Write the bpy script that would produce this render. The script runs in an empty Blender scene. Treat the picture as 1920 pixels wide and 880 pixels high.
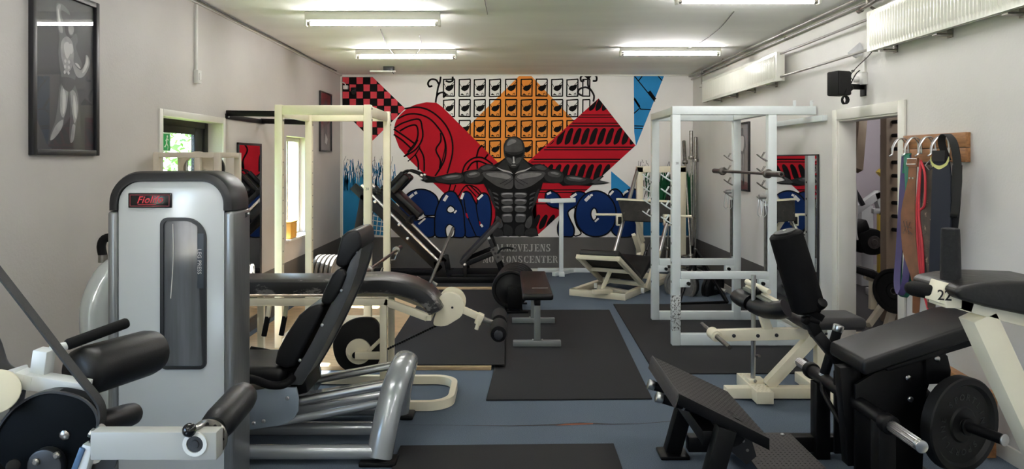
import bpy, bmesh, math, random
from mathutils import Vector, Matrix
random.seed(7)
scene = bpy.context.scene
COL = scene.collection
V = Vector

# ------------------------------------------------------------------ camera, world, exposure
F_PX, PX0, PY0, CAM_Z = 1331.0, 952.0, 300.0, 1.65      # focal length and principal point in pixels of the 1920 x 880 frame
cam_data = bpy.data.cameras.new('camera')
cam_data.sensor_width = 36.0
cam_data.lens = F_PX / 1920.0 * 36.0
cam_data.shift_x = (960 - PX0) / 1920.0
cam_data.shift_y = -(440 - PY0) / 1920.0
cam_data.clip_start = 0.05
cam = bpy.data.objects.new('camera', cam_data)
cam.location = (0, 0, CAM_Z)
cam.rotation_euler = (math.radians(90), 0, 0)
COL.objects.link(cam)
scene.camera = cam

world = bpy.data.worlds.new('sky')
scene.world = world
world.use_nodes = True
wnt = world.node_tree
sky = wnt.nodes.new('ShaderNodeTexSky')
sky.sky_type = 'HOSEK_WILKIE'
sky.sun_direction = (-0.55, 0.12, 0.83)
sky.turbidity = 4.0
sky.ground_albedo = 0.4
wnt.links.new(sky.outputs[0], wnt.nodes['Background'].inputs[0])
wnt.nodes['Background'].inputs[1].default_value = 26.0

sun_data = bpy.data.lights.new('sun', 'SUN')
sun_data.energy = 60.0
sun_data.angle = math.radians(1.0)
sun_data.color = (1.0, 0.95, 0.86)
sun = bpy.data.objects.new('sun', sun_data)
sun.rotation_euler = V((0.55, -0.12, -0.83)).to_track_quat('-Z', 'Y').to_euler()
COL.objects.link(sun)

TUBE_STRENGTH = 66.0
scene.view_settings.view_transform = 'Standard'
scene.view_settings.look = 'None'
scene.view_settings.exposure = 0.80
scene.view_settings.gamma = 1.0
scene.view_settings.use_curve_mapping = False
scene.cycles.max_bounces = 8
scene.cycles.diffuse_bounces = 5
scene.cycles.glossy_bounces = 4
scene.cycles.transmission_bounces = 4
scene.cycles.sample_clamp_indirect = 5.0
scene.cycles.caustics_reflective = False
scene.cycles.caustics_refractive = False

# ------------------------------------------------------------------ helpers
def W(px, py, y):
    """Pixel of the 1920 x 880 photograph at depth y -> world point."""
    return V(((px - PX0) * y / F_PX, y, CAM_Z - (py - PY0) * y / F_PX))

def G(px, py, z=0.0):
    """Pixel -> point on the horizontal plane at height z."""
    return W(px, py, F_PX * (CAM_Z - z) / (py - PY0))

def srgb(r, g, b):
    def f(c):
        c /= 255.0
        return c / 12.92 if c <= 0.04045 else ((c + 0.055) / 1.055) ** 2.4
    return (f(r), f(g), f(b), 1.0)

MATS = {}
def mat(name, col, rough=0.5, metal=0.0, noise=0.0, nscale=30.0, bump=0.0, bscale=120.0, chips=None,
        chip_amt=0.62, chip_scale=14.0, coat=0.0, emit=None, spec=0.5, col2=None, detail=4.0, stretch=None):
    if name in MATS:
        return MATS[name]
    m = bpy.data.materials.new(name)
    m.use_nodes = True
    nt = m.node_tree
    b = nt.nodes['Principled BSDF']
    b.inputs['Base Color'].default_value = col
    b.inputs['Roughness'].default_value = rough
    b.inputs['Metallic'].default_value = metal
    b.inputs['Specular IOR Level'].default_value = spec
    b.inputs['Coat Weight'].default_value = coat
    b.inputs['Coat Roughness'].default_value = 0.12
    if emit:
        b.inputs['Emission Color'].default_value = emit[0]
        b.inputs['Emission Strength'].default_value = emit[1]
    tc = nt.nodes.new('ShaderNodeTexCoord')
    vec = tc.outputs['Object']
    if stretch:
        mp = nt.nodes.new('ShaderNodeMapping')
        mp.inputs['Scale'].default_value = stretch
        nt.links.new(vec, mp.inputs[0]); vec = mp.outputs[0]
    cur = None
    if noise > 0 or col2:
        n = nt.nodes.new('ShaderNodeTexNoise')
        n.inputs['Scale'].default_value = nscale
        n.inputs['Detail'].default_value = detail
        nt.links.new(vec, n.inputs['Vector'])
        r = nt.nodes.new('ShaderNodeValToRGB')
        r.color_ramp.elements[0].position = 0.32
        r.color_ramp.elements[1].position = 0.68
        c2 = col2 if col2 else tuple(min(1, c * (1 + noise)) for c in col[:3]) + (1,)
        c1 = col if col2 else tuple(c * (1 - noise) for c in col[:3]) + (1,)
        r.color_ramp.elements[0].color = c1
        r.color_ramp.elements[1].color = c2
        nt.links.new(n.outputs['Fac'], r.inputs[0])
        cur = r.outputs[0]
    if chips:
        n = nt.nodes.new('ShaderNodeTexNoise')
        n.inputs['Scale'].default_value = chip_scale
        n.inputs['Detail'].default_value = 8.0
        n.inputs['Roughness'].default_value = 0.7
        nt.links.new(vec, n.inputs['Vector'])
        r = nt.nodes.new('ShaderNodeValToRGB')
        r.color_ramp.elements[0].position = chip_amt
        r.color_ramp.elements[1].position = chip_amt + 0.02
        nt.links.new(n.outputs['Fac'], r.inputs[0])
        mx = nt.nodes.new('ShaderNodeMix'); mx.data_type = 'RGBA'
        nt.links.new(r.outputs[0], mx.inputs[0])
        if cur is not None:
            nt.links.new(cur, mx.inputs[6])
        else:
            mx.inputs[6].default_value = col
        mx.inputs[7].default_value = chips
        cur = mx.outputs[2]
    if cur is not None:
        nt.links.new(cur, b.inputs['Base Color'])
    if bump > 0:
        n = nt.nodes.new('ShaderNodeTexNoise')
        n.inputs['Scale'].default_value = bscale
        n.inputs['Detail'].default_value = 3.0
        nt.links.new(vec, n.inputs['Vector'])
        bp = nt.nodes.new('ShaderNodeBump')
        bp.inputs['Strength'].default_value = bump
        bp.inputs['Distance'].default_value = 0.01
        nt.links.new(n.outputs['Fac'], bp.inputs['Height'])
        nt.links.new(bp.outputs[0], b.inputs['Normal'])
    MATS[name] = m
    return m

def glass_mat(name, alpha_tint=(1, 1, 1, 1), gloss=0.12):
    if name in MATS: return MATS[name]
    m = bpy.data.materials.new(name); m.use_nodes = True
    nt = m.node_tree; nt.nodes.clear()
    o = nt.nodes.new('ShaderNodeOutputMaterial')
    t = nt.nodes.new('ShaderNodeBsdfTransparent'); t.inputs[0].default_value = alpha_tint
    g = nt.nodes.new('ShaderNodeBsdfGlossy'); g.inputs['Roughness'].default_value = 0.02
    mx = nt.nodes.new('ShaderNodeMixShader'); mx.inputs[0].default_value = gloss
    nt.links.new(t.outputs[0], mx.inputs[1]); nt.links.new(g.outputs[0], mx.inputs[2])
    nt.links.new(mx.outputs[0], o.inputs[0])
    MATS[name] = m
    return m

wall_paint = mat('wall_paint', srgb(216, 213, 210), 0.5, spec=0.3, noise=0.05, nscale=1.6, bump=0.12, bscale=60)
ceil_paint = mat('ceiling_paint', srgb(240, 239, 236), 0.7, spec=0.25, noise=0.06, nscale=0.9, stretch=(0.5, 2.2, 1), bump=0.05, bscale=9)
wall_left_dimmed = mat('left_wall_dimmed', srgb(196, 191, 187), 0.5, spec=0.3, noise=0.05, nscale=1.6, bump=0.12, bscale=60)  # same wall paint, darkened in colour to mimic dimmer light on this side
mural_ground = mat('mural_ground_lightened', srgb(240, 236, 233), 0.6, spec=0.2, noise=0.03, nscale=1.6)  # wall white lightened in colour to make up for weak light at the back
band_paint = mat('dark_grey_wall_paint', srgb(84, 82, 80), 0.5, noise=0.16, nscale=2.2, bump=0.05, bscale=40)
trim_paint = mat('trim_paint', srgb(222, 219, 210), 0.35, noise=0.03, nscale=4)
carpet = mat('blue_carpet', srgb(92, 103, 116), 0.95, noise=0.30, nscale=240, bump=0.5, bscale=420, spec=0.1, detail=2)
rubber = mat('black_rubber_mat', srgb(35, 35, 37), 0.85, noise=0.14, nscale=260, bump=0.15, bscale=500, spec=0.25, chips=srgb(80, 80, 82), chip_amt=0.745, chip_scale=230)
cream = mat('cream_paint', srgb(234, 225, 200), 0.35, noise=0.04, nscale=6, chips=srgb(120, 92, 66), chip_amt=0.70, chip_scale=26)
cream_clean = mat('cream_paint_clean', srgb(238, 229, 204), 0.32, noise=0.04, nscale=5)
white_paint = mat('white_rack_paint', srgb(224, 230, 230), 0.35, noise=0.03, nscale=6, chips=srgb(78, 74, 70), chip_amt=0.715, chip_scale=30)
black_metal = mat('black_powder_coat', srgb(6, 6, 7), 0.45, noise=0.1, nscale=40, spec=0.2)
dark_metal = mat('dark_grey_metal', srgb(36, 37, 40), 0.4, noise=0.1, nscale=20)
vinyl = mat('black_vinyl', srgb(10, 10, 12), 0.42, spec=0.35, noise=0.08, nscale=18, bump=0.08, bscale=300)
vinyl_worn = mat('worn_black_vinyl', srgb(26, 26, 27), 0.36, noise=0.12, nscale=9, stretch=(1, 1, 2.2), chips=srgb(104, 102, 99), chip_amt=0.55, chip_scale=4.2, bump=0.05, bscale=60)
vinyl_grey = mat('grey_vinyl', srgb(42, 41, 42), 0.5, noise=0.08, nscale=20)
foam = mat('black_foam', srgb(7, 7, 9), 0.75, noise=0.15, nscale=60, bump=0.1, bscale=200, spec=0.2)
plate_rubber = mat('plate_rubber', srgb(9, 10, 11), 0.5, spec=0.3, noise=0.12, nscale=30)
plate_iron = mat('plate_iron', srgb(104, 103, 101), 0.45, metal=0.3, noise=0.2, nscale=20)
chrome = mat('chrome', srgb(205, 205, 205), 0.28, metal=1.0)
steel = mat('worn_steel', srgb(150, 146, 140), 0.32, metal=1.0, noise=0.2, nscale=25)
dark_steel = mat('dark_steel', srgb(96, 92, 88), 0.38, metal=0.9, noise=0.2, nscale=30)
silver = mat('silver_paint', srgb(214, 218, 220), 0.25, metal=0.15, noise=0.02, nscale=3, coat=0.4)
silver_tube = mat('silver_tube_paint', srgb(164, 168, 172), 0.24, metal=0.45, coat=0.5)
silver_blue = mat('silver_plate_paint', srgb(160, 172, 186), 0.25, metal=0.4, coat=0.4)
brushed = mat('brushed_column', srgb(140, 142, 143), 0.3, metal=0.7, noise=0.1, nscale=40, stretch=(6, 6, 0.2))
wood_board = mat('stained_wood', srgb(150, 104, 64), 0.5, noise=0.3, nscale=7, stretch=(8, 1.2, 8))
ply = mat('platform_wood', srgb(196, 168, 132), 0.45, noise=0.22, nscale=9, stretch=(1.0, 9, 9))
grey_bench = mat('grey_bench_paint', srgb(112, 116, 116), 0.4)
print_black = mat('printed_black', srgb(18, 17, 18), 0.6)

class MB:
    """Collects shapes into one bmesh, links it as one mesh object."""
    def __init__(self):
        self.bm = bmesh.new()
    def _merge(self, tmp, M=None):
        me = bpy.data.meshes.new('tmp')
        if M is not None:
            tmp.transform(M)
        tmp.to_mesh(me); tmp.free()
        self.bm.from_mesh(me)
        bpy.data.meshes.remove(me)
    def box(self, a, b, bev=0.0, seg=2):
        a, b = V(a), V(b)
        c = (a + b) / 2; d = b - a
        return self.obox(c, (abs(d.x), abs(d.y), abs(d.z)), None, bev, seg)
    def obox(self, c, size, R=None, bev=0.0, seg=2):
        t = bmesh.new()
        bmesh.ops.create_cube(t, size=1.0)
        bmesh.ops.scale(t, vec=V(size), verts=t.verts)
        if bev > 0:
            bmesh.ops.bevel(t, geom=list(t.edges), offset=min(bev, min(size) * 0.49), segments=seg, profile=0.5, affect='EDGES')
        M = Matrix.Translation(V(c))
        if R is not None:
            M = M @ R.to_4x4()
        self._merge(t, M)
        return self
    def beam(self, p, q, w, h, up=(0, 0, 1), bev=0.004, seg=2, ext=0.0):
        """Rectangular bar from p to q: w across, h along 'up'."""
        p, q = V(p), V(q)
        d = (q - p); L = d.length
        x = d.normalized()
        u = V(up)
        if abs(x.dot(u.normalized())) > 0.99:
            u = V((0, 1, 0)) if abs(x.y) < 0.9 else V((1, 0, 0))
        z = (u - x * u.dot(x)).normalized()
        y = z.cross(x)
        R = Matrix((x, y, z)).transposed()
        return self.obox((p + q) / 2, (L + 2 * ext, w, h), R, bev, seg)
    def chain(self, pts, w, h, up=(0, 0, 1), bev=0.004):
        pts = [V(p) for p in pts]
        for a, b in zip(pts, pts[1:]):
            self.beam(a, b, w, h, up, bev, ext=min(w, h) * 0.35)
        return self
    def cyl(self, p, q, r, r2=None, seg=20, bev=0.0):
        p, q = V(p), V(q)
        d = q - p
        r2 = r if r2 is None else r2
        x = d.normalized()
        u = V((0, 0, 1)) if abs(x.z) < 0.95 else V((1, 0, 0))
        a = x.cross(u).normalized(); b = x.cross(a)
        if bev > 0:
            prof = [(0, max(r - bev, 1e-4)), (bev * 0.3, r - bev * 0.3), (bev, r), (d.length - bev, r2), (d.length - bev * 0.3, r2 - bev * 0.3), (d.length, max(r2 - bev, 1e-4))]
        else:
            prof = [(0, r), (d.length, r2)]
        return self.lathe(p, x, prof, seg)
    def lathe(self, p, axis, prof, seg=24, caps=True):
        """prof: list of (distance along axis, radius)."""
        p = V(p); x = V(axis).normalized()
        u = V((0, 0, 1)) if abs(x.z) < 0.95 else V((1, 0, 0))
        a = x.cross(u).normalized(); b = x.cross(a)
        bm = self.bm
        rings = []
        for t, r in prof:
            rings.append([bm.verts.new(p + x * t + (a * math.cos(k * 2 * math.pi / seg) + b * math.sin(k * 2 * math.pi / seg)) * r) for k in range(seg)])
        for r0, r1 in zip(rings, rings[1:]):
            for k in range(seg):
                bm.faces.new((r0[k], r0[(k + 1) % seg], r1[(k + 1) % seg], r1[k]))
        if caps:
            bm.faces.new(list(reversed(rings[0])))
            bm.faces.new(rings[-1])
        return self
    def ring(self, p, axis, r_out, r_in, th, seg=36, bev=0.0):
        """Disc with a hole, th thick along axis from p."""
        h = bev
        prof = [(0, r_in), (0, r_out - h), (h, r_out), (th - h, r_out), (th, r_out - h), (th, r_in)]
        return self.closed_lathe(p, axis, prof, seg)
    def closed_lathe(self, p, axis, prof, seg=36):
        return self.lathe(p, axis, list(prof) + [prof[0]], seg, caps=False)
    def tube(self, pts, r, seg=12, smooth=0, closed=False, radii=None, flat=1.0, up=None, caps=True):
        """Round (or flattened) tube along a polyline; smooth = Catmull-Rom subdivisions."""
        pts = [V(p) for p in pts]
        if smooth:
            pts = cr(pts, smooth, closed)
            if radii: radii = lerp_list(radii, len(pts))
        n = len(pts); bm = self.bm
        rings = []
        prev = None
        for i, p in enumerate(pts):
            if closed:
                t = (pts[(i + 1) % n] - pts[i - 1])
            else:
                t = pts[min(i + 1, n - 1)] - pts[max(i - 1, 0)]
            t = t.normalized()
            if prev is None:
                u = V(up) if up else (V((0, 0, 1)) if abs(t.z) < 0.9 else V((0, 1, 0)))
            else:
                u = prev
            a = (u - t * u.dot(t)).normalized()
            prev = a
            b = t.cross(a)
            rr = radii[i] if radii else r
            rings.append([bm.verts.new(p + a * math.cos(k * 2 * math.pi / seg) * rr + b * math.sin(k * 2 * math.pi / seg) * rr * flat) for k in range(seg)])
        m = n if closed else n - 1
        for i in range(m):
            r0, r1 = rings[i], rings[(i + 1) % n]
            for k in range(seg):
                bm.faces.new((r0[k], r0[(k + 1) % seg], r1[(k + 1) % seg], r1[k]))
        if not closed and caps:
            bm.faces.new(list(reversed(rings[0]))); bm.faces.new(rings[-1])
        return self
    def prism(self, pts, ext, bev=0.0, seg=2):
        """Planar outline pts extruded by the vector ext."""
        t = bmesh.new()
        ext = V(ext)
        vs = [t.verts.new(V(p)) for p in pts]
        f = t.faces.new(vs)
        r = bmesh.ops.extrude_face_region(t, geom=[f])
        bmesh.ops.translate(t, vec=ext, verts=[v for v in r['geom'] if isinstance(v, bmesh.types.BMVert)])
        bmesh.ops.recalc_face_normals(t, faces=t.faces)
        if bev > 0:
            ed = [e for e in t.edges if len(e.link_faces) == 2 and e.calc_face_angle(0) > 0.6]
            bmesh.ops.bevel(t, geom=ed, offset=bev, segments=seg, profile=0.5, affect='EDGES', clamp_overlap=True)
        self._merge(t)
        return self
    def frame(self, outer, inner, ext):
        """Ring between two outlines of equal length, extruded by ext."""
        bm = self.bm; ext = V(ext); n = len(outer)
        o0 = [bm.verts.new(V(p)) for p in outer]; i0 = [bm.verts.new(V(p)) for p in inner]
        o1 = [bm.verts.new(V(p) + ext) for p in outer]; i1 = [bm.verts.new(V(p) + ext) for p in inner]
        for k in range(n):
            j = (k + 1) % n
            for q in ((o0[k], o0[j], i0[j], i0[k]), (o1[j], o1[k], i1[k], i1[j]), (o0[j], o0[k], o1[k], o1[j]), (i0[k], i0[j], i1[j], i1[k])):
                bm.faces.new(q)
        return self
    def face(self, pts):
        vs = [self.bm.verts.new(V(p)) for p in pts]
        self.bm.faces.new(vs)
        return self
    def sphere(self, c, r, seg=12, scale=(1, 1, 1)):
        t = bmesh.new()
        bmesh.ops.create_uvsphere(t, u_segments=seg, v_segments=max(6, seg // 2 + 2), radius=r)
        bmesh.ops.scale(t, vec=V(scale), verts=t.verts)
        self._merge(t, Matrix.Translation(V(c)))
        return self
    def ribbon(self, pts, width, thick, side):
        """Flat strap along pts; side = vector across the strap (per strap)."""
        pts = [V(p) for p in pts]; n = len(pts); bm = self.bm
        s = V(side).normalized()
        rows = []
        for i, p in enumerate(pts):
            t = (pts[min(i + 1, n - 1)] - pts[max(i - 1, 0)]).normalized()
            nrm = t.cross(s).normalized()
            w = width[i] if isinstance(width, (list, tuple)) else width
            rows.append([bm.verts.new(p + s * a * w / 2 + nrm * b * thick / 2) for a, b in ((-1, -1), (1, -1), (1, 1), (-1, 1))])
        for r0, r1 in zip(rows, rows[1:]):
            for k in range(4):
                bm.faces.new((r0[k], r0[(k + 1) % 4], r1[(k + 1) % 4], r1[k]))
        bm.faces.new(list(reversed(rows[0]))); bm.faces.new(rows[-1])
        return self
    def build(self, name, material, parent=None, smooth=True, angle=38, fix=True):
        bm = self.bm
        if fix:
            bmesh.ops.recalc_face_normals(bm, faces=bm.faces)
        me = bpy.data.meshes.new(name)
        origin = world_loc(parent) if parent is not None else None
        if origin is None:
            if len(bm.verts):
                lo = [min(v.co[i] for v in bm.verts) for i in range(3)]
                hi = [max(v.co[i] for v in bm.verts) for i in range(3)]
                origin = V(((lo[0] + hi[0]) / 2, (lo[1] + hi[1]) / 2, lo[2]))
            else:
                origin = V((0, 0, 0))
            loc = origin
        else:
            loc = V((0, 0, 0))
        bmesh.ops.translate(bm, vec=-origin, verts=bm.verts)
        bm.to_mesh(me); bm.free()
        me.materials.append(material)
        if smooth:
            for p in me.polygons: p.use_smooth = True
            me.set_sharp_from_angle(angle=math.radians(angle))
        o = bpy.data.objects.new(name, me)
        o.location = loc
        COL.objects.link(o)
        if parent is not None:
            o.parent = parent
        return o

def world_loc(o):
    p = V(o.location)
    while o.parent is not None:
        o = o.parent
        p = p + o.location
    return p

def cr(pts, sub, closed=False):
    """Catmull-Rom through pts."""
    n = len(pts); out = []
    m = n if closed else n - 1
    for i in range(m):
        if closed:
            p0, p1, p2, p3 = pts[i - 1], pts[i], pts[(i + 1) % n], pts[(i + 2) % n]
        else:
            p0, p1, p2, p3 = pts[max(i - 1, 0)], pts[i], pts[i + 1], pts[min(i + 2, n - 1)]
        for k in range(sub):
            t = k / sub
            out.append(0.5 * ((2 * p1) + (p2 - p0) * t + (2 * p0 - 5 * p1 + 4 * p2 - p3) * t * t + (3 * p1 - p0 - 3 * p2 + p3) * t ** 3))
    if not closed:
        out.append(pts[-1])
    return out

def lerp_list(vals, n):
    out = []
    for i in range(n):
        f = i / (n - 1) * (len(vals) - 1)
        k = min(int(f), len(vals) - 2)
        out.append(vals[k] + (vals[k + 1] - vals[k]) * (f - k))
    return out

def tag(o, label=None, cat=None, group=None, kind=None):
    if label: o['label'] = label
    if cat: o['category'] = cat
    if group: o['group'] = group
    if kind: o['kind'] = kind
    return o

def thing(name, loc, label, cat, group=None):
    o = bpy.data.objects.new(name, None)
    o.empty_display_size = 0.1
    o.location = V(loc)
    COL.objects.link(o)
    return tag(o, label, cat, group)

def struct(name, mb, m, parent=None, smooth=False):
    o = mb.build(name, m, parent, smooth=smooth)
    if parent is None:
        o['kind'] = 'structure'
    return o

def copy_tree(o, off, parent=None):
    c = o.copy(); COL.objects.link(c)
    c.parent = parent
    if parent is None: c.location = o.location + V(off)
    for ch in list(o.children):
        copy_tree(ch, off, c)
    return c

def rrect(w, h, r, n=6):
    """Rounded rectangle outline as 2-D points, centred; r one radius or (tr, tl, bl, br)."""
    rs = r if isinstance(r, (list, tuple)) else (r,) * 4
    out = []
    for (sx, sy, a0), rr in zip(((1, 1, 0), (-1, 1, 90), (-1, -1, 180), (1, -1, 270)), rs):
        cx, cy = sx * (w / 2 - rr), sy * (h / 2 - rr)
        for k in range(n + 1):
            a = math.radians(a0 + 90 * k / n)
            out.append((cx + rr * math.cos(a), cy + rr * math.sin(a)))
    return out

def text_mb(txt, size, origin, xdir, ydir, depth=0.001, shear=0.0, align='CENTER', space=1.0, bold=0.0):
    """Lettering as a mesh, laid on the plane (xdir, ydir)."""
    cu = bpy.data.curves.new('lettering', 'FONT')
    cu.body = txt; cu.size = size; cu.shear = shear
    cu.align_x = align; cu.align_y = 'CENTER'
    cu.space_character = space
    cu.offset = bold
    cu.extrude = depth
    cu.resolution_u = 3
    ob = bpy.data.objects.new('lettering', cu)
    COL.objects.link(ob)
    dg = bpy.context.evaluated_depsgraph_get()
    dg.update()
    me = bpy.data.meshes.new_from_object(ob.evaluated_get(dg))
    x = V(xdir).normalized(); y = V(ydir).normalized(); z = x.cross(y)
    M = Matrix.Translation(V(origin)) @ Matrix((x, y, z)).transposed().to_4x4()
    mb = MB()
    me.transform(M)
    mb.bm.from_mesh(me)
    bpy.data.meshes.remove(me)
    bpy.data.objects.remove(ob); bpy.data.curves.remove(cu)
    return mb

def bolt(parent, p, n, r=0.011, m=None, name='bolt'):
    n = V(n).normalized()
    MB().lathe(V(p) - n * 0.002, n, [(0, r), (0.006, r), (0.010, r * 0.6), (0.0105, 0.0008)], 10).build(name, m or chrome, parent)

def box_px(x0, x1, y0, y1, ynear, depth):
    """Box whose near face fills the pixel rectangle at depth ynear."""
    a = W(x0, y1, ynear); b = W(x1, y0, ynear)
    return a, V((b.x, ynear + depth, b.z))
# ------------------------------------------------------------------ room shell
XL, XR, YB, YF, H = -2.47, 2.74, 10.5, -3.2, 2.91
TL, TR = 0.18, 0.13                                   # wall thickness left / right
DOOR_L = (5.07, 6.14, 0.0, 1.965)
WIN_L = (7.92, 8.84, 0.73, 1.92)
WIN_N = (-0.9, 1.3, 0.9, 2.05)
DOOR_R = (4.96, 5.88, 0.0, 1.98)
SX, SY0, SY1 = 6.6, 3.0, 10.5                          # side room

floor_o = struct('floor', MB().box((XL - TL, YF, -0.1), (SX, YB, 0)), carpet)
struct('ceiling', MB().box((XL - TL, YF, H), (SX, YB, H + 0.1)), ceil_paint)

def wall_with_holes(x0, x1, y0, y1, holes):
    mb = MB(); cur = y0
    for (a, b, z0, z1) in sorted(holes):
        mb.box((x0, cur, 0), (x1, a, H))
        if z0 > 0: mb.box((x0, a, 0), (x1, b, z0))
        mb.box((x0, a, z1), (x1, b, H))
        cur = b
    mb.box((x0, cur, 0), (x1, y1, H))
    return mb
wall_left = struct('wall_left', wall_with_holes(XL - TL, XL, YF, YB, [DOOR_L, WIN_L, WIN_N]), wall_left_dimmed)
wall_right = struct('wall_right', wall_with_holes(XR, XR + TR, YF, YB, [DOOR_R]), wall_paint)
wall_back = struct('wall_back', MB().box((XL - TL, YB, 0), (XR + TR, YB + 0.15, H)), mural_ground)
struct('wall_front', MB().box((XL - TL, YF - 0.15, 0), (SX, YF, H)), wall_paint)
lilac = mat('side_room_paint', srgb(205, 196, 204), 0.5, noise=0.04, nscale=2)
struct('wall_side_room_back', MB().box((XR + TR, YB, 0), (SX, YB + 0.15, H)), lilac)
struct('wall_side_room_right', MB().box((SX, YF, 0), (SX + 0.15, YB, H)), lilac)
struct('wall_side_room_front', MB().box((XR + TR, SY0 - 0.1, 0), (SX, SY0, H)), lilac)
dark_floor = mat('dark_side_room_floor', srgb(50, 48, 50), 0.85, noise=0.1, nscale=120)
struct('floor_side_room', MB().box((XR + TR, SY0, 0.0), (SX, YB, 0.006)), dark_floor)

# painted dark band
BZ = 0.506
MB().box((XL, YB - 0.004, 0), (XR, YB, BZ)).build('painted_band', band_paint, wall_back, smooth=False)
MB().box((XL, 6.25, 0), (XL + 0.003, YB - 0.004, BZ)).build('painted_band', band_paint, wall_left, smooth=False)
MB().box((XR - 0.003, 6.4, 0), (XR, YB - 0.004, BZ)).build('painted_band', band_paint, wall_right, smooth=False)

# skirting boards
sk = MB()
sk.box((XR - 0.015, YF, 0), (XR, DOOR_R[0] - 0.09, 0.09), 0.003)
sk.box((XR - 0.015, DOOR_R[1] + 0.09, 0), (XR, YB - 0.03, 0.09), 0.003)
struct('baseboard_right', sk, trim_paint)
struct('baseboard_back', MB().box((XL + 0.02, YB - 0.022, 0), (XR - 0.016, YB - 0.005, 0.045), 0.003), trim_paint)
struct('baseboard_left', MB().box((XL, YF, 0), (XL + 0.015, DOOR_L[0] - 0.06, 0.09), 0.003), trim_paint)
struct('baseboard_side_room', MB().box((XR + TR, YB - 0.02, 0), (SX, YB, 0.10), 0.003), trim_paint)
tb = MB()
tb.beam((XL + 0.012, YF, H - 0.012), (XL + 0.012, YB, H - 0.012), 0.022, 0.022)
struct('trim_1', tb, trim_paint)
struct('trim_2', MB().box((XL + 0.03, YB - 0.02, H - 0.022), (XR - 0.03, YB - 0.003, H - 0.001), 0.003), trim_paint)
struct('trim_3', MB().box((XL, YB - 0.03, BZ), (XL + 0.025, YB - 0.004, H - 0.03), 0.002), trim_paint)

# carpet seam, torn and frayed
seam_m = mat('frayed_seam', srgb(46, 38, 36), 0.9, noise=0.4, nscale=60)
sm = MB()
pts = [(760, 797), (860, 798), (960, 799), (1040, 797), (1090, 794), (1150, 796), (1200, 795), (1262, 790)]
wd = [0.0015, 0.002, 0.004, 0.010, 0.013, 0.005, 0.003, 0.004]
for i in range(len(pts) - 1):
    a, b = G(*pts[i], 0.001), G(*pts[i + 1], 0.001)
    sm.face([a + V((0, -wd[i], 0)), b + V((0, -wd[i + 1], 0)), b + V((0, wd[i + 1], 0)), a + V((0, wd[i], 0))])
sm.build('carpet_seam', seam_m, floor_o, smooth=False)
MB().face([G(1040, 798.5, 0.002), G(1112, 796, 0.002), G(1112, 793.5, 0.002), G(1060, 795, 0.002)]).build('exposed_backing', mat('backing', srgb(120, 72, 50), 0.9), floor_o, smooth=False)

# ---------------------------------------------------------------- exit door (left wall)
door1 = thing('door_1', (XL - TL / 2, (DOOR_L[0] + DOOR_L[1]) / 2, 0), None, None)
door1['kind'] = 'structure'
dk = mat('anthracite_door', srgb(14, 15, 15), 0.45, spec=0.25)
y0, y1, z1 = DOOR_L[0], DOOR_L[1], DOOR_L[3]
xo = XL - TL + 0.005
fr = MB()
fr.box((xo, y0, 0), (xo + 0.055, y0 + 0.07, z1), 0.004)
fr.box((xo, y1 - 0.07, 0), (xo + 0.055, y1, z1), 0.004)
fr.box((xo, y0 + 0.07, z1 - 0.05), (xo + 0.055, y1 - 0.07, z1), 0.004)
fr.build('door_frame', dk, door1)
lf = MB()
a, b = y0 + 0.075, y1 - 0.075
lf.box((xo + 0.01, a, 0.02), (xo + 0.045, a + 0.09, z1 - 0.045), 0.003)
lf.box((xo + 0.01, b - 0.16, 0.02), (xo + 0.045, b + 0.008, z1 - 0.045), 0.003)
lf.box((xo + 0.01, a + 0.09, z1 - 0.105), (xo + 0.045, b - 0.16, z1 - 0.045), 0.003)
lf.box((xo + 0.01, a + 0.09, 0.02), (xo + 0.045, b - 0.16, 0.22), 0.003)
lf.build('door_leaf', dk, door1)
MB().box((xo + 0.024, a + 0.09, 0.22), (xo + 0.030, b - 0.16, z1 - 0.105)).build('glass_pane', glass_mat('window_glass', gloss=0.05), door1, smooth=False)
MB().box((xo + 0.045, a + 0.02, 1.0), (xo + 0.06, a + 0.06, 1.2), 0.003).cyl((xo + 0.06, a + 0.04, 1.06), (xo + 0.09, a + 0.04, 1.06), 0.01).cyl((xo + 0.09, a + 0.04, 1.06), (xo + 0.09, a + 0.16, 1.06), 0.01).build('door_handle', chrome, door1)
tr = MB()
tr.box((XL - 0.002, y0 - 0.05, 0), (XL + 0.012, y0, z1 + 0.05), 0.003)
tr.box((XL - 0.002, y1, 0), (XL + 0.012, y1 + 0.05, z1 + 0.05), 0.003)
tr.box((XL - 0.002, y0, z1), (XL + 0.012, y1, z1 + 0.05), 0.003)
tr.build('door_casing', trim_paint, door1)
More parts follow.
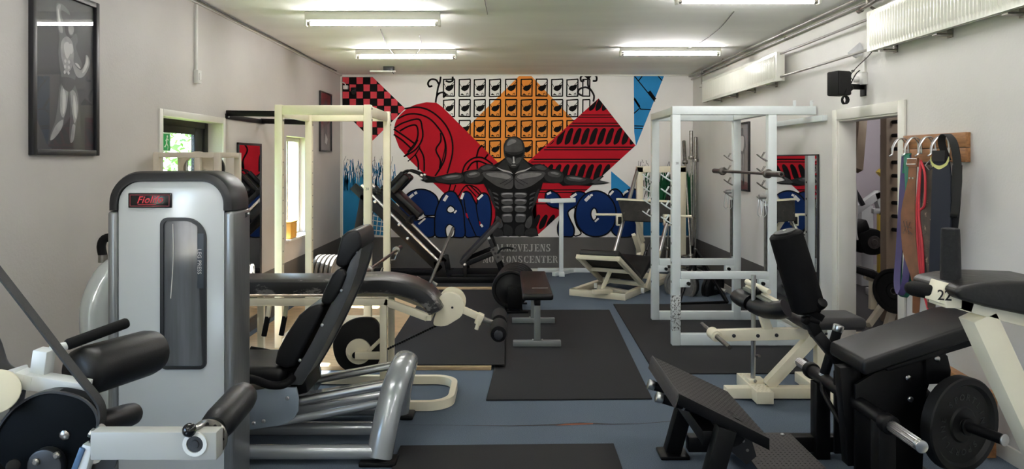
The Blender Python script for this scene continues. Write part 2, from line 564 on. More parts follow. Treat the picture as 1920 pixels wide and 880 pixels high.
# green exit sign on the glass
ex = thing('exit_sign', W(312, 284, 5.2) + V((0, 0, 0)), 'green running-man exit sign on the glass of the garden door', 'sign')
ex.location = (xo + 0.032, 5.33, 1.70)
MB().box((xo + 0.032, 5.26, 1.715), (xo + 0.035, 5.492, 1.858), 0.002).build('sign_panel', mat('sign_white', srgb(232, 240, 230), 0.4), ex, smooth=False)
MB().box((xo + 0.035, 5.268, 1.723), (xo + 0.0358, 5.484, 1.850)).build('green_field', mat('sign_green', srgb(20, 150, 80), 0.4), ex, smooth=False)
mn = MB()
def sgn(yy, zz): return V((xo + 0.0364, 5.435 + yy, 1.783 + zz))
mn.lathe(sgn(0.004, 0.046), (1, 0, 0), [(0, 0.011), (0.0005, 0.011)], 10)
for p, q, w in (((0, .034), (-.008, -.008), .018), ((0, .03), (.026, .018), .008), ((0, .03), (-.024, .012), .008), ((-.004, -.006), (.018, -.03), .010), ((.018, -.03), (.012, -.055), .009), ((-.008, -.006), (-.03, -.034), .010), ((-.03, -.034), (-.042, -.03), .009)):
    mn.beam(sgn(*p), sgn(*q), w, 0.0006, up=(1, 0, 0), bev=0)
mn.build('running_man', mat('sign_white', None), ex, smooth=False)

# ---------------------------------------------------------------- windows (left wall)
def window(n, y0, y1, z0, z1, mull):
    w = thing('window_%d' % n, (XL - TL / 2, (y0 + y1) / 2, z0), None, None)
    w['kind'] = 'structure'
    fm = MB()
    xo = XL - TL + 0.01
    fm.box((xo, y0, z0), (xo + 0.05, y0 + 0.05, z1), 0.003).box((xo, y1 - 0.05, z0), (xo + 0.05, y1, z1), 0.003)
    fm.box((xo, y0 + 0.05, z1 - 0.05), (xo + 0.05, y1 - 0.05, z1), 0.003).box((xo, y0 + 0.05, z0), (xo + 0.05, y1 - 0.05, z0 + 0.05), 0.003)
    fm.build('window_frame', trim_paint, w)
    for m in mull:
        MB().box((xo + 0.005, m - 0.025, z0 + 0.05), (xo + 0.045, m + 0.025, z1 - 0.05), 0.003).build('mullion', trim_paint, w)
    ed = [y0 + 0.05] + list(mull) + [y1 - 0.05]
    for a, b in zip(ed, ed[1:]):
        MB().box((xo + 0.022, a, z0 + 0.05), (xo + 0.027, b, z1 - 0.05)).build('pane', glass_mat('window_glass', gloss=0.05), w, smooth=False)
    MB().box((XL - TL + 0.06, y0 - 0.0, z0 - 0.0), (XL + 0.035, y1 + 0.0, z0 + 0.022), 0.004).build('window_sill', trim_paint, w)
    return w
window(1, *WIN_L, [8.38])
window(2, *WIN_N, [-0.17, 0.57])
# window portals guide the daylight
for (a, b, z0, z1) in (DOOR_L, WIN_L, WIN_N):
    ld = bpy.data.lights.new('daylight_portal', 'AREA')
    ld.shape = 'RECTANGLE'; ld.size = b - a; ld.size_y = z1 - z0
    ld.cycles.is_portal = True
    lo = bpy.data.objects.new('daylight_portal', ld)
    lo.location = (XL - TL - 0.02, (a + b) / 2, (z0 + z1) / 2)
    lo.rotation_euler = V((1, 0, 0)).to_track_quat('-Z', 'Z').to_euler()
    COL.objects.link(lo)

# ---------------------------------------------------------------- doorway to the side room
d2 = thing('door_2', (XR + TR / 2, (DOOR_R[0] + DOOR_R[1]) / 2, 0), None, None)
d2['kind'] = 'structure'
y0, y1, z1 = DOOR_R[0], DOOR_R[1], DOOR_R[3]
cs = MB()
cs.box((XR - 0.018, y0 - 0.085, 0), (XR - 0.001, y0, z1 + 0.085), 0.004)
cs.box((XR - 0.018, y1, 0), (XR - 0.001, y1 + 0.085, z1 + 0.085), 0.004)
cs.box((XR - 0.018, y0, z1), (XR - 0.001, y1, z1 + 0.085), 0.004)
cs.build('door_casing', trim_paint, d2)
ln = MB()
ln.box((XR - 0.005, y0, 0), (XR + TR + 0.01, y0 + 0.014, z1), 0.002)
ln.box((XR - 0.005, y1 - 0.014, 0), (XR + TR + 0.01, y1, z1), 0.002)
ln.box((XR - 0.005, y0 + 0.014, z1 - 0.014), (XR + TR + 0.01, y1 - 0.014, z1), 0.002)
ln.build('door_lining', trim_paint, d2)
MB().box((XR, y0 + 0.015, 0.0), (XR + TR, y1 - 0.015, 0.012), 0.003).build('threshold', wood_board, d2)

# ---------------------------------------------------------------- garden outside
grass = mat('garden_grass', srgb(92, 120, 58), 0.9, noise=0.3, nscale=3)
struct('ground_outside', MB().box((-14, -6, -0.25), (XL - TL, 18, -0.12)), grass)
leafm = mat('hedge_leaf', srgb(98, 132, 66), 0.6, noise=0.5, nscale=0.8)
hb = bmesh.new()
for i in range(9000):
    x = -6.4 + random.gauss(0, 0.45); y = random.uniform(1.5, 17); z = random.uniform(-0.1, 3.4)
    a = V((random.uniform(-1, 1), random.uniform(-1, 1), random.uniform(-1, 1))).normalized()
    b = a.cross(V((random.uniform(-1, 1), random.uniform(-1, 1), random.uniform(-1, 1)))).normalized()
    c = V((x, y, z)); s = random.uniform(0.05, 0.11)
    hb.faces.new([hb.verts.new(c + a * s), hb.verts.new(c + b * s * 0.5), hb.verts.new(c - a * s), hb.verts.new(c - b * s * 0.5)])
hm = MB(); hm.bm.free(); hm.bm = hb
ho = hm.build('hedge', leafm, None, smooth=False, fix=False)
tag(ho, 'pale green garden hedge seen through the exit door glass', 'hedge', kind='stuff')
# ------------------------------------------------------------------ mural on the back wall (flat paint)
def c5(x, y): return (640 + x * 0.4205, 130 + y * 0.4205)
def c2(x, y): return (640 + x * 0.25, 130 + y * 0.25)
def c3(x, y): return (930 + x * 0.25, 130 + y * 0.25)
def c4(x, y): return (740 + x * 0.2386, 240 + y * 0.2386)
def onwall(p, layer): return W(p[0], p[1], YB - 0.0012 * layer) if False else V(((p[0] - PX0) * YB / F_PX, YB - 0.0009 * layer - 0.0006, CAM_Z - (p[1] - PY0) * YB / F_PX))
def sm2(pts, sub=5, closed=True):
    return [(v.x, v.y) for v in cr([V((x, y, 0)) for x, y in pts], sub, closed)]
def clip(poly, conv):
    """Sutherland-Hodgman: poly clipped to the convex outline conv (pixel space)."""
    area = sum(a[0] * b[1] - b[0] * a[1] for a, b in zip(conv, conv[1:] + conv[:1]))
    s = 1 if area > 0 else -1
    out = list(poly)
    for a, b in zip(conv, conv[1:] + conv[:1]):
        def side(p): return s * ((b[0] - a[0]) * (p[1] - a[1]) - (b[1] - a[1]) * (p[0] - a[0]))
        src, out = out, []
        for p, q in zip(src, src[1:] + src[:1]):
            sp, sq = side(p), side(q)
            if sp >= 0: out.append(p)
            if (sp >= 0) != (sq >= 0):
                t = sp / (sp - sq)
                out.append((p[0] + (q[0] - p[0]) * t, p[1] + (q[1] - p[1]) * t))
        if len(out) < 3: return []
    return out
class Paint:
    def __init__(self): self.mb = MB()
    def poly(self, pts, layer):
        if len(pts) >= 3: self.mb.face([onwall(p, layer) for p in pts])
        return self
    def line(self, pts, w, layer, closed=False, conv=None, taper=False):
        n = len(pts)
        for i in range(n if closed else n - 1):
            a, b = pts[i], pts[(i + 1) % n]
            dx, dy = b[0] - a[0], b[1] - a[1]
            L = math.hypot(dx, dy)
            if L < 1e-6: continue
            ww = w * ((1 - 0.85 * i / n) if taper else 1)
            nx, ny = -dy / L * ww / 2, dx / L * ww / 2
            ex, ey = dx / L * ww * 0.2, dy / L * ww * 0.2
            q = [(a[0] + nx - ex, a[1] + ny - ey), (b[0] + nx + ex, b[1] + ny + ey), (b[0] - nx + ex, b[1] - ny + ey), (a[0] - nx - ex, a[1] - ny - ey)]
            if conv: q = clip(q, conv)
            self.poly(q, layer)
        return self
    def build(self, name, m, label=None):
        o = self.mb.build(name, m, wall_back, smooth=False, fix=False)
        if label: o['label'] = label
        return o
def pm(name, r, g, b): return mat('mural_' + name, srgb(r, g, b), 0.7, noise=0.07, nscale=3, spec=0.12)
M_RED, M_RED2, M_BLK, M_ORG = pm('red', 170, 20, 36), pm('rose', 205, 68, 80), pm('black', 12, 11, 12), pm('orange', 232, 146, 66)
M_NAVY, M_BLUE, M_WHT, M_GRN = pm('navy', 12, 40, 92), pm('blue', 46, 132, 190), pm('white', 240, 236, 231), pm('green', 34, 96, 62)

# chequered corner
chk = [c2(x, y) for x, y in ((0, 58), (235, 58), (480, 295), (235, 535), (0, 300))]
Paint().poly(chk, 1).build('chequer_ground', M_BLK)
p = Paint()
for i in range(-1, 12):
    for j in range(-1, 11):
        if (i + j) % 2 == 0:
            x, y = 10 + i * 52, 60 + j * 54
            p.poly(clip([c2(x, y), c2(x + 48, y + 1), c2(x + 47, y + 50), c2(x + 1, y + 51)], chk), 2)
p.build('chequer_squares', M_RED2, 'red and black chequered corner of the mural')

# orange diamond and stencilled faces
Paint().poly([c5(x, y) for x, y in ((795, 28), (845, 28), (1040, 232), (835, 425), (690, 425), (530, 290))], 1).build('orange_diamond', M_ORG)
p = Paint()
xs = [480, 550, 617, 685, 757, 826, 893, 962, 1030, 1092]; ys = [83, 174, 267, 357]
for r, cols in enumerate((range(10), range(10), range(1, 9), range(2, 7))):
    for c in cols:
        x, y = xs[c], ys[r]
        hw, hh = (25, 37) if c < 9 else (16, 37)
        def q(a, b): return c5(x + a, y + b)
        j = random.uniform(-2, 2)
        p.line([q(-hw, -hh + j), q(hw, -hh - 2)], 2.4, 2); p.line([q(hw, -hh), q(hw - 1, hh)], 2.4, 2)
        p.line([q(hw, hh), q(-hw, hh + j)], 2.4, 2); p.line([q(-hw, hh), q(-hw + 1, -hh)], 2.4, 2)
        if c < 9:
            p.poly([q(a, b) for a, b in ((-17, 4), (-8, -9), (4, -11), (14, -14), (22, -16), (19, 0), (11, 10), (0, 15), (-11, 11))], 2)
            p.line([q(-24, -22), q(-12, -1), q(6, -9), q(25, -28)], 1.0, 2)
            p.poly([q(a, b) for a, b in ((-20, 32), (-12, 24), (-6, 28), (0, 33))], 2)
            p.line([q(8, 33), q(9, 25), q(15, 23), q(16, 32)], 1.0, 2)
p.build('stencilled_faces', M_BLK, 'rows of black stencilled eyepatch faces on the mural')

# red bands
left_band = sm2([(235, 290), (241, 238), (270, 195), (320, 162), (380, 147)], 5, False) + [(425, 150), (450, 168), (690, 408), (870, 590), (870, 735), (640, 735), (460, 555), (310, 410), (258, 350)]
right_band = [(1147, 130), (1312, 340), (880, 735), (700, 735), (700, 560), (835, 410)]
p = Paint().poly([c5(x, y) for x, y in left_band], 3)
p.poly([c5(x, y) for x, y in right_band], 3)
p.build('red_bands', M_RED, 'broad crossed red bands of the mural')
p = Paint()
def ln(pts, w=3.1, f=c2, layer=4): p.line([f(*q) for q in sm2(pts, 5, False)], w, layer)
ln([(480, 295), (560, 285), (640, 300), (720, 350), (790, 430), (830, 530), (832, 640), (795, 780)])
ln([(425, 370), (500, 338), (580, 338), (660, 370), (720, 430), (765, 500), (785, 590), (770, 690), (705, 800)])
ln([(400, 440), (470, 400), (580, 375), (606, 440), (608, 520), (560, 600), (470, 655)])
ln([(440, 463), (500, 430), (558, 420), (575, 470), (562, 540), (500, 620)])
ln([(395, 450), (470, 500), (545, 555)]); ln([(395, 490), (460, 535), (525, 595)]); ln([(470, 655), (540, 590), (575, 530)], 2)
ln([(585, 590), (618, 660), (622, 765)]); ln([(555, 640), (575, 690), (578, 755)]); ln([(500, 690), (555, 640), (590, 580)], 2.2)
ln([(745, 480), (745, 540), (710, 605), (742, 680), (738, 740)]); ln([(765, 500), (778, 590), (742, 740)], 2)
ln([(905, 785), (930, 715), (990, 668), (1060, 665), (1135, 712)]); ln([(945, 755), (980, 705), (1030, 690), (1090, 712)])
ln([(1015, 655), (1030, 600), (1055, 570)]); ln([(1078, 668), (1100, 640)]); ln([(1018, 690), (1020, 745)])
for a in (((425, 500), (440, 445)), ((462, 500), (480, 450)), ((500, 540), (560, 455), (640, 470), (700, 540)), ((560, 450), (640, 540)), ((590, 450), (690, 545))):
    ln(list(a) if len(a) > 2 else [a[0], a[1]], 2.4, c4)
p.build('knot_lines', M_BLK)
rb = [c5(x, y) for x, y in ((1147, 130), (1312, 340), (880, 735), (700, 735), (700, 560), (835, 410))]
rb = [c5(1147, 130), c5(1312, 340), c5(880, 735), c5(690, 560)]
p = Paint()
for y, w in ((343, 1.8), (360, 1.8), (405, 2.0), (426, 2.4), (585, 2.6), (604, 2.0), (676, 2.4), (696, 2.0), (905, 2.0), (925, 2.0), (1010, 2.0)):
    p.line([c3(100, y), c3(1100, y)], w, 4, conv=rb)
for (ya, yb, x0, x1, st) in ((195, 312, 600, 900, 48), (440, 566, 330, 1090, 61), (712, 835, 240, 960, 61), (1090, 1200, 100, 560, 55)):
    x = x0
    while x < x1:
        poly = sm2([(x + 52, ya), (x + 68, ya + 12), (x + 60, ya + 45), (x + 42, yb - 22), (x + 14, yb), (x + 1, yb - 10), (x + 8, yb - 50), (x + 28, ya + 25)], 3)
        p.poly(clip([c3(*q) for q in poly], rb), 4)
        x += st
p.build('slot_pattern', M_BLK, 'black slanted slots across the right red band')

# scrolls, blue wedge, splashes
p = Paint()
for f, S in ((c2, [[(708, 248), (715, 205), (735, 180), (770, 175), (780, 195), (765, 210)], [(715, 205), (725, 140), (740, 95), (745, 58)], [(730, 110), (710, 80), (670, 78), (650, 105), (660, 130), (680, 125)], [(835, 58), (835, 85), (810, 95), (785, 88)]]),
             (c3, [[(730, 240), (735, 200), (715, 160), (690, 120), (692, 45)], [(692, 70), (660, 45), (635, 60), (640, 90), (660, 85)], [(692, 70), (720, 42), (752, 55), (752, 85), (728, 88)], [(705, 150), (670, 135), (625, 150), (615, 180), (650, 200)]])):
    for s in S:
        p.line([f(*q) for q in sm2(s, 6, False)], 3.4, 4)
p.build('scrollwork', pm('graphite', 62, 60, 60))
p = Paint().poly([c3(x, y) for x, y in ((1033, 38), (1265, 38), (1050, 575), (1036, 470))], 2)
p.poly([c5(x, y) for x, y in ((1203, 455), (1310, 545), (1203, 560))], 2)
p.build('blue_wedge', M_BLUE, 'bright blue wedge high on the right of the mural')
p = Paint()
for a in ([(1033, 45), (1110, 140), (1190, 240)], [(1070, 85), (1105, 40)], [(1205, 38), (1245, 85)], [(1036, 215), (1085, 300), (1160, 303)], [(1036, 330), (1075, 295)], [(1038, 425), (1105, 427)], [(1038, 442), (1098, 444)]):
    p.line([c3(*q) for q in a], 2.0, 3)
p.line([c3(1150, 170), c3(1190, 225)], 6, 3); p.line([c3(1040, 225), c3(1075, 280)], 4, 3)
p.build('wedge_lines', M_BLK)
def splash(x0, x1, ytop, ybot, rnd, f=c5, jag=45):
    pts = [(x0, ybot)]
    n = 26
    for i in range(n + 1):
        x = x0 + (x1 - x0) * i / n
        pts.append((x, ytop + (jag * random.random() if i % 2 else -jag * 0.5 * random.random())))
    pts.append((x1, ybot))
    return [f(*q) for q in pts]
p = Paint().poly(splash(8, 130, 462, 742, 1, jag=60), 1)
p.poly(splash(125, 205, 505, 742, 1, jag=70), 1)
p.poly([c5(x, y) for x, y in ((205, 560), (225, 545), (250, 550), (256, 580), (240, 600), (228, 590), (210, 600))], 1)
for i in range(110):
    x, y = random.uniform(10, 240), random.uniform(395, 520)
    p.line([c5(x, y), c5(x + random.uniform(-8, 8), y + random.uniform(15, 60))], random.uniform(0.5, 2.2), 1)
p.build('blue_splash', pm('teal_blue', 40, 120, 168), 'teal blue paint splash beside the left corner')
p = Paint()
for i in range(46):
    x, y = random.uniform(15, 230), random.uniform(385, 480)
    p.line([c5(x, y), c5(x + random.uniform(-12, 12), y + random.uniform(10, 50)), c5(x + random.uniform(-14, 14), y + random.uniform(40, 70))], 0.5, 2)
for i in range(60):
    x, y = random.uniform(1325, 1480), random.uniform(390, 560)
    p.line([c5(x, y), c5(x + random.uniform(-10, 10), y + random.uniform(10, 45))], 0.7, 3)
p.build('ink_drips', M_BLK)
p = Paint()
for i in range(5):
    p.line([c5(128 + i * 18, 640 + i * 5), c5(118 + i * 18, 745)], 1.5, 3)
for j in range(5):
    p.line([c5(130, 650 + j * 22), c5(205, 665 + j * 20)], 1.5, 3)
p.build('white_basket', M_WHT)
p = Paint().poly(splash(1310, 1560, 620, 742, 1, jag=30), 1).build('blue_splash_right', pm('deep_blue', 30, 92, 140))
p = Paint().poly(splash(1400, 1570, 470, 660, 1), 2)
for i in range(40):
    x, y = random.uniform(1325, 1500), random.uniform(440, 600)
    p.line([c5(x, y), c5(x + random.uniform(-6, 6), y + 30)], 2.0, 2)
p.build('green_splash', M_GRN, 'green paint splash behind the cream leg press')

# bubble letters: outline, fill, highlights
def blob(pts, f=c4): return [f(*q) for q in sm2(pts, 5)]
letters = {
 'C': [(345, 590), (325, 535), (270, 495), (200, 482), (130, 500), (75, 550), (40, 620), (32, 700), (55, 780), (110, 835), (190, 856), (300, 856), (318, 800), (322, 700), (335, 640)],
 'N': [(522, 580), (530, 520), (560, 500), (595, 515), (622, 565), (645, 600), (655, 545), (690, 512), (735, 530), (757, 610), (760, 700), (742, 800), (705, 855), (640, 855), (560, 855), (545, 760), (540, 660)],
 'A': [(430, 498), (380, 530), (342, 600), (318, 680), (315, 760), (328, 855), (440, 858), (545, 855), (550, 760), (538, 640), (512, 570), (475, 510)],
 'Y': [(1182, 540), (1195, 505), (1235, 497), (1280, 520), (1315, 560), (1375, 560), (1400, 515), (1450, 500), (1500, 520), (1480, 580), (1420, 615), (1362, 660), (1378, 720), (1410, 790), (1400, 850), (1345, 855), (1292, 848), (1280, 780), (1302, 700), (1292, 640), (1235, 622), (1192, 590)],
 'U': [(1680, 540), (1695, 495), (1740, 480), (1780, 510), (1800, 540), (1830, 490), (1880, 480), (1930, 520), (1940, 640), (1930, 780), (1870, 850), (1760, 855), (1700, 800), (1680, 660)],
 'O': [(1580, 494), (1500, 520), (1440, 590), (1420, 680), (1440, 770), (1500, 835), (1580, 855), (1660, 835), (1720, 770), (1740, 680), (1720, 590), (1660, 520)],
}
for k, (ch, pts) in enumerate(letters.items()):
    lay = 5 + (k if ch in 'CNA' else k - 3) * 2
    Paint().poly(blob(pts), lay).build('bubble_letter', M_NAVY, 'navy bubble letter %s of the mural' % ch)
    Paint().line(blob(pts), 2.6, lay + 0.7, closed=True).build('letter_outline', M_BLK)
w, k = Paint(), Paint()
def hole(pts, layer=10.5):
    q = blob(pts); w.poly(q, layer); k.line(q, 2.2, layer + 0.4, closed=True)
hole([(310, 688), (245, 690), (225, 665), (190, 645), (160, 670), (156, 705), (180, 727), (215, 718), (248, 700), (312, 704)])
hole([(440, 612), (415, 632), (414, 655), (440, 668), (470, 655), (468, 632)])
hole([(432, 758), (405, 780), (402, 815), (415, 856), (458, 856), (472, 815), (466, 780)])
hole([(1565, 630), (1545, 655), (1543, 690), (1560, 725), (1580, 715), (1590, 680), (1584, 645)])
hole([(1362, 662), (1415, 628), (1412, 700), (1430, 770), (1465, 830), (1412, 848), (1408, 790), (1376, 715)], 5.2)
for a, b, ww in (((90, 570), (145, 525), 5), ((160, 515), (172, 508), 5), ((190, 755), (240, 712), 3.2), ((390, 570), (412, 535), 5.5), ((525, 555), (540, 515), 4.5), ((655, 560), (690, 527), 4), ((470, 668), (485, 650), 3), ((1200, 520), (1225, 508), 4), ((1385, 545), (1425, 520), 4.5), ((1500, 570), (1530, 540), 6), ((1538, 532), (1552, 526), 4), ((1575, 735), (1600, 712), 3.4), ((1690, 525), (1715, 498), 4), ((1805, 510), (1830, 495), 4), ((678, 760), (690, 775), 4)):
    w.line([c4(*a), c4(*b)], ww, 11.5)
w.build('letter_highlights', M_WHT)
k.line([c4(*q) for q in sm2([(545, 560), (560, 660), (600, 760), (640, 850)], 5, False)], 2.2, 10)
k.line([c4(*q) for q in sm2([(640, 600), (650, 680), (672, 770), (690, 775)], 5, False)], 2.2, 10)
k.build('letter_details', M_BLK)
r = Paint()
r.poly([c4(*q) for q in ((558, 668), (570, 672), (580, 705), (572, 712), (560, 690))], 10.8)
r.poly([c4(*q) for q in ((664, 735), (672, 735), (680, 765), (668, 768))], 10.8)
r.build('letter_gaps', M_RED)

# the muscular figure with spread arms
def tone(n, v): return mat('figure_' + n, srgb(v, v, v + 1), 0.7, noise=0.12, nscale=14, spec=0.12)
T0, T1, T2, T3, T4 = tone('black', 14), tone('dark', 40), tone('mid', 70), tone('light', 116), tone('pale', 168)
body = [(178, 362), (213, 345), (250, 372), (290, 382), (320, 384), (400, 365), (480, 350), (530, 355), (560, 338), (620, 328), (655, 325), (680, 300), (730, 280), (780, 290), (830, 262), (870, 232), (1005, 232), (1050, 270), (1090, 290), (1140, 280), (1190, 300), (1210, 318), (1270, 325), (1312, 352), (1335, 370), (1400, 368), (1500, 402), (1545, 412), (1580, 395), (1630, 372), (1642, 382), (1605, 410), (1690, 430), (1640, 442), (1560, 447), (1530, 456), (1420, 450), (1320, 455), (1290, 432), (1240, 435), (1165, 430), (1150, 480), (1110, 560), (1082, 620), (1087, 690), (1112, 770), (1130, 850), (745, 850), (762, 780), (790, 700), (790, 620), (760, 560), (722, 480), (700, 440), (640, 446), (560, 440), (520, 437), (430, 445), (330, 430), (250, 430), (200, 408), (235, 400), (205, 385)]
FL = 15
Paint().poly([c4(*q) for q in body], FL).build('figure_body', T0, 'black and grey muscular man with spread arms in the mural')
head = [(938, 66), (890, 82), (860, 125), (856, 180), (866, 235), (890, 285), (918, 312), (945, 314), (972, 296), (1005, 255), (1022, 200), (1022, 150), (1005, 100), (975, 76)]
Paint().poly(blob(head), FL + 2).build('figure_head', T1)
def mirror(pts): return [(1874 - x, y) for x, y in pts]
t1, t2, t3, t4, t0 = Paint(), Paint(), Paint(), Paint(), Paint()
def both(P, pts, layer, sub=4, dyr=0):
    for q in (pts, [(x, y + dyr) for x, y in mirror(pts)]):
        P.poly([c4(*v) for v in sm2(q, sub)], layer)
both(t2, [(690, 352), (760, 340), (850, 343), (905, 358), (930, 388), (932, 445), (915, 478), (865, 478), (800, 455), (740, 415), (705, 385)], FL + 1)      # pectorals
both(t3, [(720, 358), (800, 350), (880, 362), (915, 385), (900, 405), (820, 392), (750, 380)], FL + 2)
both(t1, [(655, 330), (690, 300), (735, 284), (785, 298), (800, 325), (740, 338), (690, 348), (662, 345)], FL + 1)                                       # deltoids
both(t2, [(680, 318), (720, 294), (770, 302), (760, 318), (705, 332)], FL + 2)
both(t1, [(548, 380), (565, 348), (620, 335), (672, 342), (700, 380), (680, 420), (620, 436), (560, 425)], FL + 1, 4, -4)                                       # biceps
both(t2, [(566, 366), (620, 343), (668, 352), (660, 380), (590, 392)], FL + 2, 4, -4)
both(t3, [(585, 362), (625, 350), (650, 356), (630, 366), (595, 372)], FL + 3, 4, -4)
both(t1, [(320, 392), (400, 372), (480, 358), (530, 365), (545, 400), (520, 428), (430, 436), (340, 420)], FL + 1, 4, 14)                                       # forearms
both(t2, [(370, 390), (460, 368), (520, 372), (510, 396), (420, 408)], FL + 2, 4, 14)
both(t3, [(400, 384), (460, 372), (505, 376), (470, 386), (420, 392)], FL + 3, 4, 14)
both(t1, [(800, 320), (835, 275), (870, 250), (890, 290), (905, 325), (920, 350), (860, 340)], FL + 1)                                                   # traps
both(t4, [(800, 308), (850, 328), (905, 342), (928, 362), (900, 352), (845, 338)], FL + 3)
for j, (y, hw, hh) in enumerate(((528, 48, 22), (580, 46, 24), (636, 44, 26), (708, 40, 34))):                                                          # abdominals
    cxa = 884
    both(t2, [(cxa - hw, y - hh + 8), (cxa, y - hh), (cxa + hw - 4, y - hh + 4), (cxa + hw - 2, y + hh - 8), (cxa, y + hh), (cxa - hw + 8, y + hh - 8)], FL + 1)
    both(t3, [(cxa - hw + 8, y - hh + 10), (cxa, y - hh + 4), (cxa + hw - 8, y - hh + 8), (cxa + hw - 10, y - hh + 20), (cxa, y - hh + 16), (cxa - hw + 12, y - hh + 22)], FL + 2)
    both(t4, [(cxa - hw + 14, y - hh + 9), (cxa + hw - 14, y - hh + 7), (cxa + hw - 16, y - hh + 12), (cxa - hw + 18, y - hh + 14)], FL + 3, 2)
for j in range(4):                                                                                                                                       # serratus
    y = 505 + j * 36
    both(t2, [(766 + j * 8, y), (800 + j * 6, y + 8), (816, y + 26), (790 + j * 6, y + 18)], FL + 1, 3)
both(t1, [(735, 480), (760, 500), (790, 600), (800, 660), (780, 620), (755, 560)], FL + 1)
both(t2, [(800, 690), (835, 720), (850, 770), (820, 790), (795, 750)], FL + 1)
both(t1, [(770, 790), (840, 800), (850, 850), (755, 850)], FL + 1, 2)
both(t1, [(858, 760), (900, 765), (925, 790), (922, 846), (862, 846)], FL + 1, 2)
for q in ([(180, 362), (212, 346), (238, 380), (262, 402), (236, 412), (214, 392)], [(1690, 430), (1630, 434), (1570, 440), (1540, 428), (1575, 402), (1632, 374), (1600, 412)]):
    t2.poly([c4(*v) for v in q], FL + 1)
t2.poly(blob([(930, 78), (895, 92), (872, 135), (868, 180), (930, 190), (1000, 180), (1005, 140), (985, 95)]), FL + 3)       # skull
t3.poly(blob([(915, 90), (890, 110), (884, 140), (920, 128), (955, 110), (945, 92)]), FL + 4)
t0.poly(blob([(868, 195), (905, 208), (932, 214), (975, 208), (1012, 192), (1000, 224), (958, 234), (938, 228), (915, 234), (880, 224)]), FL + 4)
t2.poly(blob([(880, 235), (915, 240), (925, 280), (905, 280), (886, 260)]), FL + 4); t2.poly(blob([(995, 235), (958, 240), (948, 280), (970, 280), (988, 260)]), FL + 4)
t4.poly([c4(*q) for q in ((929, 226), (939, 226), (942, 262), (948, 272), (938, 280), (926, 274), (930, 262))], FL + 5)
t3.poly([c4(*q) for q in ((914, 292), (938, 288), (956, 292), (950, 298), (920, 298))], FL + 5)
t0.line([c4(937, 330), c4(937, 500), c4(934, 560), c4(935, 760)], 2.2, FL + 5)
for q in ([(915, 210), (960, 210)], [(912, 203), (962, 203)]): t0.line([c4(*v) for v in q], 0.6, FL + 5)
for q in ([(860, 450), (905, 425), (930, 400)], [(830, 440), (880, 412), (915, 392)]):
    t0.line([c4(*v) for v in q], 0.8, FL + 4); t0.line([c4(*v) for v in mirror(q)], 0.8, FL + 4)
t1.build('figure_dark_tones', T1); t2.build('figure_mid_tones', T2); t3.build('figure_light_tones', T3); t4.build('figure_highlights', T4); t0.build('figure_shadow_lines', T0)

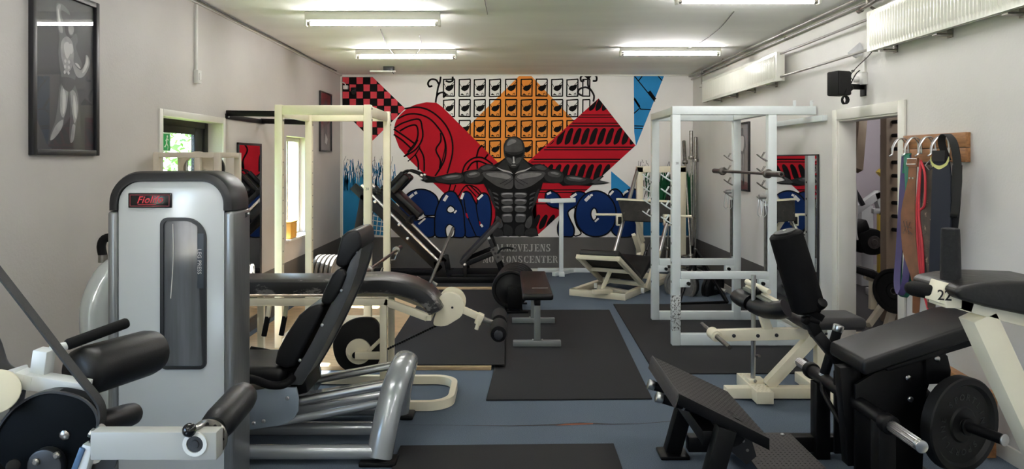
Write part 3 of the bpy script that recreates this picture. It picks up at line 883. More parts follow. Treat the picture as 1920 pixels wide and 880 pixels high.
# stencilled name on the dark band
GL = {  # slab stencil glyphs on a unit cell: rectangles (x0, y0, x1, y1) and quads
 'F': [(.12, 0, .38, 1), (.02, 0, .48, .09), (.02, .91, .38, 1), (.46, .9, .95, 1), (.85, .7, .95, 1), (.46, .46, .72, .55), (.66, .38, .72, .64)],
 'A': [[(.38, 1), (.58, 1), (1, .0), (.7, .0)], [(.36, .9), (.42, .8), (.2, .05), (.1, .05)], (0, 0, .28, .08), (.62, 0, 1, .08), (.3, .3, .6, .38)],
 'L': [(.14, 0, .4, 1), (.02, .91, .5, 1), (.02, 0, .4, .09), (.48, 0, .95, .1), (.85, 0, .95, .32)],
 'K': [(.1, 0, .36, 1), (.02, .91, .44, 1), (.02, 0, .44, .09), [(.45, .45), (.58, .58), (1, .0), (.7, .0)], [(.44, .5), (.52, .5), (.9, 1), (.78, 1)], (.66, .92, 1, 1)],
 'E': [(.12, 0, .38, 1), (.02, 0, .38, .09), (.02, .91, .38, 1), (.46, .91, .92, 1), (.82, .72, .92, 1), (.46, 0, .95, .09), (.85, 0, .95, .3), (.46, .46, .72, .55), (.66, .38, .72, .64)],
 'V': [[(.02, 1), (.32, 1), (.62, .0), (.45, .0)], [(.84, 1), (.92, 1), (.66, .12), (.6, .22)], (0, .92, .38, 1), (.66, .92, 1, 1)],
 'J': [(.45, .12, .71, 1), (.33, .91, .85, 1), [(.05, .02), (.6, .0), (.71, .14), (.4, .1)], (.05, .0, .25, .2)],
 'N': [(.1, 0, .2, 1), (.0, 0, .32, .08), [(.1, 1), (.38, 1), (.92, 0), (.7, 0)], (.8, .1, .9, 1), (.68, .92, 1, 1)],
 'S': [[(.1, .62), (.3, .5), (.4, .9), (.15, .9)], (.2, .9, .8, 1), (.72, .7, .82, 1), [(.25, .62), (.42, .66), (.85, .36), (.7, .26)], [(.62, .1), (.86, .1), (.9, .36), (.7, .4)], (.2, 0, .75, .1), (.1, 0, .2, .3)],
 'M': [(.08, 0, .16, 1), (0, 0, .28, .08), [(.06, 1), (.3, 1), (.56, .1), (.44, .05)], [(.74, 1), (.66, .9), (.5, .15), (.56, .1)], (.72, 0, .94, 1), (.64, 0, 1, .08), (.7, .92, 1, 1)],
 'O': [[(.05, .5), (.12, .85), (.42, 1), (.42, .9), (.3, .5), (.42, .1), (.42, 0), (.12, .15)], [(.95, .5), (.88, .85), (.58, 1), (.58, .9), (.7, .5), (.58, .1), (.58, 0), (.88, .15)]],
 'T': [(.36, 0, .64, .86), (.24, 0, .76, .08), (.02, .9, .46, 1), (.54, .9, .98, 1), (.02, .7, .1, 1), (.9, .7, .98, 1)],
 'I': [(.36, 0, .64, 1), (.2, 0, .8, .09), (.2, .91, .8, 1)],
 'C': [[(.05, .5), (.12, .85), (.42, 1), (.42, .9), (.3, .5), (.42, .1), (.42, 0), (.12, .15)], (.5, .9, .85, 1), (.8, .68, .9, 1), (.5, 0, .9, .1), (.82, .05, .92, .3)],
 'R': [(.1, 0, .36, 1), (.02, 0, .46, .09), (.02, .91, .36, 1), [(.44, 1), (.7, .98), (.88, .76), (.7, .54), (.44, .5), (.44, .58), (.62, .66), (.62, .86), (.44, .92)], [(.5, .46), (.72, .5), (1, .0), (.74, .0)]],
}
p = Paint()
for txt, x0, x1, yt, yb in (('FALKEVEJENS', 917, 1033.5, 458, 471.5), ('MOTIONSCENTER', 905, 1046.5, 480, 493)):
    cw = (x1 - x0) / len(txt)
    for i, chn in enumerate(txt):
        for q in GL[chn]:
            r = [(q[0], q[1]), (q[2], q[1]), (q[2], q[3]), (q[0], q[3])] if isinstance(q, tuple) else q
            p.poly([(x0 + (i + 0.04 + a * 0.9) * cw, yb - b * (yb - yt)) for a, b in r], 6)
p.build('stencilled_name', mat('stencil_paint', srgb(188, 186, 182), 0.6, noise=0.15, nscale=30), 'pale stencilled lettering on the dark wall band')
# ------------------------------------------------------------------ ceiling lights
tube_m = mat('lit_tube', (1, 1, 1, 1), 0.3, emit=((1.0, 0.985, 0.97, 1), TUBE_STRENGTH))
batten_m = mat('batten_enamel', srgb(222, 220, 208), 0.35)
def tube_light(x, y, length, z_tube, label, grp):
    t = thing('fluorescent_light', (x, y, H), label, 'ceiling light', grp)
    h = length / 2
    MB().box((x - h, y - 0.028, z_tube + 0.028), (x + h, y + 0.028, H - 0.001), 0.006).build('batten', batten_m, t)
    for s in (-1, 1):
        MB().box((x + s * h - 0.018 if s > 0 else x - h - 0.004, y - 0.03, z_tube - 0.022), (x + h + 0.004 if s > 0 else x - h + 0.018, y + 0.03, z_tube + 0.034), 0.004).build('lamp_holder', batten_m, t)
        MB().cyl((x + s * (h - 0.018), y, z_tube), (x + s * (h - 0.045), y, z_tube), 0.015).build('tube_cap', steel, t)
    MB().cyl((x - h + 0.045, y, z_tube), (x + h - 0.045, y, z_tube), 0.0145, seg=16).build('tube', tube_m, t)
    return t
GRP = 'fluorescent tube lights on the ceiling'
tube_light(-1.15, 6.05, 1.15, H - 0.10, 'fluorescent tube light on the left ceiling nearer the viewer', GRP)
tube_light(-1.16, 8.10, 1.15, H - 0.09, 'fluorescent tube light on the left ceiling nearer the mural', GRP)
tube_light(1.82, 7.95, 1.13, H - 0.075, 'fluorescent tube light on the right ceiling by the far radiator', GRP)
tube_light(1.82, 5.38, 1.09, H - 0.06, 'fluorescent tube light cut off at the top right edge', GRP)
for x, sd in ((-1.15, 'left'), (1.82, 'right')):  # unseen tubes added overhead and behind the viewpoint to brighten camera-facing surfaces
    for y, wh in ((2.7, 'just above the top edge of the picture'), (0.2, 'directly above the viewpoint'), (-2.2, 'far behind the viewpoint')):
        tube_light(x, y, 1.15, H - 0.09, 'added %s fluorescent tube light %s' % (sd, wh), 'unseen lights added outside the picture')
for x, y, wh in ((4.9, 8.6, 'far end'), (4.6, 5.4, 'near end')):  # unseen tubes added so the side room is lit
    tube_light(x, y, 1.15, H - 0.09, 'added unseen fluorescent tube light on the side room ceiling, %s' % wh, 'lights added in the side room')
# small emergency panel near the mural
em = thing('emergency_light', W(718, 138, 9.7), 'small flat emergency light panel on ceiling beside the mural', 'emergency light')
a = W(695, 134, 9.6); b = W(742, 134, 9.6)
MB().beam(V((a.x, 9.55, 2.84)), V((b.x, 9.6, 2.845)), 0.10, 0.018).build('panel', mat('opal_panel', srgb(232, 232, 226), 0.3), em)
MB().box((b.x - 0.16, 9.54, 2.855), (b.x - 0.02, 9.62, H - 0.001), 0.004).build('bracket', dark_metal, em)
MB().tube([(b.x - 0.05, 9.56, 2.85), (b.x - 0.01, 9.5, 2.80)], 0.004, 6).build('pull_cord', black_metal, em)

# ceiling cables
wire = mat('grey_wire', srgb(70, 70, 68), 0.5)
def cable(px_pts, z_off, label, r=0.004, m=wire, close=H):
    pts = []
    for (px, py, dz) in px_pts:
        zz = close - dz
        pts.append(W(px, py, F_PX * (zz - CAM_Z) / (PY0 - py)))
    o = MB().tube(pts, r, 6, smooth=5).build('cable', m)
    return tag(o, label, 'cable')
cable([(713, 55, 0.005), (722, 78, 0.01), (735, 98, 0.04), (748, 108, 0.10)], 0, 'thin wire drooping into the middle of the left far tube light')
cable([(786, 66, 0.005), (790, 82, 0.01), (785, 95, 0.04), (774, 107, 0.10)], 0, 'short curved wire right of the left far tube light')
cable([(1376, 22, 0.004), (1350, 52, 0.006), (1316, 78, 0.010), (1290, 90, 0.012), (1268, 93, 0.014)], 0, 'thin grey wire curving to the right far tube light')
cable([(909, 0, 0.005), (911, 12, 0.008), (914, 27, 0.02)], 0, 'short loose wire end hanging at the top middle of ceiling', 0.003)
# cable along the ceiling / left wall corner
o = MB().tube([(XL + 0.055, y, H - 0.010 - 0.004 * math.sin(y * 2.3)) for y in [2 + 0.5 * k for k in range(17)]], 0.008, 6).build('cable', wire)
tag(o, 'dark cable run along the left ceiling corner', 'cable')

# ------------------------------------------------------------------ left wall: conduit, posters, mirror, sill box
cd = thing('wall_switch', (XL, 5.61, 2.2), 'white light switch with a vertical cable duct on the left wall', 'switch')
plastic = mat('white_plastic', srgb(216, 215, 210), 0.35)
MB().box((XL, 5.59, 2.36), (XL + 0.018, 5.625, H - 0.03), 0.003).build('cable_duct', plastic, cd)
MB().box((XL, 5.575, 2.255), (XL + 0.04, 5.64, 2.36), 0.006).build('switch_box', plastic, cd)
MB().box((XL + 0.04, 5.59, 2.28), (XL + 0.046, 5.625, 2.335), 0.003).build('rocker', plastic, cd)

poster_dark = mat('poster_print_dark', srgb(36, 37, 44), 0.5, noise=0.25, nscale=1.6)
fig_d, fig_m, fig_l = mat('print_grey_dark', srgb(88, 88, 92), 0.5), mat('print_grey', srgb(152, 151, 152), 0.5, noise=0.2, nscale=20), mat('print_grey_light', srgb(200, 199, 198), 0.5)
glossy_front = glass_mat('poster_glazing', gloss=0.032)
def blob2(pts, sub=4): return sm2(pts, sub)
def poster(name, side, y0, y1, z0, z1, fw, label, ground, shapes, cat='picture'):
    """Framed print on a side wall; side -1 left, +1 right. shapes: list of (material, outline in 0..1 coords with x to the viewer's right, y up)."""
    x = XL if side < 0 else XR
    s = -side
    t = thing(name, (x, (y0 + y1) / 2, z0), label, cat)
    fr = MB()
    fr.box((x, y0, z0), (x + s * 0.028, y0 + fw, z1), 0.003).box((x, y1 - fw, z0), (x + s * 0.028, y1, z1), 0.003)
    fr.box((x, y0 + fw, z0), (x + s * 0.028, y1 - fw, z0 + fw), 0.003).box((x, y0 + fw, z1 - fw), (x + s * 0.028, y1 - fw, z1), 0.003)
    fr.build('frame', mat('black_frame', srgb(24, 24, 28), 0.4), t)
    MB().box((x, y0 + fw, z0 + fw), (x + s * 0.010, y1 - fw, z1 - fw)).build('print', ground, t, smooth=False)
    ya, yb = (y0 + fw, y1 - fw) if side < 0 else (y1 - fw, y0 + fw)
    groups = {}
    for k, (m, pts, lay) in enumerate(shapes):
        groups.setdefault((m.name, lay), (m, MB(), lay))[1].face([V((x + s * (0.0104 + 0.0004 * lay), ya + (yb - ya) * u, z0 + fw + (z1 - z0 - 2 * fw) * v)) for u, v in pts])
    for (m, mb, lay) in groups.values():
        mb.build('printed_figure', m, t, smooth=False, fix=False)
    MB().box((x + s * 0.016, y0 + fw, z0 + fw), (x + s * 0.0165, y1 - fw, z1 - fw)).build('glazing', glossy_front, t, smooth=False)
    return t
def pose(u0, v0, su, sv):
    """A generic muscular figure striking a pose: one arm overhead, one curled low, in 0..1 print space."""
    def T(pts): return [(u0 + a * su, v0 + b * sv) for a, b in blob2(pts)]
    S = []
    S.append((fig_d, T([(.30, .98), (.40, 1.0), (.52, .97), (.55, .94), (.47, .95), (.40, .955), (.39, .92), (.44, .87), (.47, .80), (.55, .77), (.66, .82), (.70, .77), (.66, .72), (.72, .66), (.78, .60), (.72, .54), (.66, .50), (.64, .45), (.70, .38), (.72, .28), (.68, .18), (.62, .06), (.55, .02), (.54, .12), (.56, .25), (.52, .36), (.47, .30), (.44, .18), (.34, .10), (.22, .04), (.20, .07), (.28, .16), (.33, .28), (.36, .40), (.40, .46), (.36, .56), (.34, .66), (.36, .76), (.31, .86)]), 1))
    S.append((fig_m, T([(.31, .97), (.38, .99), (.36, .92), (.40, .86), (.42, .80), (.36, .80), (.32, .88)]), 2))
    S.append((fig_m, T([(.40, .74), (.50, .78), (.60, .74), (.62, .64), (.58, .56), (.48, .52), (.42, .58), (.38, .66)]), 2))
    S.append((fig_d, T([(.52, .88), (.58, .885), (.63, .85), (.61, .80), (.55, .79), (.51, .83)]), 2))
    S.append((fig_m, T([(.70, .50), (.82, .52), (.92, .60), (.92, .66), (.86, .68), (.84, .62), (.76, .56), (.66, .58), (.60, .62), (.62, .55)]), 3))
    S.append((fig_l, T([(.84, .56), (.90, .62), (.88, .67), (.85, .62), (.78, .54)]), 4))
    S.append((fig_m, T([(.40, .42), (.50, .40), (.50, .30), (.44, .20), (.38, .22), (.37, .32)]), 2))
    S.append((fig_l, T([(.42, .40), (.47, .36), (.46, .26), (.42, .22), (.41, .32)]), 3))
    S.append((fig_m, T([(.56, .40), (.66, .38), (.70, .26), (.64, .16), (.60, .22), (.57, .32)]), 2))
    S.append((fig_l, T([(.62, .37), (.66, .30), (.67, .20), (.63, .22), (.61, .30)]), 3))
    S.append((fig_m, T([(.30, .14), (.42, .18), (.40, .12), (.28, .05), (.20, .03), (.22, .07)]), 2))
    S.append((fig_m, T([(.60, .15), (.65, .14), (.62, .04), (.56, .02), (.57, .08)]), 2))
    S.append((fig_l, T([(.33, .96), (.36, .92), (.38, .84), (.35, .86), (.33, .91)]), 3))
    S.append((fig_l, T([(.44, .72), (.52, .74), (.56, .68), (.50, .62), (.45, .66)]), 3))
    S.append((fig_m, T([(.53, .87), (.58, .88), (.62, .85), (.60, .81), (.55, .80), (.52, .83)]), 3))
    for (a, b) in ((.46, .60), (.53, .60), (.455, .56), (.525, .56), (.45, .52), (.52, .52)):
        S.append((fig_l, T([(a - .02, b), (a, b + .014), (a + .022, b), (a, b - .014)]), 4))
    S.append((fig_l, T([(.52, .72), (.58, .735), (.61, .69), (.56, .66)]), 4))
    S.append((poster_dark, T([(.37, .47), (.50, .49), (.65, .47), (.60, .41), (.52, .385), (.42, .41)]), 5))
    S.append((fig_l, T([(.64, .60), (.70, .575), (.75, .57), (.70, .60)]), 4))
    return S
poster('framed_poster', -1, 3.655, 4.25, 1.675, 2.585, 0.032, 'large black framed poster of a posing bodybuilder on the left wall', poster_dark, pose(0.06, 0.03, 0.92, 0.92))
pale_print = mat('poster_print_pale', srgb(112, 104, 106), 0.35, noise=0.25, nscale=3)
maroon = mat('print_maroon', srgb(92, 50, 54), 0.4)
poster('framed_poster', -1, 9.28, 9.88, 1.76, 2.56, 0.018, 'narrow dark framed poster on the left wall near the corner', pale_print,
       [(maroon, [(0, 1), (1, 1), (.95, .55), (.55, .40), (0, .48)], 1), (fig_d, blob2([(.4, .85), (.6, .86), (.7, .6), (.62, .2), (.4, .18), (.3, .5)]), 2), (fig_l, [(.5, .3), (.7, .2), (.6, .1), (.45, .14)], 3)])
grey_print = mat('poster_print_grey', srgb(140, 134, 134), 0.35, noise=0.15, nscale=3)
def stand():
    def T(pts): return blob2(pts)
    return [(fig_d, T([(.42, .92), (.50, .95), (.58, .92), (.58, .84), (.70, .80), (.78, .66), (.72, .62), (.68, .55), (.66, .30), (.64, .10), (.58, .05), (.54, .12), (.52, .35), (.46, .35), (.40, .12), (.34, .05), (.32, .12), (.36, .34), (.34, .56), (.26, .64), (.22, .68), (.30, .80), (.42, .84)]), 1),
            (fig_l, T([(.36, .80), (.50, .82), (.64, .79), (.62, .64), (.50, .58), (.38, .64)]), 2), (fig_m, T([(.38, .52), (.48, .52), (.46, .28), (.40, .26)]), 2),
            (fig_m, T([(.54, .52), (.64, .52), (.62, .28), (.56, .28)]), 2), (maroon, [(0, 0), (1, 0), (1, .10), (0, .16)], 1)]
poster('framed_poster', 1, 8.01, 8.52, 1.29, 2.085, 0.02, 'black framed poster of a standing man on the right wall', grey_print, stand())

mirror_m = mat('mirror_glass', (0.82, 0.83, 0.83, 1), 0.01, metal=1.0)
def mirror_thing(side, y0, y1, z0, z1, fw, label):
    x = XL if side < 0 else XR
    s = -side
    t = thing('wall_mirror', (x, (y0 + y1) / 2, z0), label, 'mirror')
    fr = MB()
    for q in (((y0, z0), (y0 + fw, z1)), ((y1 - fw, z0), (y1, z1)), ((y0, z0), (y1, z0 + fw)), ((y0, z1 - fw), (y1, z1))):
        fr.box((x + s * 0.003, q[0][0], q[0][1]), (x + s * 0.022, q[1][0], q[1][1]), 0.002)
    fr.build('mirror_frame', mat('black_frame', None), t)
    MB().box((x + s * 0.003, y0 + fw, z0 + fw), (x + s * 0.015, y1 - fw, z1 - fw)).build('mirror_pane', mirror_m, t, smooth=False)
mirror_thing(-1, 6.46, 7.07, 0.12, 1.81, 0.022, 'tall black framed mirror on the left wall reflecting the mural')
mirror_thing(1, 6.235, 7.28, 0.30, 1.70, 0.012, 'wide mirror on the right wall behind the white rack')

bx = thing('storage_box', (XL - 0.05, 8.1, WIN_L[2] + 0.02), 'yellow plastic box on the bright window sill', 'box')
yel = mat('yellow_plastic', srgb(222, 172, 84), 0.4)
MB().box((XL - 0.11, 8.02, WIN_L[2] + 0.0225), (XL + 0.02, 8.26, WIN_L[2] + 0.20), 0.01).build('box_body', yel, bx)
MB().box((XL - 0.115, 8.015, WIN_L[2] + 0.20), (XL + 0.025, 8.265, WIN_L[2] + 0.22), 0.006).build('box_lid', yel, bx)
for k in range(3):
    MB().box((XL + 0.019, 8.06 + k * 0.06, WIN_L[2] + 0.03), (XL + 0.024, 8.075 + k * 0.06, WIN_L[2] + 0.19), 0.002).build('rib', yel, bx)

# ------------------------------------------------------------------ right wall: radiators and pipes
rad_m = mat('radiator_enamel', srgb(232, 230, 220), 0.25, coat=0.2)
def radiator(y0, y1, z0, z1, label):
    xf = XR - 0.135
    t = thing('radiator', (XR, (y0 + y1) / 2, z0), label, 'radiator', 'long panel radiators high on the right wall')
    mb = MB(); bm = mb.bm
    n = int((y1 - y0 - 0.08) / 0.0333)
    prof = [(y0, 0.0), (y0 + 0.035, 0.0)]
    for k in range(n):
        a = y0 + 0.04 + k * (y1 - y0 - 0.08) / n
        d = (y1 - y0 - 0.08) / n
        prof += [(a + d * 0.15, 0.0), (a + d * 0.35, 0.009), (a + d * 0.7, 0.009), (a + d * 0.9, 0.0)]
    prof += [(y1 - 0.035, 0.0), (y1, 0.0)]
    zs = [z0, z0 + 0.028, z0 + 0.042, z1 - 0.042, z1 - 0.028, z1]; amp = [0, 0, 1, 1, 0, 0]
    rows = [[bm.verts.new((xf + 0.009 - d * am, yy, z)) for yy, d in prof] for z, am in zip(zs, amp)]
    for r0, r1 in zip(rows, rows[1:]):
        for k in range(len(prof) - 1):
            bm.faces.new((r0[k], r1[k], r1[k + 1], r0[k + 1]))
    mb.build('ribbed_panel', rad_m, t, angle=50, fix=False)
    MB().box((xf + 0.0105, y0, z0), (xf + 0.022, y1, z1), 0.003).build('back_panel', rad_m, t)
    MB().box((xf + 0.07, y0 + 0.01, z0 + 0.01), (xf + 0.085, y1 - 0.01, z1 - 0.01), 0.003).build('rear_panel', rad_m, t)
    for yy in (y0, y1 - 0.006):
        MB().box((xf + 0.008, yy, z0), (xf + 0.088, yy + 0.006, z1), 0.002).build('end_cover', rad_m, t)
    gr = MB(); gr.box((xf + 0.02, y0 + 0.01, z1 - 0.006), (xf + 0.075, y1 - 0.01, z1), 0.001)
    gr.build('top_grille', rad_m, t)
    k = 0
    yy = y0 + 0.3
    while yy < y1:
        MB().box((xf + 0.03, yy, z0 - 0.018), (XR - 0.003, yy + 0.05, z0 - 0.004), 0.003).box((XR - 0.012, yy, z0 - 0.03), (XR - 0.002, yy + 0.05, z0 + 0.1), 0.002).build('wall_bracket', steel, t)
        yy += 0.62
    return t
radiator(6.90, 9.55, 2.42, 2.70, 'long ribbed white radiator high on the right wall nearer the mural')
radiator(2.2, 5.17, 2.435, 2.725, 'long ribbed white radiator high on the right wall cut off by the frame')
pipe_m = mat('painted_pipe', srgb(150, 146, 142), 0.35, metal=0.3)
for z, nm in ((2.685, 'upper'), (2.46, 'lower')):
    o = MB().tube([(XR - 0.08, 5.0, z + 0.005), (XR - 0.08, 6.3, z), (XR - 0.085, 6.92, z)], 0.011, 10).build('heating_pipe', pipe_m)
    tag(o, '%s thin heating pipe joining the two radiators' % nm, 'pipe', 'heating pipes on the right wall')
for k, (z, x) in enumerate(((H - 0.03, XR - 0.07), (H - 0.075, XR - 0.035))):
    pp = thing('heating_pipe', (x, 6, z), ('higher' if k == 0 else 'lower') + ' of the two pipes along the right ceiling corner', 'pipe', 'heating pipes on the right wall')
    MB().cyl((x, 1.5, z), (x, YB - 0.06, z), 0.013, seg=12).build('pipe_run', pipe_m, pp)
    for yy in (5.0, 6.9, 8.8):
        MB().ring((x, yy, z), (0, 1, 0), 0.019, 0.0125, 0.02, 14).box((x - 0.004, yy + 0.004, z), (XR, yy + 0.016, z + 0.006) if k else (x + 0.004, yy + 0.016, H)).build('pipe_clip', steel, pp)
vl = thing('pipe_valve', W(1608, 14, 5.3), 'small metal valve tee on the pipe beside the near radiator', 'valve')
c = V((XR - 0.08, 5.25, 2.79))
MB().cyl(c + V((0, 0.12, -0.01)), c + V((0, -0.25, 0.03)), 0.014, seg=12).cyl(c + V((0, 0.13, -0.012)), c + V((0, 0.09, -0.008)), 0.022, seg=8).build('valve_body', steel, vl)
MB().cyl(c, c + V((0, 0, 0.06)), 0.012, seg=10).cyl(c + V((0, 0, 0.05)), c + V((0, 0, 0.075)), 0.02, seg=10).build('valve_cap', steel, vl)
MB().cyl(c + V((0, -0.05, -0.02)), c + V((0.07, -0.05, -0.06)), 0.01, seg=10).build('valve_branch', steel, vl)
ve = thing('radiator_valve', (XR - 0.1, 9.7, 2.7), 'radiator valve and bent pipe at the far corner', 'valve')
MB().tube([(XR - 0.06, 9.85, H - 0.06), (XR - 0.08, 9.75, 2.80), (XR - 0.09, 9.68, 2.67), (XR - 0.09, 9.57, 2.665)], 0.011, 8, smooth=4).build('bent_pipe', pipe_m, ve)
MB().cyl((XR - 0.09, 9.78, 2.665), (XR - 0.09, 9.68, 2.665), 0.022, seg=12, bev=0.004).build('valve_head', plastic, ve)
MB().cyl((XR - 0.07, 9.95, H - 0.05), (XR - 0.07, 9.75, H - 0.05), 0.02, seg=8).build('pipe_joint', steel, ve)

# ------------------------------------------------------------------ speaker, socket, paper scrap
sp = thing('wall_speaker', W(1578, 180, 5.4), 'black wall speaker with coiled cable above the doorway', 'speaker')
M = Matrix.Rotation(math.radians(18), 3, 'Z')
sc = W(1573, 157, 5.4)
MB().obox(sc, (0.125, 0.12, 0.185), M, 0.012).build('speaker_cabinet', mat('speaker_black', srgb(6, 6, 7), 0.6, spec=0.2), sp)
MB().obox(sc + M @ V((0, -0.062, 0)), (0.112, 0.006, 0.17), M, 0.003).build('speaker_grille', mat('speaker_cloth', srgb(26, 26, 28), 0.85, bump=0.4, bscale=900), sp)
MB().beam(sc + V((0.05, 0.02, -0.02)), (XR - 0.01, 5.46, sc.z - 0.02), 0.03, 0.04).sphere(sc + V((0.09, 0.02, -0.03)), 0.028).box((XR - 0.012, 5.42, sc.z - 0.09), (XR, 5.50, sc.z + 0.04), 0.003).build('speaker_bracket', black_metal, sp)
cb = MB()
c0 = W(1582, 188, 5.33)
for k in range(4):
    cb.tube([c0 + V((0.018 * math.cos(a) * (1 + 0.1 * k), -0.012 * k, 0.03 * math.sin(a))) for a in [i * math.pi / 5 for i in range(10)]], 0.004, 6, closed=True)
cb.tube([c0 + V((0, 0, 0.03)), c0 + V((0.02, 0.0, 0.08)), sc + V((0.08, 0.0, -0.02)), W(1604, 140, 5.4), W(1612, 132, 5.42)], 0.004, 6, smooth=4)
cb.build('coiled_cable', black_metal, sp)
so = thing('wall_socket', (XR, 5.43, 2.2), 'white wall socket with plug and vertical duct below radiator', 'socket')
MB().box((XR - 0.045, 5.40, 2.225), (XR, 5.49, 2.32), 0.006).build('socket_box', plastic, so)
MB().box((XR - 0.016, 5.42, 2.32), (XR, 5.45, 2.435), 0.003).build('cable_duct', plastic, so)
MB().cyl((XR - 0.045, 5.45, 2.27), (XR - 0.085, 5.46, 2.265), 0.02, seg=12, bev=0.004).build('plug', plastic, so)
cw = MB().tube([(XR - 0.085, 5.46, 2.265), (XR - 0.10, 5.47, 2.30), (XR - 0.08, 5.40, 2.36), (XR - 0.06, 5.28, 2.42), (XR - 0.06, 5.20, 2.46)], 0.004, 6, smooth=5)
cw.sphere((XR - 0.085, 5.46, 2.335), 0.014, 8, (1, 1, 0.7)).build('power_lead', wire, so)
pa = MB()
pa.prism([W(1590, 99, 5.52), W(1612, 79, 5.5), W(1621, 93, 5.46), W(1617, 103, 5.46), W(1606, 109, 5.48)], (0.004, 0.02, 0))
tag(pa.build('paper_scrap', mat('grey_paper', srgb(190, 190, 192), 0.7), None, smooth=False), 'grey scrap of paper tucked behind the heating pipe', 'paper')

# wall sockets at the mural's top left corner
ws = thing('wall_socket', W(646, 168, 10.45), 'small grey socket and lead at the mural top left corner', 'socket')
MB().box(W(645, 168, 10.49), W(651.5, 160, 10.42), 0.004).build('socket_box', plastic, ws)
MB().tube([W(648, 160, 10.44), W(646, 156, 10.44), W(640, 154, 10.46)], 0.008, 6, smooth=4).build('lead', plastic, ws)
wc = thing('wall_camera', W(663, 175, 10.45), 'small black camera on the chequered mural corner', 'camera')
MB().box(W(659, 173, 10.5), W(667, 164, 10.44), 0.008).build('camera_body', black_metal, wc)
MB().cyl(W(663, 173, 10.44), W(663, 174, 10.39), 0.03, seg=14).build('camera_lens', black_metal, wc)

# ------------------------------------------------------------------ belt board
bd = thing('hook_board', (XR, 4.56, 1.637), 'wooden wall board with steel hooks beside the doorway', 'coat rack')
MB().box((XR - 0.032, 4.20, 1.725), (XR, 4.865, 1.815), 0.004).box((XR - 0.032, 4.20, 1.637), (XR, 4.865, 1.722), 0.004).build('board', wood_board, bd)
HK = [4.81, 4.66, 4.505, 4.37]
for y in HK:
    for dy in (-0.017, 0.017):
        mb = MB().tube([(XR - 0.034, y + dy, 1.70), (XR - 0.04, y + dy, 1.765), (XR - 0.065, y + dy, 1.795), (XR - 0.10, y + dy * 0.7, 1.785), (XR - 0.13, y + dy * 0.4, 1.735), (XR - 0.135, y + dy * 0.2, 1.69), (XR - 0.155, y, 1.675)], 0.0045, 8, smooth=5)
        mb.build('hook', chrome, bd)
    MB().box((XR - 0.036, y - 0.025, 1.69), (XR - 0.032, y + 0.025, 1.72), 0.002).build('hook_plate', chrome, bd)

leather = mat('brown_leather', srgb(118, 76, 50), 0.5, noise=0.2, nscale=14, bump=0.08, bscale=90)
leather_dk = mat('worn_brown_leather', srgb(70, 58, 50), 0.6, noise=0.35, nscale=22, chips=srgb(150, 130, 108), chip_amt=0.62, chip_scale=26)
webbing = mat('black_webbing', srgb(12, 12, 14), 0.7, noise=0.1, nscale=60)
navy_m = mat('navy_neoprene', srgb(20, 26, 40), 0.75)
SIDE = V((0.35, -1, 0)).normalized()       # straps face the room
def hang(name, label, cat, pts, widths, m, thick=0.006, grp='belts and bands on the hook board'):
    """pts: (px, py, depth offset from the wall) along a strap."""
    t = thing(name, W(*pts[0][:2], 4.5), label, cat, grp)
    P = []
    for px, py, off in pts:
        x = XR - off
        y = x * F_PX / (px - PX0)
        P.append(V((x, y, CAM_Z - (py - PY0) * y / F_PX)))
    n = (len(P) - 1) * 5 + 1
    ws = lerp_list(widths, n) if isinstance(widths, (list, tuple)) else [widths] * n
    MB().ribbon(cr(P, 5), ws, thick, SIDE).build('strap', m, t)
    return t, P
purple, green = mat('purple_latex', srgb(72, 62, 112), 0.45), mat('green_latex', srgb(20, 104, 84), 0.45)
t, P = hang('resistance_band', 'green rubber resistance band loop hanging nearest the doorway', 'exercise band', [(1703, 288, .12), (1694, 350, .10), (1688, 440, .09), (1686, 530, .09), (1692, 556, .10), (1703, 540, .12), (1704, 440, .13), (1703, 350, .14), (1700, 290, .13)], 0.045, green)
t, P = hang('resistance_band', 'purple rubber resistance band loop hanging among the belts', 'exercise band', [(1697, 290, .11), (1690, 400, .11), (1686, 470, .11), (1682, 530, .12), (1688, 553, .13), (1697, 530, .14), (1702, 470, .14), (1704, 380, .13), (1702, 290, .12)], 0.05, purple)
t, P = hang('weight_belt', 'wide tan leather weightlifting belt with embossed mark', 'belt', [(1712, 298, .15), (1710, 340, .155), (1703, 400, .16), (1706, 470, .16), (1718, 530, .15), (1717, 588, .13)], [.055, .06, .105, .11, .06, .045], leather)
MB().ribbon([P[0] + V((0, 0, 0.005)), P[0] + V((-0.005, -0.005, -0.05))], 0.075, 0.014, SIDE).build('buckle_fold', leather, t)
MB().tube([P[0] + SIDE * 0.035 + V((-0.006, 0, 0.0)), P[0] + SIDE * 0.035 + V((-0.012, 0, -0.035)), P[0] - SIDE * 0.035 + V((-0.012, 0, -0.035)), P[0] - SIDE * 0.035 + V((-0.006, 0, 0.0))], 0.004, 6, closed=True).build('buckle', chrome, t)
for k in (-1, 1):
    MB().cyl(P[1] + SIDE * 0.012 * k + V((-0.003, 0, 0.02)), P[1] + SIDE * 0.012 * k + V((-0.008, -0.003, 0.02)), 0.006, seg=8).build('rivet', chrome, t)
em_ = MB()
bc = P[2] + (P[3] - P[2]) * 0.35 + V((-0.012, -0.006, 0))
for (a, b, c_, d) in ((-.03, .03, -.01, -.04), (-.01, .04, .01, -.05), (.02, .03, .0, -.02), (-.03, 0, .03, -.01), (.0, -.02, .035, -.05), (-.02, -.02, -.03, -.05)):
    em_.tube([bc + SIDE * a + V((0, 0, b)), bc + SIDE * c_ + V((0, 0, d))], 0.002, 5)
em_.build('embossed_mark', leather_dk, t)
red_m = mat('red_cord', srgb(190, 48, 60), 0.5)
rr = thing('resistance_tube', W(1727, 300, 4.6), 'red rubber resistance tube looped between the brown belts', 'exercise band', 'belts and bands on the hook board')
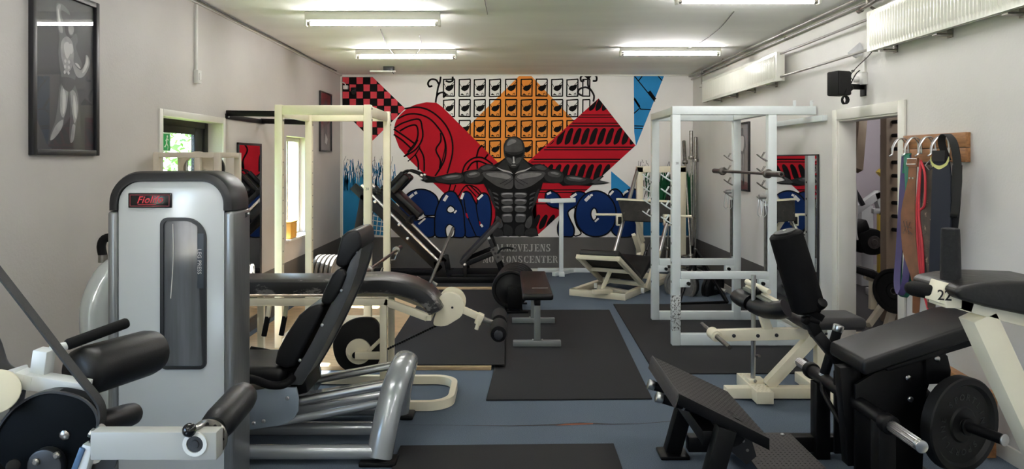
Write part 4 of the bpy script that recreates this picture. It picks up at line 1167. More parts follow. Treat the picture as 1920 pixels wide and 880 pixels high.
def wallpt(px, py, off):
    x = XR - off; y = x * F_PX / (px - PX0)
    return V((x, y, CAM_Z - (py - PY0) * y / F_PX))
for pts in ([(1727, 300, .15), (1722, 350, .16), (1719, 400, .16), (1722, 470, .16), (1728, 530, .15), (1738, 572, .13), (1741, 582, .13)], [(1727, 304, .16), (1733, 320, .165), (1735, 345, .165), (1733, 385, .165), (1724, 402, .165), (1726, 470, .165), (1730, 535, .155)], [(1727, 306, .155), (1724, 345, .17), (1723, 400, .17), (1730, 470, .17), (1731, 530, .16)]):
    MB().tube([wallpt(*q) for q in pts], 0.0075, 8, smooth=6).build('rubber_tube', red_m, rr)
t, P = hang('weight_belt', 'dark scuffed leather belt hanging under the third hook', 'belt', [(1746, 310, .14), (1744, 345, .145), (1738, 400, .15), (1742, 460, .15), (1748, 520, .14), (1746, 585, .12)], [.06, .065, .085, .085, .06, .05], leather_dk)
MB().tube([P[0] + V((-0.01, 0, 0.03)), P[0] + SIDE * 0.03 + V((-0.01, 0, 0.0)), P[0] + V((-0.012, 0, -0.03)), P[0] - SIDE * 0.03 + V((-0.01, 0, 0.0))], 0.004, 6, closed=True).build('buckle', chrome, t)
t, P = hang('weight_belt', 'narrow black strap between the red tube and scuffed belt', 'belt', [(1735, 305, .12), (1734, 380, .12), (1736, 470, .12), (1735, 545, .12)], 0.06, webbing)
t, P = hang('dip_belt', 'wide navy support belt with a pale yellow lined buckle', 'belt', [(1765, 292, .14), (1766, 330, .15), (1764, 420, .15), (1760, 500, .14), (1757, 560, .12)], [.09, .12, .13, .12, .10], navy_m, 0.012)
MB().ribbon([P[0] + V((-0.012, -0.004, 0.03)), P[0] + V((-0.016, -0.006, -0.035))], 0.085, 0.02, SIDE).build('buckle', webbing, t)
MB().ribbon(cr([P[0] + SIDE * -0.06 + V((-0.012, -.004, -0.02)), P[0] + SIDE * -0.04 + V((-0.014, -.005, -0.06)), P[0] + V((-0.016, -.006, -0.075)), P[0] + SIDE * 0.04 + V((-0.014, -.005, -0.06)), P[0] + SIDE * 0.06 + V((-0.012, -.004, -0.02))], 4), 0.03, 0.006, (0, 0, 1)).build('yellow_lining', mat('pale_yellow', srgb(206, 206, 130), 0.6), t)
t = thing('lifting_strap', W(1780, 260, 4.4), 'long black webbing strap looped over the last hook', 'strap', 'belts and bands on the hook board')
lp = [wallpt(*q) for q in ((1776, 300, .06), (1766, 270, .10), (1768, 254, .13), (1778, 253, .15), (1788, 268, .15), (1794, 300, .14), (1796, 340, .13), (1790, 400, .13), (1786, 408, .12))]
MB().ribbon(cr(lp, 5), 0.05, 0.005, SIDE).build('strap_loop', webbing, t)
MB().ribbon(cr([wallpt(*q) for q in ((1795, 310, .12), (1793, 360, .12), (1788, 420, .11), (1778, 480, .11), (1760, 560, .10))], 5), 0.06, 0.006, SIDE).build('strap_tail', webbing, t)
# ------------------------------------------------------------------ platforms and floor mats
def flat_thing(name, label, cat, pts, z0, z1, m, grp=None, bev=0.003):
    o = MB().prism([V((p[0], p[1], z0)) for p in pts], (0, 0, z1 - z0), bev).build(name, m, None, angle=30)
    return tag(o, label, cat, grp)
PZ = 0.032
pf = thing('lifting_platform', (-1.2, 7.0, 0), 'low wooden lifting platform under the cream rack', 'platform')
bw = (8.85 - 5.56) / 3
for k in range(3):
    MB().box((-2.36, 5.56 + k * bw + 0.001, 0), (-0.13, 5.56 + (k + 1) * bw - 0.001, PZ), 0.003).build('plank_panel', ply, pf)
pb = thing('machine_platform', (-1.0, 9.6, 0), 'black topped wooden platform under the hack squat machine', 'platform')
MB().box((-2.36, 8.93, 0), (-0.10, 10.44, 0.05), 0.003).build('plank_panel', ply, pb)
MB().box((-2.355, 8.94, 0.05), (-0.105, 10.43, 0.058), 0.002).build('rubber_top', rubber, pb)
GM = 'black rubber floor mats'
flat_thing('floor_mat', 'black rubber mat lying on the wooden platform', 'mat', [(-1.02, 5.575), (-0.025, 5.58), (-0.03, 8.80), (-1.0, 8.80)], PZ + 0.001, PZ + 0.011, rubber, GM)
flat_thing('floor_mat', 'large black rubber mat under the grey flat bench', 'mat', [(-0.148, 4.85), (0.992, 4.88), (1.11, 7.76), (0.02, 7.76)], 0.001, 0.012, rubber, GM)
flat_thing('floor_mat', 'black rubber mat beneath the white power rack', 'mat', [(1.13, 5.45), (2.42, 5.46), (2.68, 8.07), (1.20, 8.07)], 0.001, 0.012, rubber, GM)
flat_thing('floor_mat', 'black rubber mat at the bottom edge of the picture', 'mat', [(-0.62, 2.6), (0.60, 2.6), (0.612, 4.10), (-0.615, 4.07)], 0.001, 0.013, rubber, GM)

# ------------------------------------------------------------------ shared shapes
ORD = ('first', 'second', 'third', 'fourth', 'fifth', 'sixth')
def plate(name, c, axis, r, th, label, grp, m=plate_rubber, parent=None, cat='weight plate', holes=False, hub_m=None):
    """Weight plate: raised rim, recessed face, steel hub; c = centre of the plate."""
    ax = V(axis).normalized()
    t = thing(name, V(c), label, cat, grp) if parent is None else parent
    h = th / 2
    prof = [(-h * 0.7, 0.028), (-h * 0.7, r * 0.34), (-h * 0.45, r * 0.38), (-h * 0.45, r * 0.80), (-h, r * 0.86), (-h, r * 0.97), (-h * 0.8, r), (h * 0.8, r), (h, r * 0.97), (h, r * 0.86), (h * 0.45, r * 0.80), (h * 0.45, r * 0.38), (h * 0.7, r * 0.34), (h * 0.7, 0.028)]
    MB().closed_lathe(c, ax, prof, 40).build('plate_disc' if parent is None else 'plate', m, t)
    MB().ring(V(c) - ax * h * 0.74, ax, 0.031, 0.0262, th * 0.74, 20).build('hub', hub_m or steel, t)
    return t
def barbell(name, a, b, label, grp=None, sleeve=0.30, m=steel, cat='barbell'):
    a, b = V(a), V(b); d = (b - a).normalized()
    t = thing(name, (a + b) / 2, label, cat, grp)
    MB().cyl(a + d * sleeve, b - d * sleeve, 0.014, seg=12).build('shaft', m, t)
    for s, p in ((1, a), (-1, b)):
        MB().lathe(p, d * s, [(0, 0.020), (0.004, 0.025), (sleeve - 0.03, 0.025)], 16).build('sleeve', m, t)
        MB().cyl(p + d * s * (sleeve - 0.045), p + d * s * (sleeve + 0.0), 0.040, seg=18, bev=0.006).build('collar', m, t)
        MB().cyl(p + d * s * -0.0005, p + d * s * 0.002, 0.012, seg=10).build('end_hole', black_metal, t)
    return t

# ------------------------------------------------------------------ cream power rack (left)
ckr = thing('power_rack', (-1.58, 6.55, PZ), 'cream power rack of square posts standing on the wooden platform', 'power rack')
lx, rx, fy, by, tz = -1.972, -1.207, 6.13, 6.98, 2.125
PW = 0.065
for (x, y, nm) in ((lx, fy, ''), (rx, fy, ''), (lx + 0.02, by, ''), (rx + 0.02, by, '')):
    MB().box((x - PW / 2, y - PW / 2, PZ), (x + PW / 2, y + PW / 2, tz), 0.005).build('post', cream, ckr)
MB().box((lx + PW / 2, fy - PW / 2, tz - 0.085), (rx - PW / 2, fy + PW / 2, tz - 0.005), 0.005).build('top_rail', cream, ckr)
MB().box((lx + PW / 2 + .02, by - PW / 2, tz - 0.095), (rx - PW / 2 + .02, by + PW / 2, tz - 0.02), 0.005).build('top_rail', cream, ckr)
for x in (lx + 0.01, rx + 0.01):
    MB().box((x - 0.02, fy + PW / 2, tz - 0.10), (x + 0.02, by - PW / 2, tz - 0.01), 0.004).build('side_rail', cream, ckr)
    MB().box((x - 0.03, fy + PW / 2, PZ + 0.001), (x + 0.03, by - PW / 2, PZ + 0.07), 0.004).build('side_rail', cream, ckr)
MB().box((lx + PW / 2, fy - 0.03, PZ + 0.001), (rx - PW / 2, fy + 0.03, PZ + 0.085), 0.004).build('bottom_rail', cream, ckr)
MB().box((lx + PW / 2 + .02, by - 0.03, PZ + 0.001), (rx - PW / 2 + .02, by + 0.03, PZ + 0.085), 0.004).build('bottom_rail', cream, ckr)
MB().box((lx + PW / 2 + .02, by - 0.025, 0.26), (rx - PW / 2 + .02, by + 0.025, 0.33), 0.004).build('cross_rail', cream, ckr)
for y in (fy - 0.0, by):
    for z in (tz - 0.03, tz - 0.13):
        bolt(ckr, (rx + (0.0 if y == fy else 0.02) + PW / 2, y, z), (1, 0, 0), 0.012, steel)
        bolt(ckr, (lx + (0.0 if y == fy else 0.02) + PW / 2, y - (PW / 2 if False else 0), z), (1, 0, 0), 0.012, steel)
pins = MB()
for k in range(13):
    z = 0.42 + k * 0.11
    for y in (fy, by):
        pins.cyl((rx - PW / 2 - 0.0012 + (0 if y == fy else .02), y, z), (rx - PW / 2 + 0.002 + (0 if y == fy else .02), y, z), 0.007, seg=8)
        pins.cyl((lx + PW / 2 - 0.002 + (0 if y == fy else .02), y, z), (lx + PW / 2 + 0.0012 + (0 if y == fy else .02), y, z), 0.007, seg=8)
pins.build('peg_holes', dark_steel, ckr)
text_mb('20', 0.03, (rx, fy - PW / 2 - 0.0008, 1.40), (1, 0, 0), (0, 0, 1), 0.0004).build('number_mark', print_black, ckr, smooth=False)
# dark wall bracket
wb = thing('wall_bracket', (XL, 6.6, 2.0), 'dark steel bracket tying the cream rack to the left wall', 'bracket')
MB().beam((XL + 0.004, 6.24, 2.06), (lx - PW / 2, 6.16, 2.05), 0.045, 0.05).build('bracket_arm', black_metal, wb)
MB().beam((XL + 0.004, 7.12, 2.04), (lx + 0.02 - PW / 2, 7.0, 2.02), 0.045, 0.05).build('bracket_arm', black_metal, wb)
MB().box((XL + 0.001, 6.20, 2.01), (XL + 0.012, 7.18, 2.055), 0.002).build('bracket_plate', black_metal, wb)
bolt(wb, (XL + 0.012, 6.25, 2.035), (1, 0, 0), 0.014, chrome)

barbell('barbell', W(671, 517, 5.55) + V((0.03, 0, 0)), W(746, 464, 7.55) + V((0.03, 0, 0)), 'steel barbell resting low in the cream rack pointing at the mural', 'barbells on the racks', 0.30)
for (y, s) in ((fy, 1), (by, 1)):
    z = 0.70 if y == fy else 0.72
    hk = thing('bar_holder', (rx, y, z - 0.06), 'steel cradle peg on the %s right post of the cream rack' % ('front' if y == fy else 'rear'), 'rack peg', 'bar cradles of the cream rack')
    MB().tube([(rx + PW / 2 + (0 if y == fy else .02), y - 0.01, z - 0.055), (rx + 0.10, y - 0.01, z - 0.05), (rx + 0.13, y - 0.01, z + 0.02)], 0.009, 8).build('peg', steel, hk)
    MB().box((rx + PW / 2 + (0 if y == fy else .02), y - 0.025, z - 0.09), (rx + PW / 2 + 0.006 + (0 if y == fy else .02), y + 0.02, z - 0.02), 0.002).build('peg_plate', steel, hk)
# bright iron plates by the left wall
pr = thing('plate_stand', (-2.05, 8.5, PZ), 'low black stand holding the bright iron plates by the window', 'plate rack')
MB().box((-2.30, 8.28, PZ), (-1.72, 8.34, PZ + 0.05), 0.004).box((-2.30, 8.60, PZ), (-1.72, 8.66, PZ + 0.05), 0.004).build('stand_rails', black_metal, pr)
for k in range(5):
    plate('weight_plate', (-2.24 + k * 0.055, 8.47, PZ + 0.225 + 0.035), (1, -0.25, 0), 0.225, 0.035, 'bright iron plate in the row under the window, %s from the wall' % ORD[k], 'iron plates standing under the window', plate_iron, hub_m=steel)
for k in range(2):
    plate('weight_plate', (-1.86 + k * 0.05, 8.47, PZ + 0.17 + 0.035), (1, -0.25, 0), 0.17, 0.03, 'smaller iron plate in the window row, %s' % ('outermost' if k else 'second from the room side'), 'small iron plates standing under the window', plate_iron)

# ------------------------------------------------------------------ white power rack (right)
wr = thing('power_rack', (1.93, 6.8, 0.012), 'white power rack with chipped paint holding a barbell', 'power rack')
lx, rx, fy, by, tz, z0 = 1.487, 2.335, 6.29, 7.29, 2.05, 0.012
PW = 0.075
posts = ((lx, fy), (rx, fy), (lx + 0.025, by), (rx + 0.012, by))
for (x, y) in posts:
    MB().box((x - PW / 2, y - PW / 2, z0), (x + PW / 2, y + PW / 2, tz), 0.006).build('post', white_paint, wr)
MB().box((lx - PW / 2, fy - 0.036, tz), (XR - 0.02, fy + 0.036, tz + 0.075), 0.005).build('top_rail', white_paint, wr)
MB().box((lx + .025 - PW / 2, by - 0.036, tz), (rx + 0.012 + PW / 2, by + 0.036, tz + 0.075), 0.005).build('top_rail', white_paint, wr)
MB().box((lx - PW / 2 + .012, fy + .036, tz + 0.005), (lx + PW / 2 + .012, by - .036, tz + 0.07), 0.005).build('side_rail', white_paint, wr)
MB().box((rx - PW / 2 + .006, fy + .036, tz + 0.005), (rx + PW / 2 + .006, by - .036, tz + 0.07), 0.005).build('side_rail', white_paint, wr)
MB().box((lx + PW / 2, fy - 0.034, z0), (rx + 0.33, fy + 0.034, z0 + 0.10), 0.005).build('bottom_rail', white_paint, wr)
MB().box((lx + .025 + PW / 2, by - 0.034, z0), (rx + 0.30, by + 0.034, z0 + 0.085), 0.005).build('bottom_rail', white_paint, wr)
MB().beam((rx + 0.30, fy + 0.034, z0 + 0.045), (rx + 0.27, by - 0.034, z0 + 0.045), 0.06, 0.08).build('bottom_rail', white_paint, wr)
MB().box((lx + PW / 2, fy - 0.05, 0.60), (rx - PW / 2, fy - 0.0, 0.665), 0.005).build('safety_bar', white_paint, wr)
MB().box((lx + .025 + PW / 2, by - 0.05, 0.575), (rx + .012 - PW / 2, by - 0.0, 0.64), 0.005).build('safety_bar', white_paint, wr)
for (x, y, z, s) in ((lx + PW / 2 + 0.04, fy - 0.03, 0.575, 1), (rx - PW / 2 - 0.04, fy - 0.03, 0.575, -1), (lx + .025 + PW / 2 + 0.04, by - 0.03, 0.55, 1), (rx + .012 - PW / 2 - 0.04, by - 0.03, 0.55, -1)):
    MB().box((x - 0.05, y - 0.025, z - 0.045), (x + 0.04, y + 0.035, z + 0.024), 0.004).build('safety_bracket', white_paint, wr)
    MB().cyl((x + s * 0.02, y - 0.03, z - 0.01), (x + s * 0.02, y - 0.055, z - 0.01), 0.016, seg=10).build('clamp_knob', black_metal, wr)
MB().box((XR - 0.045, 6.08, 1.985), (XR - 0.001, 7.40, 2.035), 0.004).build('wall_rail', white_paint, wr)
for x in (XR - 0.22, XR - 0.07):
    MB().box((x - 0.006, fy - 0.036, tz + 0.075), (x + 0.02, fy - 0.030, tz + 0.125), 0.002).build('mounting_tab', white_paint, wr)
scuff = mat('scuffed_paint', srgb(206, 210, 210), 0.5, chips=srgb(60, 56, 54), chip_amt=0.53, chip_scale=60)
MB().box((lx - PW / 2 - 0.0008, fy - PW / 2 - 0.0008, 0.14), (lx + PW / 2 + 0.0008, fy + PW / 2 + 0.0008, 0.46), 0.006).build('scuffed_patch', scuff, wr)
text_mb('20', 0.028, (lx + 0.005, fy - PW / 2 - 0.0008, 1.62), (1, 0, 0), (0, 0, 1), 0.0004).build('number_mark', print_black, wr, smooth=False)
hole = MB()
for (x, y) in posts:
    for k in range(7):
        hole.cyl((x - PW / 2 - 0.001 if x < 2 else x + PW / 2 - 0.002, y, 0.4 + k * 0.17), (x - PW / 2 + 0.002 if x < 2 else x + PW / 2 + 0.001, y, 0.4 + k * 0.17), 0.012, seg=8)
hole.build('peg_holes', black_metal, wr)
# hook ladders
for (x, y, s, ztop) in ((lx, fy, 1, 1.52), (lx + .025, by, 1, 1.50), (rx, fy, -1, 1.70), (rx + .012, by, -1, 1.70)):
    hx = x + s * -(PW / 2 + 0.006) if s > 0 else x - (PW / 2 + 0.006)
    for k in range(4):
        z = ztop - k * 0.125
        hk = MB()
        for dy in (-0.018, 0.018):
            hk.tube([(hx + 0.004, y + dy, z - 0.06), (hx - 0.045, y + dy * 0.6, z - 0.03), (hx - 0.085, y + dy * 0.3, z + 0.0)], 0.0055, 6)
            hk.tube([(hx - 0.045, y + dy * 0.6, z - 0.03), (hx - 0.015, y + dy, z + 0.02)], 0.0045, 6)
        hk.build('bar_hook', white_paint if s > 0 else steel, wr)
for (x, y) in ((rx, fy), (rx + .012, by)):
    MB().cyl((x - PW / 2 - 0.014, y, 0.66), (x - PW / 2 - 0.014, y, 1.24), 0.013, seg=10).build('guide_rod', dark_steel, wr)
barbell('barbell', (2.205, 5.72, 1.533), (2.215, 7.62, 1.533), 'dark steel barbell on the hooks of the white rack', 'barbells on the racks', 0.33, dark_steel)
for (x, y, nm) in ((rx - 0.09, fy - 0.01, 'near'), (rx - 0.08, by - 0.01, 'far')):
    cl = thing('collar_clip', (x, y, 1.16), 'pair of wire barbell clips hanging on the %s hook of the white rack' % nm, 'barbell clip', 'wire clips on the white rack')
    for dx in (-0.02, 0.02):
        MB().tube([(x + dx - 0.02, y - 0.01, 1.17), (x + dx - 0.008, y - 0.01, 1.30), (x + dx + 0.008, y - 0.01, 1.30), (x + dx + 0.02, y - 0.01, 1.17), (x + dx, y - 0.012, 1.145)], 0.003, 6, closed=True).build('wire_loop', chrome, cl)
    MB().cyl((x - 0.03, y - 0.02, 1.325), (x + 0.03, y - 0.02, 1.325), 0.022, seg=14).build('spring', chrome, cl)

# ------------------------------------------------------------------ grey flat bench
fb = thing('flat_bench', (0.25, 6.8, 0.012), 'grey framed flat bench with black pad on the centre mat', 'bench')
cxb = 0.262
pad = MB().box((cxb - 0.135, 6.14, 0.43), (cxb + 0.135, 7.42, 0.49), 0.022, 4).build('pad', vinyl, fb)
MB().box((cxb - 0.10, 6.3, 0.418), (cxb + 0.10, 7.3, 0.432), 0.002).build('pad_board', black_metal, fb)
text_mb('SPORTLINE', 0.028, (cxb + 0.03, 6.42, 0.4905), (-1, 0, 0), (0, -1, 0), 0.0004, bold=0.0005).build('brand_mark', mat('print_white', srgb(200, 198, 196), 0.6), pad, smooth=False)
for y, hw in ((6.24, 0.205), (7.13, 0.21)):
    MB().box((cxb - hw - 0.01, y - 0.03, 0.013), (cxb + hw, y + 0.03, 0.063), 0.006).build('foot_bar', grey_bench, fb)
    MB().box((cxb - 0.03, y - 0.025, 0.063), (cxb + 0.025, y + 0.025, 0.38), 0.005).build('leg', grey_bench, fb)
    for s in (-1, 1): bolt(fb, (cxb + s * 0.04, y - 0.0, 0.066), (0, 0, 1), 0.010)
MB().box((cxb - 0.03, 6.10 + 0.1, 0.375), (cxb + 0.025, 7.35, 0.42), 0.005).build('spine', black_metal, fb)

# ------------------------------------------------------------------ plate rack with black bumper plates
rk = thing('plate_rack', (0.05, 7.75, 0.013), 'low black floor rack holding the upright bumper plates', 'plate rack')
py0 = 7.62
MB().box((-0.015, py0 - 0.05, 0.013), (0.22, py0 + 0.0, 0.032), 0.002).build('cross_bar', black_metal, rk)
MB().box((-0.015, py0 + 0.42, 0.013), (0.22, py0 + 0.47, 0.032), 0.002).build('cross_bar', black_metal, rk)
MB().box((-0.015, py0, 0.013), (0.01, py0 + 0.42, 0.05), 0.004).build('side_bar', black_metal, rk)
MB().box((0.13, py0, 0.013), (0.16, py0 + 0.42, 0.05), 0.004).build('side_bar', black_metal, rk)
MB().box((0.0, py0 - 0.045, 0.055), (0.155, py0 - 0.02, 0.30), 0.006).build('end_plate', black_metal, rk)
MB().ring((0.075, py0 - 0.046, 0.245), (0, -1, 0), 0.034, 0.02, 0.008, 18).build('handle_ring', plate_rubber, rk)
for k in range(6):
    plate('weight_plate', (0.03 + 0.013 * k, py0 + 0.035 + k * 0.062, 0.056 + 0.202 + 0.004 * k), (0.12, -1, 0.0), 0.202 + 0.004 * k, 0.05, 'black bumper plate upright in the floor rack, ' + ('nearest of the row' if k == 0 else '%s from the front' % ORD[k]), 'black bumper plates in the floor rack')

# ------------------------------------------------------------------ white T stand by the mural
ts = thing('support_stand', W(1052, 515, 10.1), 'white steel T stand in front of the mural lettering', 'stand')
p0 = W(1052, 512, 10.15); 
MB().box((p0.x - 0.03, 10.10, 0.05), (p0.x + 0.03, 10.16, 1.09), 0.004).build('post', white_paint, ts)
MB().beam(W(1032, 377, 10.05), W(1079, 375.5, 10.05), 0.05, 0.06).build('top_bar', white_paint, ts)
MB().beam(W(1010, 376, 10.3), W(1050, 377, 10.2), 0.05, 0.05).build('top_bar', white_paint, ts)
MB().beam(G(1038, 514.5, 0.03), G(1082, 506, 0.03), 0.06, 0.055).build('base_bar', white_paint, ts)
MB().box((p0.x - 0.04, 10.0, 0.0), (p0.x + 0.04, 10.3, 0.055), 0.004).build('base_bar', white_paint, ts)
lb = MB().beam((0.44, 10.40, 0.035), (1.5, 10.38, 0.035), 0.06, 0.06).build('floor_beam', white_paint)
tag(lb, 'white steel beam lying along the foot of the mural wall', 'beam')

# ------------------------------------------------------------------ corner: upright barbells, plate tree
bh = thing('barbell_stand', (2.55, 10.2, 0), 'dark floor stand holding upright barbells in the far right corner', 'barbell stand')
MB().lathe((2.57, 9.9, 0.0), (0, 0, 1), [(0, 0.15), (0.02, 0.15), (0.03, 0.05), (0.04, 0.024), (0.45, 0.024)], 24).build('stand_base', black_metal, bh)
for k in range(5):
    plate('weight_plate', (2.57, 9.9, 0.13 + k * 0.028 + 0.055), (0, 0, 1), 0.15 - 0.004 * (k % 2), 0.026, 'grey iron plate in the pile on the corner stand, %s from the bottom' % ORD[k], 'iron plates piled on the corner stand', plate_iron)
sb = [((2.57, 9.9, 0.455), (2.565, 9.93, 2.06), 'thick steel barbell standing upright in the far right corner', 0.40), ((2.68, 10.15, 0.03), (2.70, 10.2, 1.98), 'steel barbell leaning on the right wall in the corner', 0.36),
      ((2.50, 9.62, 0.02), (2.58, 10.40, 1.93), 'slanting steel barbell in the corner left of the upright one', 0.36), ((2.30, 10.33, 0.02), (2.44, 10.44, 1.75), 'darker slanting barbell half hidden by the white rack post', 0.36)]
for a, b, lab, sl in sb:
    barbell('barbell', a, b, lab, 'barbells in the far corner', sl)
pt = thing('plate_tree', (2.05, 8.75, 0), 'black A-shaped plate tree behind the white rack', 'plate rack')
apex = W(1305, 470, 8.8)
for q in (G(1272, 574), G(1364, 570), G(1300, 548), G(1345, 545)):
    MB().beam(apex, q + V((0, 0, 0.012)), 0.03, 0.04).build('leg', black_metal, pt)
MB().beam(G(1275, 570, 0.02), G(1360, 567, 0.02), 0.03, 0.03).build('cross_bar', black_metal, pt)
for c, ax, nm in ((W(1274, 536, 8.62), (-0.50, -0.86, 0.05), 'left'), (W(1345, 541, 8.62), (0.6, -0.75, -0.15), 'right')):
    axv = V(ax).normalized()
    MB().cyl(c - axv * 0.16, c + axv * 0.12, 0.022, seg=12).build('plate_horn', chrome, pt)
    for k in range(3 if nm == 'left' else 2):
        plate('weight_plate', c - axv * (0.04 + k * 0.048), axv, 0.20 if nm == 'left' else 0.175, 0.042, 'plate on the %s horn of the plate tree, %s' % (nm, ('outermost', 'second one in', 'third one in')[k]), 'plates on the plate tree', plate_iron if (nm == 'left' and k == 0) else plate_rubber)
# ------------------------------------------------------------------ black hack squat machine in front of the mural
hs = thing('hack_squat_machine', (-1.2, 9.5, 0.058), 'black sled hack squat machine in front of the navy letters', 'gym machine')
PT = 0.059
YN, YW = 9.2, 0.62
def both_sides(name, m, fn):
    for y in (YN, YN + YW):
        mb = MB(); fn(mb, y); mb.build(name, m, hs)
def HP(px, py, y=None):          # point in the near side plane carried to depth y
    p = W(px, py, YN)
    return V((p.x, y if y is not None else YN, p.z))
both_sides('sled_rail', black_metal, lambda mb, y: mb.beam(HP(662, 349, y), HP(826, 506, y), 0.06, 0.105))
both_sides('guide_rod', chrome, lambda mb, y: mb.cyl(HP(678, 347, y - 0.0), HP(824, 492, y - 0.0), 0.022, seg=14))
both_sides('rear_post', black_metal, lambda mb, y: mb.beam(HP(683, 366, y), V((HP(655, 520, y).x, y, PT + 0.06)), 0.06, 0.09, up=(1, 0, 0)))
both_sides('front_leg', black_metal, lambda mb, y: mb.prism([HP(812, 490, y - 0.03), HP(833, 490, y - 0.03), V((HP(840, 530).x, y - 0.03, PT)), V((HP(822, 530).x, y - 0.03, PT))], (0, 0.06, 0), 0.004))
both_sides('base_beam', black_metal, lambda mb, y: mb.box((HP(648, 500).x, y - 0.035, PT), (HP(962, 500).x, y + 0.035, PT + 0.075), 0.005))
for px in (652, 838, 955):
    MB().box((HP(px, 500).x - 0.035, YN + 0.03, PT), (HP(px, 500).x + 0.035, YN + YW - 0.03, PT + 0.07), 0.005).build('cross_beam', black_metal, hs)
MB().box((HP(845, 500).x, YN + 0.04, PT + 0.06), (HP(935, 500).x, YN + YW - 0.04, PT + 0.10), 0.004).build('step_plate', black_metal, hs)
d = (HP(826, 506) - HP(662, 349)).normalized(); nrm = V((-d.z, 0, d.x))
if nrm.z < 0: nrm = -nrm
sl = MB()
for y in (YN + 0.05, YN + YW - 0.05):
    sl.beam(HP(692, 362, y) + nrm * 0.10, HP(762, 430, y) + nrm * 0.10, 0.05, 0.06)
sl.beam(HP(700, 370, YN) + nrm * 0.10, HP(700, 370, YN + YW) + nrm * 0.10, 0.06, 0.06).beam(HP(755, 424, YN) + nrm * 0.10, HP(755, 424, YN + YW) + nrm * 0.10, 0.06, 0.06)
sl.build('sled_frame', black_metal, hs)
R3 = Matrix((d, V((0, 1, 0)), d.cross(V((0, 1, 0))))).transposed()
c = HP(748, 396, YN + YW / 2) + nrm * 0.115
MB().obox(c, (0.48, 0.36, 0.085), R3, 0.03, 4).build('back_pad', vinyl, hs)
for y in (YN + 0.13, YN + YW - 0.13):
    cs_ = HP(722, 372, y) + nrm * 0.25
    MB().obox(cs_, (0.10, 0.15, 0.30), R3, 0.035, 4).build('shoulder_pad', vinyl, hs)
    MB().beam(HP(712, 366, y) + nrm * 0.08, HP(712, 366, y) + nrm * 0.40, 0.05, 0.05, up=(0, 1, 0)).build('shoulder_post', black_metal, hs)
    h0 = HP(716, 362, y) + nrm * 0.36
    hb_ = MB().tube([h0, h0 + V((0.07, 0, 0.03)), h0 + V((0.17, -0.0, -0.0)), h0 + V((0.24, 0, -0.03))], 0.014, 10, smooth=4).build('hand_grip', foam, hs)
    MB().cyl(h0 + V((0.235, 0, -0.028)), h0 + V((0.262, 0, -0.039)), 0.017, seg=10).build('grip_cap', chrome, hs)
for px, py in ((704, 378), (697, 397), (749, 421), (765, 447)):
    bolt(hs, HP(px, py) + V((0, -0.032, 0)), (0, -1, 0), 0.02)
for y in (YN - 0.03, YN + YW + 0.03):      # plate horns on the sled
    s = -1 if y < YN else 1
    MB().cyl(HP(728, 415, y), HP(728, 415, y + s * 0.02), 0.05, seg=14).cyl(HP(728, 415, y + s * 0.02), HP(728, 415, y + s * 0.2), 0.024, seg=14).build('plate_horn', black_metal, hs)
# foot plate
fp0, fp1 = HP(866, 498), HP(940, 420)
fpd = (fp1 - fp0).normalized(); fpn = V((-fpd.z, 0, fpd.x))
MB().prism([fp0 + V((0, 0.0, 0)), fp1 + V((0, 0.0, 0)), fp1 + V((0, YW, 0)), fp0 + V((0, YW, 0))], fpn * 0.05, 0.006).build('foot_plate', mat('black_tread', srgb(28, 28, 30), 0.55, bump=0.6, bscale=60), hs)
both_sides('foot_plate_leg', black_metal, lambda mb, y: mb.beam(HP(872, 497, y), V((HP(872, 497).x, y, PT + 0.05)), 0.05, 0.05, up=(0, 1, 0)))
both_sides('foot_plate_strut', black_metal, lambda mb, y: mb.beam(HP(918, 447, y), V((HP(944, 505).x, y, PT + 0.05)), 0.05, 0.05, up=(0, 1, 0)))
both_sides('foot_plate_brace', black_metal, lambda mb, y: mb.beam(HP(874, 496, y), HP(930, 473, y), 0.045, 0.055))
br = MB().prism([HP(919, 468, YN - 0.03), HP(931, 461, YN - 0.03), HP(944, 485, YN - 0.03), HP(932, 493, YN - 0.03)], (0, -0.008, 0)).build('adjuster_plate', mat('grey_plate', srgb(86, 84, 82), 0.4, metal=0.5), hs, smooth=False)
for px, py in ((925, 468), (929, 475), (934, 482)):
    MB().cyl(HP(px, py, YN - 0.0385), HP(px, py, YN - 0.037), 0.017, seg=10).build('adjuster_hole', print_black, br)
MB().tube([HP(933, 475, YN - 0.03), HP(939, 467, YN - 0.04), HP(948, 464, YN - 0.04), HP(963, 466, YN - 0.04)], 0.014, 8, smooth=3).build('adjuster_handle', black_metal, hs)
bolt(hs, HP(917, 447) + V((0, -0.03, 0)), (0, -1, 0), 0.02); bolt(hs, HP(872, 496) + V((0, -0.03, 0)), (0, -1, 0), 0.02)

# ------------------------------------------------------------------ cream plate-loaded leg press near the far right corner
lp = thing('leg_press_machine', G(1170, 540), 'old cream leg press with tilted black seat and worn foot plate', 'gym machine')
A, B, C = G(1074, 554), G(1169, 563), G(1256, 526)
D = A + (C - B)
up1 = V((0, 0, 0.04))
for p, q, nm in ((A, B, 'base_rail'), (B, C, 'base_rail'), (A, D, 'base_rail'), (D, C, 'base_rail')):
    MB().beam(p + up1, q + up1, 0.07, 0.078, ext=0.03).build(nm, cream, lp)
S = [W(1084.5, 482, 8.45), W(1159.5, 486, 8.2), W(1203, 533, 8.72), W(1128, 525, 9.0)]      # tilted seat frame corners
for i, (p, q) in enumerate(zip(S, S[1:] + S[:1])):
    MB().beam(p, q, 0.05, 0.05, ext=0.02).build('seat_frame_rail', cream, lp)
MB().beam((S[0] + S[3]) / 2, (S[1] + S[2]) / 2, 0.05, 0.045).build('seat_frame_rail', cream, lp)
n_ = (S[1] - S[0]).cross(S[3] - S[0]).normalized()
if n_.z < 0: n_ = -n_
